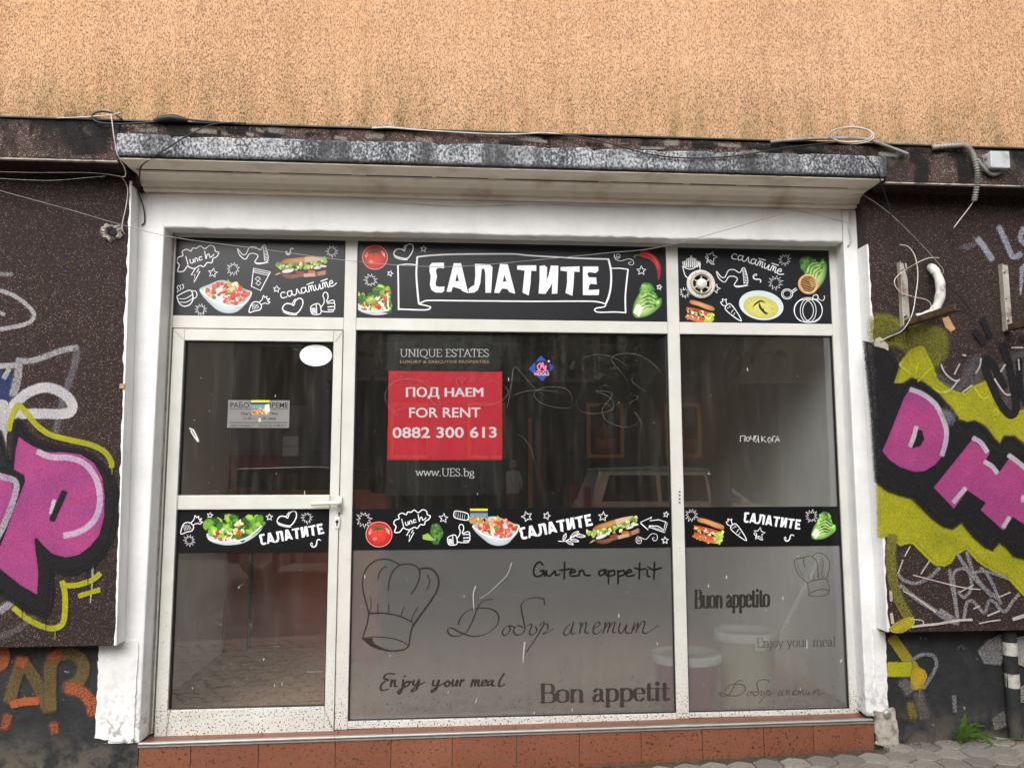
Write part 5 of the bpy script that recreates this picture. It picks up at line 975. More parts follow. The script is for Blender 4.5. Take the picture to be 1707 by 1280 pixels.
# ================================================================ graffiti on the cladding and the base
PINK, BLK, YEL, SIL = c8(182, 70, 134), c8(11, 10, 13), c8(180, 176, 20), c8(186, 183, 182)
def spray(name, parent, ox, oy, sc, Y, fn, label=None):
    D = Draw(ox, oy, sc, Y, 4e-5); fn(D)
    # strokes that do not touch become parts of their own
    par = list(range(len(D.m.v)))
    def find(i):
        while par[i] != i: par[i] = par[par[i]]; i = par[i]
        return i
    for fc_ in D.m.f:
        r0 = find(fc_[0])
        for i in fc_[1:]: par[find(i)] = r0
    comp = {}
    for i in range(len(D.m.v)): comp.setdefault(find(i), []).append(i)
    boxes = []
    for r0, vs in comp.items():
        xs = [D.m.v[i][0] for i in vs]; zs = [D.m.v[i][2] for i in vs]; boxes.append([min(xs), max(xs), min(zs), max(zs), {r0}])
    i = 0
    while i < len(boxes):                       # pieces whose boxes overlap stay together
        for j in range(i + 1, len(boxes)):
            a, b = boxes[i], boxes[j]
            if a[0] < b[1] and b[0] < a[1] and a[2] < b[3] and b[2] < a[3]:
                boxes[i] = [min(a[0], b[0]), max(a[1], b[1]), min(a[2], b[2]), max(a[3], b[3]), a[4] | b[4]]; boxes.pop(j); i = -1; break
        i += 1
    for b in boxes:
        ids = sorted(i for r0 in b[4] for i in comp[r0]); mp_ = {v: k_ for k_, v in enumerate(ids)}; q = MB()
        me = bpy.data.meshes.new(name); me.from_pydata([D.m.v[i] for i in ids], [], [tuple(mp_[i] for i in f_) for f_ in D.m.f if f_[0] in mp_])
        at_ = me.color_attributes.new('Col', 'FLOAT_COLOR', 'POINT'); at_.data.foreach_set('color', [c_ for i in ids for c_ in D.m.c[i]])
        o = link(name, me, M['spray'], parent)
        if label: tag(o, label)
    return o
GY = PAN - .0022; layer = [0]
def G(name, parent, ox, oy, sc, fn, label=None, Y=None):
    layer[0] += 1; return spray(name, parent, ox, oy, sc, (GY if Y is None else Y) - layer[0] * .0004, fn, label)
# ---- left panel
L3, L4, L6 = (0, 420, 4.573), (0, 690, 3.282), (0, 850, 2.977)
def f(D):
    D.stroke([(-60, 285), (0, 295), (100, 330), (200, 400), (258, 470), (240, 525), (160, 560), (0, 590), (-60, 595)], 34, SIL, .8, soft=.55); D.stroke([(-60, 160), (0, 168), (90, 172)], 36, SIL, .62, soft=.8); D.stroke([(-60, 455), (0, 465), (35, 478)], 30, SIL, .85, soft=.6)
G('sprayed_loop', panL, *L3, f)
def f(D):
    D.fill([(-30, 960), (60, 930), (80, 1000), (60, 1180), (-30, 1200)], c8(46, 74, 132), .62, True, 34)
    D.stroke([(130, 825), (230, 832), (350, 795), (470, 752), (590, 728)], 48, SIL, .72, soft=.4); D.stroke([(590, 745), (565, 880), (520, 1010), (480, 1140), (440, 1300), (420, 1400)], 62, c8(150, 146, 146), .55, soft=.6)
    D.stroke([(-60, 872), (0, 870), (130, 862)], 42, SIL, .85, soft=.4); D.stroke([(140, 850), (135, 950), (100, 1090)], 66, SIL, .7, soft=.5); D.stroke([(70, 890), (30, 960)], 40, SIL, .8, soft=.4)
G('sprayed_box', panL, *L3, f)
def f(D):
    D.stroke([(-60, 1235), (40, 1235), (140, 1130), (240, 1060), (350, 1032), (450, 1060), (530, 1125), (552, 1190), (500, 1232), (300, 1232), (60, 1235)], 78, c8(206, 202, 200), .95, soft=.28)
    D.fill([(-40, 1180), (50, 1150), (60, 1280), (40, 1420), (40, 1620), (-40, 1560)], c8(200, 196, 194), .92, True, 20)
G('sprayed_letter', panL, *L3, f, 'pale grey rounded letter behind the pink graffiti')
def f(D):
    D.stroke([(-60, 240), (0, 160), (40, 130)], 60, c8(120, 114, 112), .55, soft=.8); D.stroke([(0, 630), (90, 590), (170, 530)], 40, c8(140, 134, 132), .5, soft=.8); D.stroke([(60, 455), (0, 500)], 40, SIL, .7, soft=.6)
    D.stroke([(455, 230), (460, 330), (448, 460)], 13, SIL, .8, soft=.4, taper=.5); D.fill([(375, 62), (420, 42), (450, 58), (430, 72)], SIL, .9); D.fill([(505, 120), (540, 128), (553, 155), (550, 170)], SIL, .9)
G('sprayed_grey', panL, *L6, f)  # soft grey spray paint with a few pale drips
def f(D):
    D.fill([(-160, 180), (-60, 60), (0, 100), (20, 170), (40, 260), (75, 250), (78, 60), (100, 30), (122, 60), (150, 110), (200, 150), (300, 180), (420, 198), (500, 230), (560, 280), (610, 340), (635, 430), (636, 560), (610, 680), (560, 770), (500, 830), (420, 870), (340, 872), (286, 852), (282, 980), (275, 1060), (245, 1105), (200, 1090), (120, 1050), (0, 980), (-160, 900)], BLK, .96, False, 26)
G('graffiti_outline', panL, *L4, f, 'thick black outline of the pink letter on the left panel')
def f(D):
    pk = lambda x, y: tuple(a * .78 + b * .22 for a, b in zip(PINK, c8(140, 66, 140))) if (int(x / 60) + int(y / 90)) % 3 == 0 else PINK
    D.fill([(105, 130), (170, 175), (250, 215), (340, 212), (440, 225), (510, 270), (555, 350), (568, 450), (565, 560), (540, 660), (490, 720), (430, 765), (360, 780), (290, 760), (240, 715), (205, 672), (184, 682), (190, 750), (205, 860), (200, 985), (120, 935), (50, 880), (0, 840), (-160, 760), (-60, 740), (0, 735), (40, 640), (90, 500), (142, 370), (135, 330), (80, 302), (90, 200)], pk, .97, False, 8)
    D.fill([(-160, 330), (0, 345), (62, 368), (68, 440), (30, 540), (0, 620), (-60, 700), (-160, 720)], pk, .97, False, 8)
G('graffiti_letter', panL, *L4, f, 'pink graffiti letter on the left panel')
def f(D):
    D.stroke([(205, 205), (280, 235), (380, 240), (460, 270), (512, 330), (540, 400), (545, 500), (515, 580), (460, 630), (400, 655), (350, 665)], 34, c8(206, 176, 200), .95, soft=.25); D.stroke([(-20, 335), (20, 345), (85, 372), (80, 450), (40, 560), (0, 650), (-30, 690)], 36, c8(196, 178, 192), .8, soft=.35)
    D.stroke([(296, 470), (278, 545)], 22, c8(206, 196, 200), .95, soft=.25); D.stroke([(352, 425), (320, 500), (285, 580)], 34, BLK, .98, soft=.25)
G('graffiti_highlight', panL, *L4, f)
def f(D):
    D.stroke([(48, 90), (62, 25), (98, -48), (140, -10), (200, 60), (280, 115), (400, 145), (500, 170), (570, 205), (606, 255), (612, 290)], 31, YEL, .97, soft=.22); D.stroke([(75, 1060), (150, 1120), (230, 1160), (290, 1172), (340, 1148), (355, 1080), (355, 985), (340, 915)], 32, YEL, .97, soft=.22); D.stroke([(345, 938), (420, 935), (500, 910), (548, 872)], 30, YEL, .95, soft=.22); D.stroke([(432, 995), (545, 960)], 28, YEL, .97, soft=.22)
G('graffiti_accent', panL, *L4, f, 'yellow green spray lines around the pink letter')
# ---- black moss and pale lichen on the ledge beam
MO, LI = c8(13, 14, 9), c8(150, 142, 128)
beams = [o for o in bld.children if o.name.startswith('ledge_beam')]
def f(D):
    for st, w_, a_ in (([(118, 200), (125, 225), (140, 250)], 34, .85), ([(150, 205), (165, 225), (160, 245)], 38, .88), ([(180, 205), (172, 225)], 26, .6), ([(0, 200), (12, 210)], 22, .6), ([(40, 200), (90, 203)], 10, .5), ([(10, 240), (0, 258)], 14, .4)): D.stroke(st, w_, MO, a_, soft=.8)
    for st in ([(60, 256), (80, 258)], [(120, 262), (150, 262)], [(140, 215), (150, 222)]): D.stroke(st, 8, LI, .45, soft=.8)
G('moss', beams[0], 0, 0, 1.0, f, None, BEAM - .0015)
def f(D):
    rr = random.Random(41)
    for i in range(46):
        x = rr.uniform(210, 1470); y = 209 + (x - 210) * .0345 + rr.uniform(-2, 9); D.stroke([(x, y), (x + rr.uniform(8, 40), y + rr.uniform(-1, 4))], rr.uniform(4, 11), MO if rr.random() < .72 else LI, rr.uniform(.6, .9), soft=.8)
for_moss = G('moss', beams[1], 0, 0, 1.0, f, None, BEAM - .0015)
def f(D):
    for st, w_, a_ in (([(1525, 255), (1538, 275), (1535, 300)], 24, .9), ([(1500, 250), (1560, 252), (1600, 256)], 13, .6), ([(1600, 258), (1606, 280), (1608, 300)], 20, .9), ([(1690, 258), (1707, 262)], 14, .55), ([(1545, 262), (1580, 258)], 9, .5)): D.stroke(st, w_, MO, a_, soft=.8)
    for st in ([(1560, 262), (1580, 256)], [(1500, 258), (1515, 262)], [(1570, 290), (1590, 285)]): D.stroke(st, 7, LI, .45, soft=.8)
G('moss', beams[2], 0, 0, 1.0, f, None, BEAM - .0015)
# ---- left base: faded orange letters
OR, OL = c8(186, 98, 58), c8(112, 92, 52)
def f(D):
    D.stroke([(45, 950), (80, 830), (112, 738)], 62, OL, .9, soft=.35); D.stroke([(112, 745), (180, 850), (240, 990)], 62, OL, .9, soft=.35); D.stroke([(250, 990), (248, 860), (255, 760), (300, 715), (380, 720), (415, 780), (390, 850), (330, 880)], 66, OL, .9, soft=.35); D.stroke([(100, 770), (112, 735)], 60, OR, .85, soft=.5)
    D.stroke([(330, 880), (400, 900), (450, 950), (465, 1010)], 64, OR, .78, soft=.4); D.stroke([(55, 965), (120, 950), (190, 945)], 42, OR, .92, soft=.3); D.stroke([(250, 740), (300, 705)], 60, OR, .7, soft=.6); D.stroke([(-30, 780), (15, 760), (20, 700), (-20, 690)], 56, OR, .85, soft=.35); D.stroke([(20, 1080), (40, 1020)], 50, OR, .7, soft=.6); D.stroke([(265, 1060), (275, 1100)], 50, OR, .7, soft=.7)
G('graffiti_letter', basL, *L6, f, 'faded orange graffiti letters on the dark base wall', -.1145)
def f(D):
    D.stroke([(640, 430), (650, 560), (620, 690), (560, 790), (480, 850)], 90, BLK, .20, soft=.9); D.stroke([(120, 70), (230, 150), (420, 180), (560, 260)], 60, BLK, .2, soft=.9)
    for x, y, l in ((480, 850, 120), (250, 1100, 90), (120, 1045, 110), (612, 290, 40), (300, 1175, 60)): D.stroke([(x, y), (x + 1, y + l * .5), (x, y + l)], 7, BLK if y > 800 and x != 300 else YEL, .8, soft=.4, taper=.5)
G('overspray', panL, *L4, f)
# ---- right panel
A7, R1, R2, R5, A8 = (1407, 480, 3.37), (1480, 540, 5.333), (1480, 760, 4.267), (1440, 380, 5.333), (1407, 850, 2.977)
def f(D):
    D.stroke([(860, 170), (960, 160), (1040, 110)], 60, c8(150, 150, 156), .45, soft=.9); D.stroke([(1010, 100), (1060, 160), (1140, 280)], 60, c8(176, 178, 186), .78, soft=.6); D.stroke([(1200, -10), (1260, 120), (1325, 258), (1395, 228)], 56, c8(176, 178, 186), .74, soft=.6); D.stroke([(1420, 0), (1390, 90), (1440, 150)], 50, c8(176, 178, 186), .7, soft=.6); D.stroke([(1405, 360), (1400, 480), (1392, 590)], 48, c8(176, 178, 186), .72, soft=.6, taper=.6); D.stroke([(1500, 300), (1440, 330), (1400, 370)], 48, c8(176, 178, 186), .7, soft=.6)
G('sprayed_tag', panR, *R5, f)
def f(D): D.fill([(520, 500), (640, 560), (690, 480), (760, 400), (860, 470), (960, 380), (1120, 380), (1120, 700), (930, 720), (850, 640), (700, 600), (600, 580)], c8(128, 122, 122), .52, True, 60)
G('sprayed_grey', panR, *A7, f)  # soft grey paint sprayed behind the black tag
def f(D):
    D.fill([(160, 170), (250, 165), (320, 200), (440, 218), (540, 240), (572, 300), (560, 370), (500, 440), (430, 430), (330, 330), (200, 300), (155, 280)], c8(150, 146, 40), .60, True, 44)
    D.fill([(285, 545), (310, 440), (380, 350), (440, 330), (490, 430), (520, 520), (600, 580), (680, 602), (720, 562), (800, 530), (835, 560), (860, 660), (930, 720), (1011, 690), (1160, 660), (1160, 990), (1011, 930), (880, 920), (800, 860), (640, 800), (400, 600)], YEL, .93, False, 20)
    low = [(190, 1050), (246, 1110), (325, 1140), (388, 1150), (443, 1200), (562, 1310), (665, 1290), (799, 1420), (870, 1400), (957, 1480), (1120, 1540), (1160, 1560)]
    bot = [(1160, 1790), (1011, 1720), (940, 1640), (870, 1600), (799, 1560), (750, 1525), (690, 1460), (625, 1490), (600, 1535), (562, 1555), (515, 1550), (460, 1500), (396, 1434), (364, 1426), (317, 1440), (246, 1386), (195, 1400)]
    D.fill(low + bot, YEL, .93, False, 20)
G('graffiti_cloud', panR, *A7, f, 'yellow green sprayed cloud behind the pink letters on the right panel')
def f(D):
    D.stroke([(240, 130), (232, 250), (250, 380), (290, 480), (325, 545)], 52, c8(128, 122, 44), .85, soft=.35); D.fill([(228, 590), (290, 545), (340, 535), (340, 570), (280, 605)], c8(186, 172, 40), .95, True, 10)
G('graffiti_accent', panR, *A8, f)
def f(D):
    for st, w_ in (([(370, 790), (300, 860), (200, 905), (110, 880), (75, 840)], 26), ([(85, 920), (200, 1010), (320, 1090), (420, 1160), (500, 1190)], 34), ([(440, 810), (450, 900), (480, 1050), (495, 1180)], 26), ([(500, 1180), (475, 950), (470, 830), (540, 800), (585, 850), (590, 950), (540, 1005), (500, 960)], 24), ([(490, 690), (600, 850), (700, 950), (780, 1010), (805, 1050)], 28), ([(560, 680), (620, 850), (740, 1000)], 28), ([(540, 1165), (560, 1050), (600, 1030), (650, 1080), (690, 1115), (720, 1030), (760, 1040), (800, 1090), (840, 1100), (890, 1030), (935, 980)], 26), ([(660, 790), (720, 860), (790, 1010)], 26), ([(600, 830), (700, 820), (850, 870)], 24), ([(370, 1100), (480, 1170)], 44)):
        D.stroke(st, w_, c8(166, 162, 162), .72, soft=.55)
    for st, w_ in (([(180, 845), (350, 890), (540, 935), (660, 948)], 8), ([(160, 640), (120, 712)], 9), ([(108, 738), (72, 835)], 9), ([(110, 960), (200, 1005), (340, 1108)], 9), ([(235, 838), (300, 740)], 9), ([(510, 968), (610, 915)], 8), ([(790, 1003), (872, 968)], 9), ([(610, 1085), (655, 1065)], 10), ([(160, 1160), (245, 1168), (252, 1195)], 8), ([(170, 1215), (250, 1203), (330, 1196), (420, 1182), (500, 1168), (600, 1162)], 17), ([(710, 1135), (795, 1100)], 13), ([(650, 1190), (720, 1175), (800, 1165)], 10), ([(890, 1160), (969, 1135), (1040, 1110)], 26), ([(20, 960), (25, 1030)], 20), ([(25, 1120), (35, 1190)], 22)):
        D.stroke(st, w_, c8(212, 200, 190), 1.0, soft=.15)
G('sprayed_scribble', panR, *R2, f, 'grey and white scribbles below the yellow cloud')
def f(D):
    D.fill([(120, 300), (240, 340), (300, 440), (265, 540), (340, 545), (380, 517), (440, 540), (520, 600), (600, 690), (640, 750), (690, 766), (730, 756), (790, 790), (840, 860), (880, 886), (905, 842), (950, 842), (1011, 890), (1160, 960), (1160, 1580), (1120, 1560), (1011, 1512), (957, 1497), (917, 1449), (870, 1418), (830, 1465), (799, 1449), (736, 1394), (665, 1307), (641, 1315), (609, 1343), (562, 1331), (507, 1291), (443, 1228), (388, 1173), (325, 1157), (246, 1129), (185, 1085), (160, 700)], BLK, .97, False, 30)
    D.stroke([(730, 238), (760, 275), (790, 312)], 36, BLK, 1, soft=.25); D.stroke([(778, 170), (800, 220), (822, 275)], 34, BLK, 1, soft=.25)
    D.stroke([(892, 312), (930, 450), (960, 600), (965, 685), (932, 712), (880, 650), (820, 520), (788, 425), (800, 395), (845, 445), (900, 560)], 44, BLK, 1, soft=.22); D.stroke([(990, 285), (1080, 260)], 34, BLK, 1, soft=.3); D.stroke([(985, 400), (990, 560), (1040, 680)], 36, BLK, 1, soft=.3)
G('graffiti_outline', panR, *A7, f, 'thick black outline and tag on the right panel')
def f(D):
    pk = lambda x, y: tuple(a * .8 + b * .2 for a, b in zip(PINK, c8(130, 60, 140))) if y < 700 else PINK
    D.fill([[(365, 580), (430, 600), (500, 650), (545, 720), (575, 790), (585, 850), (560, 930), (510, 990), (450, 1025), (400, 1030), (320, 1005), (260, 965), (218, 915), (260, 820), (300, 720), (340, 620)], [(400, 785), (440, 800), (455, 850), (430, 890), (385, 902), (372, 890)]], pk, .98, False, 6)
    D.fill([(507, 1121), (720, 855), (815, 930), (782, 985), (868, 1045), (935, 950), (1020, 1010), (1160, 1110), (1160, 1420), (1011, 1323), (949, 1283), (894, 1358), (771, 1244), (799, 1204), (692, 1133), (617, 1236)], PINK, .98, False, 6)
G('graffiti_letter', panR, *A7, f, 'pink graffiti letters on the right panel')
def f(D):
    hl = c8(202, 188, 200)
    for st, w_ in (([(372, 570), (440, 595), (510, 650), (550, 720), (575, 800), (570, 870), (550, 940)], 28), ([(407, 778), (390, 840), (370, 890)], 26), ([(725, 842), (770, 870), (805, 922)], 28), ([(788, 975), (830, 1000), (862, 1040)], 26), ([(925, 938), (1011, 1005), (1060, 1060)], 28), ([(683, 1122), (614, 1205)], 26), ([(929, 1285), (895, 1345)], 24), ([(1008, 1165), (1005, 1200)], 24)): D.stroke(st, w_, hl, .98, soft=.22)
    D.stroke([(560, 700), (590, 720), (600, 750)], 60, c8(150, 156, 170), .6, soft=.8)
    for st in ([(545, 430), (570, 480), (620, 520), (650, 515)], [(620, 485), (650, 425)], [(665, 375), (685, 380)], [(640, 520), (600, 570), (560, 588)], [(665, 588), (720, 545)], [(770, 395), (762, 440), (740, 480)], [(845, 510), (900, 590), (935, 600)], [(880, 470), (905, 430)], [(940, 335), (1005, 335)], [(980, 400), (985, 460)], [(625, 520), (635, 522)]): D.stroke(st, 9, c8(206, 196, 188), 1, soft=.2)
    for st in ([(310, 430), (375, 485)], [(415, 525), (495, 445)], [(500, 560), (540, 585), (600, 570)], [(735, 560), (775, 620), (810, 610)], [(840, 700), (850, 680), (870, 700), (845, 712)], [(415, 420), (405, 480)]): D.stroke(st, 8, c8(212, 206, 40), 1, soft=.2)
    for st in ([(330, 655), (420, 700), (500, 745)], [(290, 860), (300, 800), (380, 760)], [(480, 800), (540, 850)], [(640, 1090), (700, 1040), (760, 1010)], [(650, 1010), (720, 1050)]): D.stroke(st, 5, c8(214, 70, 150), 1, soft=.2)
G('graffiti_highlight', panR, *A7, f)
def f(D):
    yg = c8(170, 152, 40)
    D.stroke([(238, 632), (300, 720), (365, 815), (380, 880)], 54, yg, .95, soft=.25); D.stroke([(220, 790), (330, 790)], 74, c8(190, 190, 20), .95, soft=.2); D.fill([(340, 800), (385, 790), (408, 825), (380, 870), (340, 885)], c8(206, 172, 40), .95, True, 10); D.stroke([(378, 870), (374, 930)], 9, yg, .9, soft=.3, taper=.6)
    D.stroke([(335, 745), (390, 716), (445, 725), (458, 770), (430, 830), (395, 880)], 20, c8(150, 148, 146), .75, soft=.45); D.stroke([(370, 910), (400, 1030)], 60, c8(130, 126, 120), .6, soft=.7); D.stroke([(290, 850), (330, 900)], 60, c8(140, 136, 130), .65, soft=.5); D.stroke([(330, 960), (345, 1030)], 46, yg, .6, soft=.7); D.stroke([(225, 1075), (255, 1085)], 34, c8(190, 186, 30), .85, soft=.5)
    D.fill([(670, 700), (720, 650), (780, 620), (800, 720), (770, 760), (700, 755)], c8(164, 160, 154), .7, False, 20); D.fill([(850, 640), (960, 610), (1000, 700), (960, 800), (870, 760)], c8(186, 182, 176), .85, False, 16); D.fill([(880, 880), (960, 850), (960, 960), (880, 950)], c8(176, 172, 166), .75, False, 16); D.stroke([(545, 920), (552, 1000)], 22, c8(150, 146, 140), .7, soft=.5); D.stroke([(560, 690), (580, 672), (598, 690)], 14, c8(110, 108, 106), .7, soft=.5); D.fill([(740, 1040), (790, 1000), (800, 1070), (750, 1085)], c8(150, 146, 138), .6, False, 20)
G('sprayed_patch', basR, *A8, f, 'yellow and grey spray patches on the dark base wall', -.1145)

# ================================================================ cables, fittings and hardware
def cable(label, pts, r, m, Y=None, name='cable', cat='cable', group=None, sub=6):
    q = MB(); q.tube([P(p[0], p[1], p[2] if len(p) > 2 else Y) for p in pts], r, 7, sub=sub); return tag(q.build(name, m), label, cat, group)
cable('thin wire hanging slack across the three black signs', [(-40, 306), (0, 318), (110, 348), (200, 374), (290, 396), (440, 416), (574, 434), (680, 443), (770, 444), (900, 433), (1010, 422), (1110, 410), (1290, 361), (1420, 326), (1445, 329), (1490, 362), (1540, 412), (1565, 440), (1573, 452), (1566, 462)], .0016, M['grey_pl'], -.27)
cable('pale cable dropping from the ledge past the corner into the wall hole', [(185, 190, -.40), (187, 205, -.412), (191, 235, -.415), (196, 258, -.412), (208, 282, -.36), (209, 294, -.33), (204, 296, -.30), (211, 308, -.25), (213, 322, -.24), (210, 345, -.235), (204, 372, -.235), (204, 384, -.245), (208, 390, -.23)], .0024, M['white_pl'])
cable('upper of two thin wires running under the left beam', [(-30, 286), (60, 288), (140, 288), (180, 291), (204, 295)], .0018, M['grey_pl'], -.31, group='thin wires under the left beam')
cable('lower of two thin wires sagging under the left beam', [(-30, 296), (40, 300), (90, 301), (140, 297), (175, 294)], .0014, M['grey_pl'], -.31, group='thin wires under the left beam')
cable('black cable looped on the ledge at the left canopy corner', [(203, 199), (190, 190), (172, 186), (156, 190), (155, 199), (168, 205), (195, 207), (225, 206), (260, 203), (285, 197), (315, 200), (360, 204), (400, 207)], .0048, M['black_pl'], -.395)
q = MB(); q.tube([P(255, 203, -.39), P(268, 199, -.392), P(285, 197, -.392), (P(300, 199, -.39)), P(312, 201, -.388)], lambda f: .006 + .012 * math.sin(math.pi * f) ** .6, 8); tag(q.build('cable_splice', M['black_pl']), 'black taped cable joint lying on the ledge', 'cable joint')
cable('black cable curving from the ledge down to the left canopy corner', [(410, 206, -.39), (385, 205, -.40), (350, 209, -.412), (310, 228, -.415), (275, 250, -.415), (250, 266, -.38), (236, 277, -.30), (233, 290, -.25), (232, 305, -.20), (230, 318, -.16), (234, 330, -.14), (240, 350, -.13), (241, 370, -.128), (236, 376, -.128)], .0034, M['black_pl'])
cable('off white cable lying along the left ledge', [(95, 197, -.385), (130, 196, -.39), (160, 194, -.395), (185, 192, -.40), (200, 188, -.395)], .003, M['white_pl'])
cable('pale flat cable along the middle of the ledge', [(620, 214), (650, 213), (700, 217), (800, 223), (860, 224), (910, 222), (960, 228)], .004, M['white_pl'], -.389)
cable('black cable sagging over the canopy from middle to coil', [(900, 224, -.392), (950, 226, -.395), (1010, 238, -.408), (1080, 257, -.412), (1150, 264, -.412), (1230, 260, -.412), (1300, 248, -.41), (1370, 240, -.405), (1410, 237, -.40)], .0036, M['black_pl'])
cable('thick grey cable lying on the ledge under the white coil', [(1285, 237), (1330, 233), (1390, 231), (1440, 232), (1470, 241), (1500, 252), (1513, 257)], .0085, M['grey_pl'], -.395)
q = MB()
for i, (dx, dy, rx, ry) in enumerate(((0, 0, 37, 14), (3, 1, 34, 13), (-2, -1, 36, 12.5))): q.tube([P(1420 + dx + rx * math.cos(a), 226 + dy + ry * math.sin(a), -.405 - .006 * i) for a in [2 * math.pi * k_ / 16 for k_ in range(16)]], .0030, 6, closed=True, sub=3)
tag(q.build('cable_coil', M['white_pl']), 'white cable coil resting on the ledge at the right', 'cable')
cable('black cable hanging from the coil over the right panel', [(1415, 240, -.41), (1440, 258, -.415), (1462, 285, -.415), (1470, 310, -.36), (1482, 345, -.30), (1495, 400, -.28), (1510, 450, -.29), (1520, 490, -.30), (1526, 530, -.31)], .0034, M['black_pl'])
cable('pale cable looping through the bracket by the white hose', [(1500, 408, -.28), (1515, 412, -.27), (1526, 430, -.27), (1530, 460, -.28), (1526, 495, -.30), (1520, 525, -.31), (1505, 550, -.30), (1485, 560, -.26), (1468, 568, -.235)], .0028, M['white_pl'])
cable('pale thin cable ringed around the left bracket', [(1566, 430, -.26), (1545, 431, -.28), (1515, 446, -.29), (1496, 460, -.29), (1491, 472, -.29), (1500, 486, -.29), (1520, 494, -.30), (1545, 500, -.29), (1552, 510, -.28), (1546, 521, -.28)], .0022, M['white_pl'])
cable('dark cable tail slanting down beside the white hose', [(1549, 457, -.25), (1560, 459, -.29), (1575, 472, -.29), (1600, 495, -.27), (1613, 510, -.25), (1619, 520, -.24)], .0026, M['black_pl'])
cable('white cable stapled to the lintel at the right corner', [(1426, 318, -.2), (1420, 326, -.145), (1417, 350, -.128), (1415, 380, -.128), (1418, 398, -.128), (1414, 410, -.128)], .0055, M['white_pl'])
cable('thin cable tacked along the top of the white lintel', [(234, 326), (260, 322), (300, 317), (350, 316), (400, 319), (480, 318), (560, 326), (660, 338), (780, 344), (900, 341), (1000, 344), (1120, 345), (1250, 345), (1330, 352), (1400, 368), (1424, 374)], .0014, M['white_pl'], -.127)
cable('thin wires dangling below the grey conduit', [(1588, 376, -.28), (1590, 400, -.26), (1590, 430, -.25), (1596, 455, -.25), (1600, 468, -.24)], .0012, M['black_pl'])
def conduit(label, pts, r):
    q = MB(); path = cat_rom([P(*p) for p in pts], 26); n = len(path); q.tube(path, lambda f: r * (1 + .22 * (1 if int(f * n) % 4 < 2 else -1)), 9, smooth=False); return tag(q.build('corrugated_conduit', M['grey_pl']), label, 'conduit')
conduit('grey corrugated conduit bending over the right ledge', [(1555, 246, -.39), (1590, 243, -.40), (1610, 244, -.405), (1622, 258, -.405), (1629, 285, -.40), (1628, 310, -.37), (1624, 335, -.34)], .0125)
conduit('short grey corrugated conduit curving up to the junction box', [(1629, 266, -.398), (1640, 280, -.395), (1652, 290, -.395), (1662, 290, -.395), (1668, 285, -.395)], .009)
cable('black and white wire ends poking from the conduit', [(1624, 334, -.34), (1616, 346, -.32), (1605, 360, -.30), (1590, 380, -.28)], .0032, M['white_pl'])
jb = P(1664, 268, -.42); jx = thing('junction_box', 'pale grey square junction box fixed on the ledge at the far right', 'junction box', (jb.x, BEAM - .001, jb.z))
boxo('body', M['junction'], jx, jb.x - .052, jb.x + .052, -.425, BEAM - .001, jb.z - .045, jb.z + .045, .006); boxo('lid', M['junction'], jx, jb.x - .054, jb.x + .054, -.437, -.426, jb.z - .047, jb.z + .047, .005)
for dz in (-.022, .02):
    q = MB(); q.lathe([(.0, -.004), (.011, -.004), (.013, 0)], (0, 0, 0), 'x', 12); o = q.build('knockout', M['grey_pl'], jx); 
    for v in o.data.vertices: v.co = Vector((jb.x - .0525 + v.co.x * .6, -.40 + v.co.y, jb.z + dz + v.co.z))
cable('thin dark cable leaving the bottom of the junction box', [(1677, 284, -.40), (1685, 292, -.385), (1697, 306, -.385), (1707, 312, -.385)], .002, M['black_pl'])
# air conditioner brackets
def bracket(label, px, arm):
    a = P(px[0], px[1], PAN); b = P(px[2], px[3], PAN); x0, z1, z0 = a.x, a.z, b.z; w_ = .056
    o = thing('wall_bracket', label, 'bracket', (x0 + w_ / 2, PAN, z0), 'air conditioner brackets')
    q = MB(); q.box(x0, x0 + w_, PAN - .006, PAN - .0025, z0, z1); q.box(x0, x0 + .004, PAN - .036, PAN - .006, z0, z1); q.build('upright', M['zinc'], o, .001)
    q = MB(); q.box(x0 + .002, x0 + .042, PAN - arm, PAN - .0062, z0 + .001, z0 + .005); q.box(x0 + .0042, x0 + .0075, PAN - arm, PAN - .0365, z0 + .006, z0 + .034); q.build('arm', M['rust'], o, .001)
    for f_ in (.90, .18):
        q = MB(); q.lathe([(0, -.016), (.007, -.016), (.008, -.009), (.014, -.008), (.014, -.0062)], (x0 + .026, PAN, z0 + (z1 - z0) * f_), 'y', 10); q.build('bolt', M['alu'], o)
    q = MB(); q.box(x0 + .022, x0 + .036, PAN - .0068, PAN - .0061, z0 + (z1 - z0) * .48, z0 + (z1 - z0) * .48 + .006); q.build('slot', M['dark'], o)
bracket('galvanised bracket with rusty arm beside the cut white hose', (1494, 439, 1501, 546), .46); bracket('galvanised bracket with arm at the right photo edge', (1663, 442, 1672, 553), .5)
hs_ = thing('cut_hose', 'cut white insulated hose bending out of the right panel', 'hose', P(1552, 446, PAN))
q = MB(); q.tube([P(1550, 447, PAN + .02), P(1556, 449, PAN - .03), P(1565, 464, PAN - .07), P(1568, 485, PAN - .075), P(1564, 505, PAN - .075), P(1556, 519, PAN - .075), P(1543, 527, PAN - .075), P(1527, 530, PAN - .075)], lambda f: .024 + .0012 * math.sin(f * 40) + .001 * math.sin(f * 17), 12); q.build('insulation', M['wrap'], hs_)
q = MB(); a = P(1527, 530, PAN - .075)
for dy, dz in ((-.008, .006), (.008, .006), (0, -.008)): q.tube([a + Vector((.02, dy, dz)), a + Vector((-.012, dy, dz))], .005, 7)
q.build('pipe_end', M['black_pl'], hs_)
q = MB(); a = P(1552, 446, PAN - .002); q.lathe([(0, -.001), (.034, -.001), (.038, .0)], a, 'y', 16); q.build('hole', M['dark'], hs_)
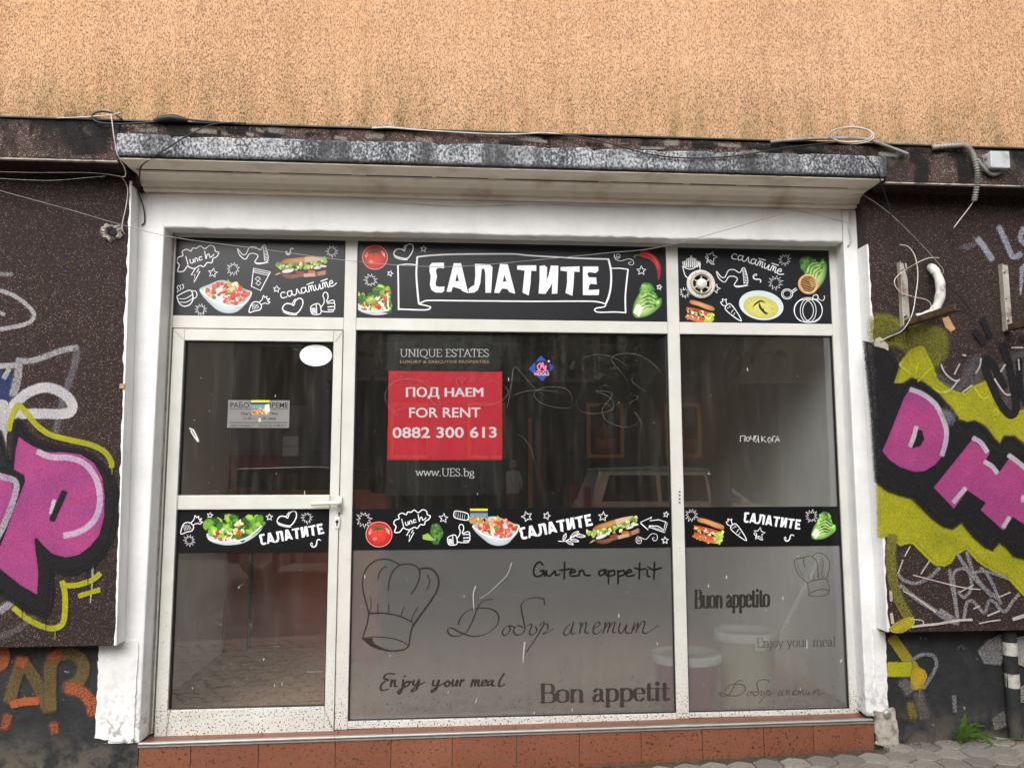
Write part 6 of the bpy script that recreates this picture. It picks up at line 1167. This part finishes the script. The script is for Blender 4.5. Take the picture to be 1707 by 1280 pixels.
q = MB(); q.tube([P(1507, 545, -.26), P(1490, 556, -.25), P(1478, 563, -.24)], lambda f: .009 - .003 * f, 8); q.tube([P(1489, 556, -.25), P(1484, 559, -.248)], .0085, 8); tag(q.build('antenna_plug', M['black_pl']), 'black cable plug lying on the arm end of the left bracket', 'plug')
ragged('bare_patch', [(P(x, y, PAN).x, P(x, y, PAN).z) for x, y in ((1570, 531), (1580, 528), (1592, 548), (1584, 553), (1575, 545))], PAN - .0035, PAN - .002, M['oldwood'], panR, .002, .02, 5)
ragged('broken_render', [(P(x, y, PAN).x, P(x, y, PAN).z) for x, y in ((1453, 570), (1465, 563), (1478, 575), (1480, 585), (1466, 580), (1455, 578))], PAN - .012, PAN - .001, M['mortar'], panR, .005, .015, 6)
# fan and vent in the right sign
fc = P(1167.5, 474.5, SY); fan = thing('extractor_fan', 'round cream extractor fan set in the right sign', 'fan', (fc.x, SY, fc.z))
q = MB(); q.lathe([(.060, -.002), (.079, -.002), (.082, -.006), (.081, -.014), (.074, -.018), (.062, -.018), (.061, -.012)], (fc.x, SY, fc.z), 'y', 40); q.build('flange', M['lid'], fan)
q = MB(); q.lathe([(.060, -.018), (.056, -.034), (.053, -.034), (.050, -.008)], (fc.x, SY, fc.z), 'y', 36); q.build('duct_ring', M['cream_pl'], fan)
q = MB(); q.lathe([(0, -.001), (.06, -.0015)], (fc.x, SY, fc.z), 'y', 24); q.build('cavity', M['dark'], fan)
q = MB(); q.lathe([(0, -.036), (.024, -.035), (.029, -.028), (.029, -.006)], (fc.x, SY, fc.z), 'y', 28); q.build('hub', M['lid'], fan)
for k_ in range(6):
    g = k_ * math.pi / 3 + .5; c_, s_ = math.cos(g), math.sin(g); q = MB(); vs = []
    for r in (.028, .0535):
        for y in (-.012, -.020):
            for tt in (-.0035, .0035): vs.append((fc.x + c_ * r - s_ * tt, SY + y, fc.z + s_ * r + c_ * tt))
    q.add(vs, [(0, 1, 3, 2), (4, 6, 7, 5), (0, 4, 5, 1), (2, 3, 7, 6), (0, 2, 6, 4), (1, 5, 7, 3)]); q.build('spoke', M['cream_pl'], fan)
for k_ in (1, 2, 3, 5, 6, 7, 9, 10, 11, 13, 14, 15, 16, 17, 19, 20, 21, 23):
    g = k_ * math.pi / 14; a = (fc.x + math.cos(g) * .069, fc.z + math.sin(g) * .069); q = MB(); q.box(a[0] - .0019, a[0] + .0019, SY - .0188, SY - .0181, a[1] - .0019, a[1] + .0019); q.build('grille_hole', M['dark'], fan)
vc = P(1346, 475, SY); ven = thing('round_vent', 'small round beige vent with slanted slats in the right sign', 'vent', (vc.x, SY, vc.z))
q = MB(); q.lathe([(.044, -.002), (.058, -.002), (.059, -.010), (.055, -.015), (.046, -.015), (.044, -.006)], (vc.x, SY, vc.z), 'y', 36); q.build('ring', M['beige_pl'], ven)
q = MB(); q.lathe([(0, -.0012), (.045, -.0014)], (vc.x, SY, vc.z), 'y', 24); q.build('cavity', M['dark'], ven)
for i in range(9):
    h_ = -.038 + i * .0095; L_ = math.sqrt(max(1e-6, .0445 ** 2 - h_ ** 2)); q = MB(); a_ = R_(16); vs = []
    for sx in (-1, 1):
        for dz, y in ((-.002, -.004), (.0022, -.004), (.0022, -.011), (-.0002, -.011)):
            x, z = sx * L_, h_ + dz; vs.append((vc.x + x * math.cos(a_) - z * math.sin(a_), SY + y, vc.z + x * math.sin(a_) + z * math.cos(a_)))
    q.add(vs, [(0, 1, 2, 3), (7, 6, 5, 4)] + [(j, (j + 1) % 4, 4 + (j + 1) % 4, 4 + j) for j in range(4)]); q.build('slat', M['beige_pl'], ven)
# down pipe at the right with worn white bands
dp = thing('down_pipe', 'dark down pipe with worn white bands at the right edge of the base wall', 'pipe', (3.482, -.15, gz(3.48)))
q = MB(); q.tube([(3.482, -.148, gz(3.48) - .01), (3.482, -.148, .2), (3.484, -.148, .49)], .034, 14); q.build('pipe', M['base'], dp)
for z0, z1 in ((.355, .42), (.19, .26)): q = MB(); q.lathe([(.0348, z0), (.0352, z0 + .002), (.0352, z1), (.0348, z1 + .002)], (3.4835, -.148, 0), 'z', 16); q.build('white_band', M['worn_white'], dp)
# weed growing at the foot of the wall
wd = thing('weed', 'green dandelion weed growing at the foot of the right base wall', 'plant', (3.17, -.17, gz(3.17)))
rr = random.Random(8)
def leaf(base, tip, w_, bend):
    base, tip = Vector(base), Vector(tip); n = 9; q = MB(); d = tip - base; side = d.cross(Vector((0, 1, .3))).normalized(); vs = []; fs = []
    for i in range(n + 1):
        f_ = i / n; p = base + d * f_ + Vector((0, 0, bend * math.sin(math.pi * f_))); ww = w_ * (math.sin(math.pi * min(1, f_ * .9 + .08)) ** .8) * (1.0 if i % 2 else .55); vs += [p - side * ww, p + Vector((0, -.002, -.003)), p + side * ww]
    for i in range(n): fs += [(i * 3, i * 3 + 1, i * 3 + 4, i * 3 + 3), (i * 3 + 1, i * 3 + 2, i * 3 + 5, i * 3 + 4)]
    q.add(vs, fs); return q
for bx, tx, ty, tz, w_, bd in ((0, .015, -.02, .16, .022, 0), (0, -.06, -.03, .07, .014, .02), (0, .09, -.05, .06, .020, .04), (0, .13, -.06, -.005, .018, .05), (0, .06, -.03, .11, .020, .02), (0, -.04, -.05, .0, .014, .03), (.01, .17, -.04, .01, .012, .04), (0, -.02, -.03, .10, .016, .0), (0, .04, -.08, .02, .018, .03), (0, .11, -.02, .09, .016, .03)):
    leaf((3.17 + bx, -.165, gz(3.17)), (3.17 + tx * 1.05, -.165 + ty * 1.2, gz(3.17) + tz * .95 + .006), w_ * 1.2, bd).build('leaf', M['leaf'], wd)
q = MB(); q.tube([(3.36, -.19, gz(3.36) + .012), (3.42, -.20, gz(3.4) + .02), (3.5, -.2, gz(3.5) + .012)], .003, 6); q.build('stem', M['leaf'], wd)
q = MB(); q.tube([(3.53, -.20, gz(3.5) + .02), (3.57, -.22, gz(3.5) + .012), (3.60, -.22, gz(3.5) + .01)], .012, 7); tag(q.build('yellow_scrap', M['yellow']), 'yellow scrap lying by the down pipe at the photo edge', 'litter')
# grit and dead leaves along the step
q = MB(); rr = random.Random(17)
for i in range(700):
    x = rr.uniform(.6, 3.6); y = -.135 - abs(rr.gauss(0, .035)) if x < 2.73 else -.12 - abs(rr.gauss(0, .03)); s_ = rr.uniform(.002, .006); z = gz(x) + .001
    a = rr.uniform(0, 3); q.add([(x + s_ * math.cos(a + k_ * 2.09), y + s_ * math.sin(a + k_ * 2.09), z) for k_ in range(3)] + [(x, y, z + s_ * .8)], [(0, 1, 3), (1, 2, 3), (2, 0, 3)])
tag(q.build('grit', M['soil']), 'loose grit along the foot of the step', kind='stuff')

# ================================================================ the street behind the camera (the window panes mirror it)
def PM(px, py, D):
    "point at y = -D that the panes mirror towards pixel px, py"
    d = ray(px, py); d.y = -d.y; o = Vector((CAM.x, -CAM.y, CAM.z)); return o + d * ((-D - o.y) / d.y)
rz = -.30
tag(boxo('opposite_pavement', M['paver'], None, -40, 40, -14.0, -11.9, rz - .3, rz + .13), kind='structure')
t = NT('dark_block_wall'); br = t.n('ShaderNodeTexBrick'); mp = t.n('ShaderNodeMapping'); mp.inputs['Rotation'].default_value = (R_(90), 0, 0); t.l(t.co.outputs['Object'], mp.inputs[0]); t.l(mp.outputs[0], br.inputs[0])
br.inputs['Color1'].default_value = (*c8(66, 64, 60), 1); br.inputs['Color2'].default_value = (*c8(78, 75, 70), 1); br.inputs['Mortar'].default_value = (*c8(52, 50, 47), 1); br.inputs['Scale'].default_value = 1.0; br.inputs['Brick Width'].default_value = .8; br.inputs['Row Height'].default_value = .34; br.inputs['Mortar Size'].default_value = .012
t.finish(t.mix(t.ramp(t.noise(5, 5), [(.3, 0.0), (.8, .5)]), br.outputs[0], c8(58, 56, 53)), .8); M['blocks'] = t.m
M['grey_render'] = simple('grey_render', c8(124, 118, 110), .85, .15, 2, .2); M['pale_render'] = simple('pale_render', c8(140, 136, 130), .85, .12, 2, .2); M['yellow_frame'] = simple('yellow_frame_paint', c8(226, 170, 40), .5, .1); M['pane_dark'] = simple('dark_window_pane', (.02, .021, .023), .08, .1, 2, 0)
ob = thing('opposite_building', 'dark block building with yellow window frames across the street, mirrored in the panes', 'building', (5, -14, rz))
boxo('lower_wall', M['blocks'], ob, -2.4, 30, -14.6, -14.0, rz, 3.36); boxo('upper_wall', M['grey_render'], ob, -2.4, 30, -14.6, -13.98, 3.46, 7.4); boxo('string_course', M['pale_render'], ob, -2.5, 30, -14.6, -13.9, 3.365, 3.455)
def ywin(x0, x1, z0, z1, m, y=-13.999):
    o = boxo('window', M['pane_dark'], ob, x0, x1, y - .02, y + .012, z0, z1); w_ = .085
    q = MB(); q.box(x0 - w_, x0, y, y + .06, z0 - w_, z1 + w_); q.box(x1, x1 + w_, y, y + .06, z0 - w_, z1 + w_); q.box(x0, x1, y, y + .06, z0 - w_, z0); q.box(x0, x1, y, y + .06, z1, z1 + w_); q.build('frame', m, o)
    return o
for a, b in (((978, 672), (1040, 763)), ((652, 671), (716, 764)), ((1108, 672), (1170, 763)), ((780, 671), (842, 764))):
    p, r = PM(*a, 14), PM(*b, 14); o = ywin(p.x + .08, r.x - .08, r.z + .08, p.z - .08, M['yellow_frame'])
    q = MB(); cx, cz = (p.x + r.x) / 2, r.z; q.box(cx - .26, cx + .26, -13.986, -13.93, cz + .09, cz + .45); q.lathe([(0, .45), (.11, .5), (.13, .62), (.07, .72), (.0, .82)], (cx - .02, -13.95, cz), 'z', 12); q.build('display_goods', simple('shop_display', c8(170, 60, 60), .6, .3), o)
for i in range(7): ywin(-1.2 + i * 2.6, .0 + i * 2.6, 4.3, 6.1, M['pale_render'], -13.979)
p = PM(880, 697, 14); boxo('door_frame', M['yellow_frame'], ob, p.x, p.x + .1, -13.99, -13.93, rz + .135, p.z); boxo('door', M['pane_dark'], ob, p.x - 1.3, p.x - .001, -13.995, -13.96, rz + .135, p.z)
cb = thing('corner_building', 'pale corner building with red graffiti mirrored in the door glass', 'building', (-12, -22, rz))
boxo('wall', M['pale_render'], cb, -34, -3.3, -24, -22, 1.9, 8); boxo('base', M['grey_render'], cb, -34, -3.3, -24, -21.9, rz, 1.9); p = PM(430, 790, 21.9); boxo('red_graffiti', simple('red_paint', c8(150, 50, 46), .7, .4, 4), cb, p.x - 1.0, p.x + 1.0, -21.898, -21.88, .7, 1.75)
for i in range(5): boxo('window', M['pane_dark'], cb, -22 + i * 4, -20.4 + i * 4, -22.01, -21.97, 3.4, 5.4)
boxo('sign_pillar', M['grey_render'], cb, PM(472, 700, 20).x, PM(503, 700, 20).x, -20.3, -20, rz, 2.6)
for a, b in (((472, 727), (497, 743)), ((471, 744), (497, 760))): p, r = PM(*a, 19.99), PM(*b, 19.99); boxo('notice', M['lid'], cb, p.x, r.x, -19.999, -19.97, r.z, p.z)
def car(label, x, y, col, roofcol, flip=1):
    "boxy hatchback, nose towards +x"
    o = thing('parked_car', label, 'car', (x, y, rz + .01), 'cars parked across the street'); o.rotation_euler.z = 0
    bm_ = simple('car_paint', col, .25, .04, 2, 0, 30, .3, .6); rf_ = simple('car_roof_tint', roofcol, .25, .04, 2, 0, 30, .3, .6)
    X = lambda v: x + v; Z = lambda v: rz + v
    prof = [(-2.0, .35), (-2.06, .6), (-2.05, .95), (-1.98, 1.02), (.62, .98), (1.3, .96), (1.85, .86), (2.04, .72), (2.1, .5), (2.05, .28), (1.75, .22), (-1.7, .22)]
    q = MB(); q.prism([(X(a), Z(b)) for a, b in prof], 'y', y - .86, y + .86); q.build('body', bm_, o, .07)
    q = MB(); lo = [(-1.98, 1.0), (1.05, .97)]; n = 2
    gh = lambda a, b, c, d, w0, w1: [(X(a), y - w0, Z(1.0)), (X(b), y - w0, Z(.97)), (X(b), y + w0, Z(.97)), (X(a), y + w0, Z(1.0)), (X(c), y - w1, Z(1.58)), (X(d), y - w1, Z(1.56)), (X(d), y + w1, Z(1.56)), (X(c), y + w1, Z(1.58))]
    FS = [(0, 3, 2, 1), (4, 5, 6, 7), (0, 1, 5, 4), (1, 2, 6, 5), (2, 3, 7, 6), (3, 0, 4, 7)]
    q.add(gh(-1.96, 1.05, -1.75, .35, .82, .66), FS); q.build('cabin', bm_, o, .03)
    q = MB(); q.prism([(X(-1.8), Z(1.575)), (X(-1.72), Z(1.63)), (X(-.6), Z(1.66)), (X(.2), Z(1.62)), (X(.42), Z(1.555))], 'y', y - .66, y + .66); q.build('roof', rf_, o, .03)
    for s_ in (-1, 1):
        for a, b, c, d in ((-1.75, -.72, -1.58, -.72), (-.64, .22, -.64, .18), (.28, .86, .24, .30)):
            w = lambda zz: y + s_ * (.82 - (zz - 1.0) / .57 * .16 + .006); q = MB(); q.add([(X(a), w(1.04), Z(1.04)), (X(b), w(1.04), Z(1.04)), (X(d), w(1.5), Z(1.5)), (X(c), w(1.5), Z(1.5))], [(0, 1, 2, 3)]); q.build('side_window', M['carglass'], o)
        for wx in (-1.28, 1.3):
            q = MB(); q.lathe([(.17, -.08), (.30, -.09), (.33, -.06), (.33, .06), (.30, .09), (.17, .08)], (X(wx), y + s_ * .80, Z(.33)), 'y', 26); wh = q.build('wheel', M['black_pl'], o)
            q = MB(); q.lathe([(0, s_ * .075), (.08, s_ * .08), (.19, s_ * .07), (.2, s_ * .085)], (X(wx), y + s_ * .805, Z(.33)), 'y', 20); q.build('rim', M['alu'], wh)
        boxo('headlight', M['alu'], o, X(1.86), X(2.09), y + s_ * .80 - .1, y + s_ * .80 + .08, Z(.66), Z(.82), .03); boxo('tail_light', M['redpl'], o, X(-2.08), X(-1.95), y + s_ * .80 - .08, y + s_ * .80 + .075, Z(.78), Z(1.3), .02)
        for hx in (-.55, .38): boxo('door_handle', M['alu'], o, X(hx - .28), X(hx - .1), y + s_ * .872 - .015, y + s_ * .872 + .015, Z(.87), Z(.90), .005)
        boxo('mirror', M['black_pl'], o, X(.62), X(.74), y + s_ * .95 - .09, y + s_ * .95 + .09, Z(1.0), Z(1.14), .03)
        q = MB(); q.add([(X(-.68), y + s_ * .8605, Z(.98)), (X(-.66), y + s_ * .8605, Z(.98)), (X(-.66), y + s_ * .8605, Z(.3)), (X(-.68), y + s_ * .8605, Z(.3))], [(0, 1, 2, 3)]); q.build('door_gap', M['gasket'], o)
    q = MB(); q.add([(X(1.0), y - .70, Z(1.03)), (X(1.0), y + .70, Z(1.03)), (X(.42), y + .58, Z(1.52)), (X(.42), y - .58, Z(1.52))], [(0, 1, 2, 3)]); 
    for v in range(len(q.v)): q.v[v] = (q.v[v][0] + .035, q.v[v][1], q.v[v][2])
    q.build('windscreen', M['carglass'], o); return o
p = PM(950, 800, 10.4); r = PM(1312, 835, 10.4); car('silver grey boxy car with pale roof parked across the street, mirrored in the panes', (p.x + r.x) / 2 + .1, -10.4, c8(236, 234, 230), c8(190, 222, 224))  # pale blue of the roof is a reflection tint put into its colour
p = PM(800, 845, 8.2); car('dark car parked across the street, mirrored under the rent poster', p.x - 2.0, -8.6, c8(22, 22, 26), c8(22, 22, 26))
# street tree: trunk, limbs, leaf-sized faces
def tree(label, x, y, h, r, seed, n=4500):
    rr = random.Random(seed); o = thing('street_tree', label, 'tree', (x, y, rz)); bark = M['bark']
    q = MB(); q.tube([(x, y, rz - .05), (x + .03, y, rz + 1.2), (x - .04, y + .05, rz + h * .55), (x, y, rz + h * .8)], lambda f_: .19 - .1 * f_, 10)
    for k_ in range(7):
        a = k_ * .9; q.tube([(x, y, rz + h * (.42 + .04 * k_)), (x + math.cos(a) * r * .35, y + math.sin(a) * r * .35, rz + h * (.55 + .05 * k_)), (x + math.cos(a) * r * .75, y + math.sin(a) * r * .75, rz + h * (.62 + .05 * k_))], lambda f_: .07 - .05 * f_, 6)
    q.build('trunk', bark, o); q = MB()
    cl = [(x + rr.gauss(0, r * .5), y + rr.gauss(0, r * .5), rz + h * .78 + rr.gauss(0, h * .13)) for _ in range(46)]
    for i in range(n):
        c_ = rr.choice(cl); p = Vector((c_[0] + rr.gauss(0, .32), c_[1] + rr.gauss(0, .32), c_[2] + rr.gauss(0, .25))); u = Vector((rr.gauss(0, 1), rr.gauss(0, 1), rr.gauss(0, 1))).normalized() * .10; v = u.cross(Vector((rr.gauss(0, 1), rr.gauss(0, 1), rr.gauss(0, 1)))).normalized() * .07
        q.add([p - u, p + v, p + u, p - v], [(0, 1, 2, 3)])
    q.build('crown', M['leaf_dark'], o)
M['bark'] = simple('bark', c8(70, 62, 54), .9, .3, 12, .8, 40); M['leaf_dark'] = simple('tree_leaf', c8(60, 78, 38), .6, .4, 3, .1)
p = PM(1198, 700, 7.2); tree('street tree with dark trunk behind the camera, mirrored in the right pane', p.x, -7.2, 6.2, 1.6, 3)
p = PM(760, 600, 9.6); tree('street tree with low crown behind the camera, mirrored above the poster', p.x - .4, -11.0, 6.6, 1.7, 4)
# passers-by
def person(label, x, y, z, top, legs, skin, hair, turn, seed):
    me = bpy.data.meshes.new('body'); rr = random.Random(seed)
    J = {'hip': (0, 0, .92), 'bel': (0, 0, 1.08), 'chest': (0, .01, 1.30), 'neck': (0, 0, 1.45), 'jaw': (0, -.02, 1.52), 'head': (0, -.015, 1.60), 'crown': (0, 0, 1.68), 'sl': (.17, 0, 1.38), 'el': (.24, .02, 1.12), 'wl': (.22, -.12, .93), 'hl': (.21, -.17, .86), 'sr': (-.17, 0, 1.38), 'er': (-.23, .05, 1.12), 'wr': (-.22, .02, .90), 'hr': (-.21, .0, .82), 'pl': (.09, 0, .88), 'kl': (.10, -.10, .50), 'al': (.10, .0, .09), 'tl': (.11, -.15, .03), 'pr': (-.09, 0, .88), 'kr': (-.10, .02, .50), 'ar': (-.10, .16, .11), 'tr': (-.11, .03, .03)}
    RD = {'hip': .14, 'bel': .12, 'chest': .145, 'neck': .055, 'jaw': .068, 'head': .092, 'crown': .06, 'sl': .065, 'el': .045, 'wl': .032, 'hl': .03, 'sr': .065, 'er': .045, 'wr': .032, 'hr': .03, 'pl': .09, 'kl': .062, 'al': .042, 'tl': .04, 'pr': .09, 'kr': .062, 'ar': .042, 'tr': .04}
    E_ = ['hip bel', 'bel chest', 'chest neck', 'neck jaw', 'jaw head', 'head crown', 'chest sl', 'sl el', 'el wl', 'wl hl', 'chest sr', 'sr er', 'er wr', 'wr hr', 'hip pl', 'pl kl', 'kl al', 'al tl', 'hip pr', 'pr kr', 'kr ar', 'ar tr']
    ks = list(J); me.from_pydata([J[k_] for k_ in ks], [tuple(ks.index(v) for v in e.split()) for e in E_], []); ob_ = bpy.data.objects.new('person', me); COL.objects.link(ob_)
    md = ob_.modifiers.new('skin', 'SKIN'); me.skin_vertices[0].data[0].use_root = True
    for i, k_ in enumerate(ks): me.skin_vertices[0].data[i].radius = (RD[k_], RD[k_] * (.75 if k_ in ('hip', 'bel', 'chest') else 1))
    ob_.modifiers.new('sub', 'SUBSURF').levels = 2; ob_.modifiers['sub'].render_levels = 2; ob_.location = (x, y, z); ob_.rotation_euler.z = turn
    t = NT('clothes_' + str(seed)); q = t.n('ShaderNodeSeparateXYZ'); t.l(t.co.outputs['Object'], q.inputs[0]); r = t.n('ShaderNodeMapRange'); t.l(q.outputs[2], r.inputs[0]); r.inputs[1].default_value = 0; r.inputs[2].default_value = 1.75
    cr = t.n('ShaderNodeValToRGB'); cr.color_ramp.interpolation = 'CONSTANT'; t.l(r.outputs[0], cr.inputs[0]); e = cr.color_ramp.elements; e[0].position = 0; e[0].color = (*c8(30, 30, 32), 1); e[1].position = .06; e[1].color = (*legs, 1)
    for pz, cc in ((.55, top), (.83, skin), (.945, hair)): k_ = e.new(pz); k_.color = (*cc, 1)
    me.materials.append(t.finish(cr.outputs[0], .7)); tag(ob_, label, 'person')
p = PM(461, 770, 19.0); person('person in white top left of the walking pair mirrored in the door', p.x, -19.0, rz + .01, c8(220, 220, 220), c8(190, 186, 180), c8(190, 140, 112), c8(40, 30, 26), .6, 1)
p = PM(478, 770, 19.0); person('person in long white shirt, right of a pair in the door reflection', p.x, -19.0, rz + .01, c8(226, 226, 226), c8(200, 198, 196), c8(190, 140, 112), c8(60, 44, 36), .4, 2)
p = PM(856, 780, 12.6); person('person in pale shirt on the far pavement, mirrored beside the rent poster', p.x, -12.6, rz + .13, c8(200, 204, 208), c8(120, 60, 60), c8(180, 132, 108), c8(196, 196, 196), -.8, 3)
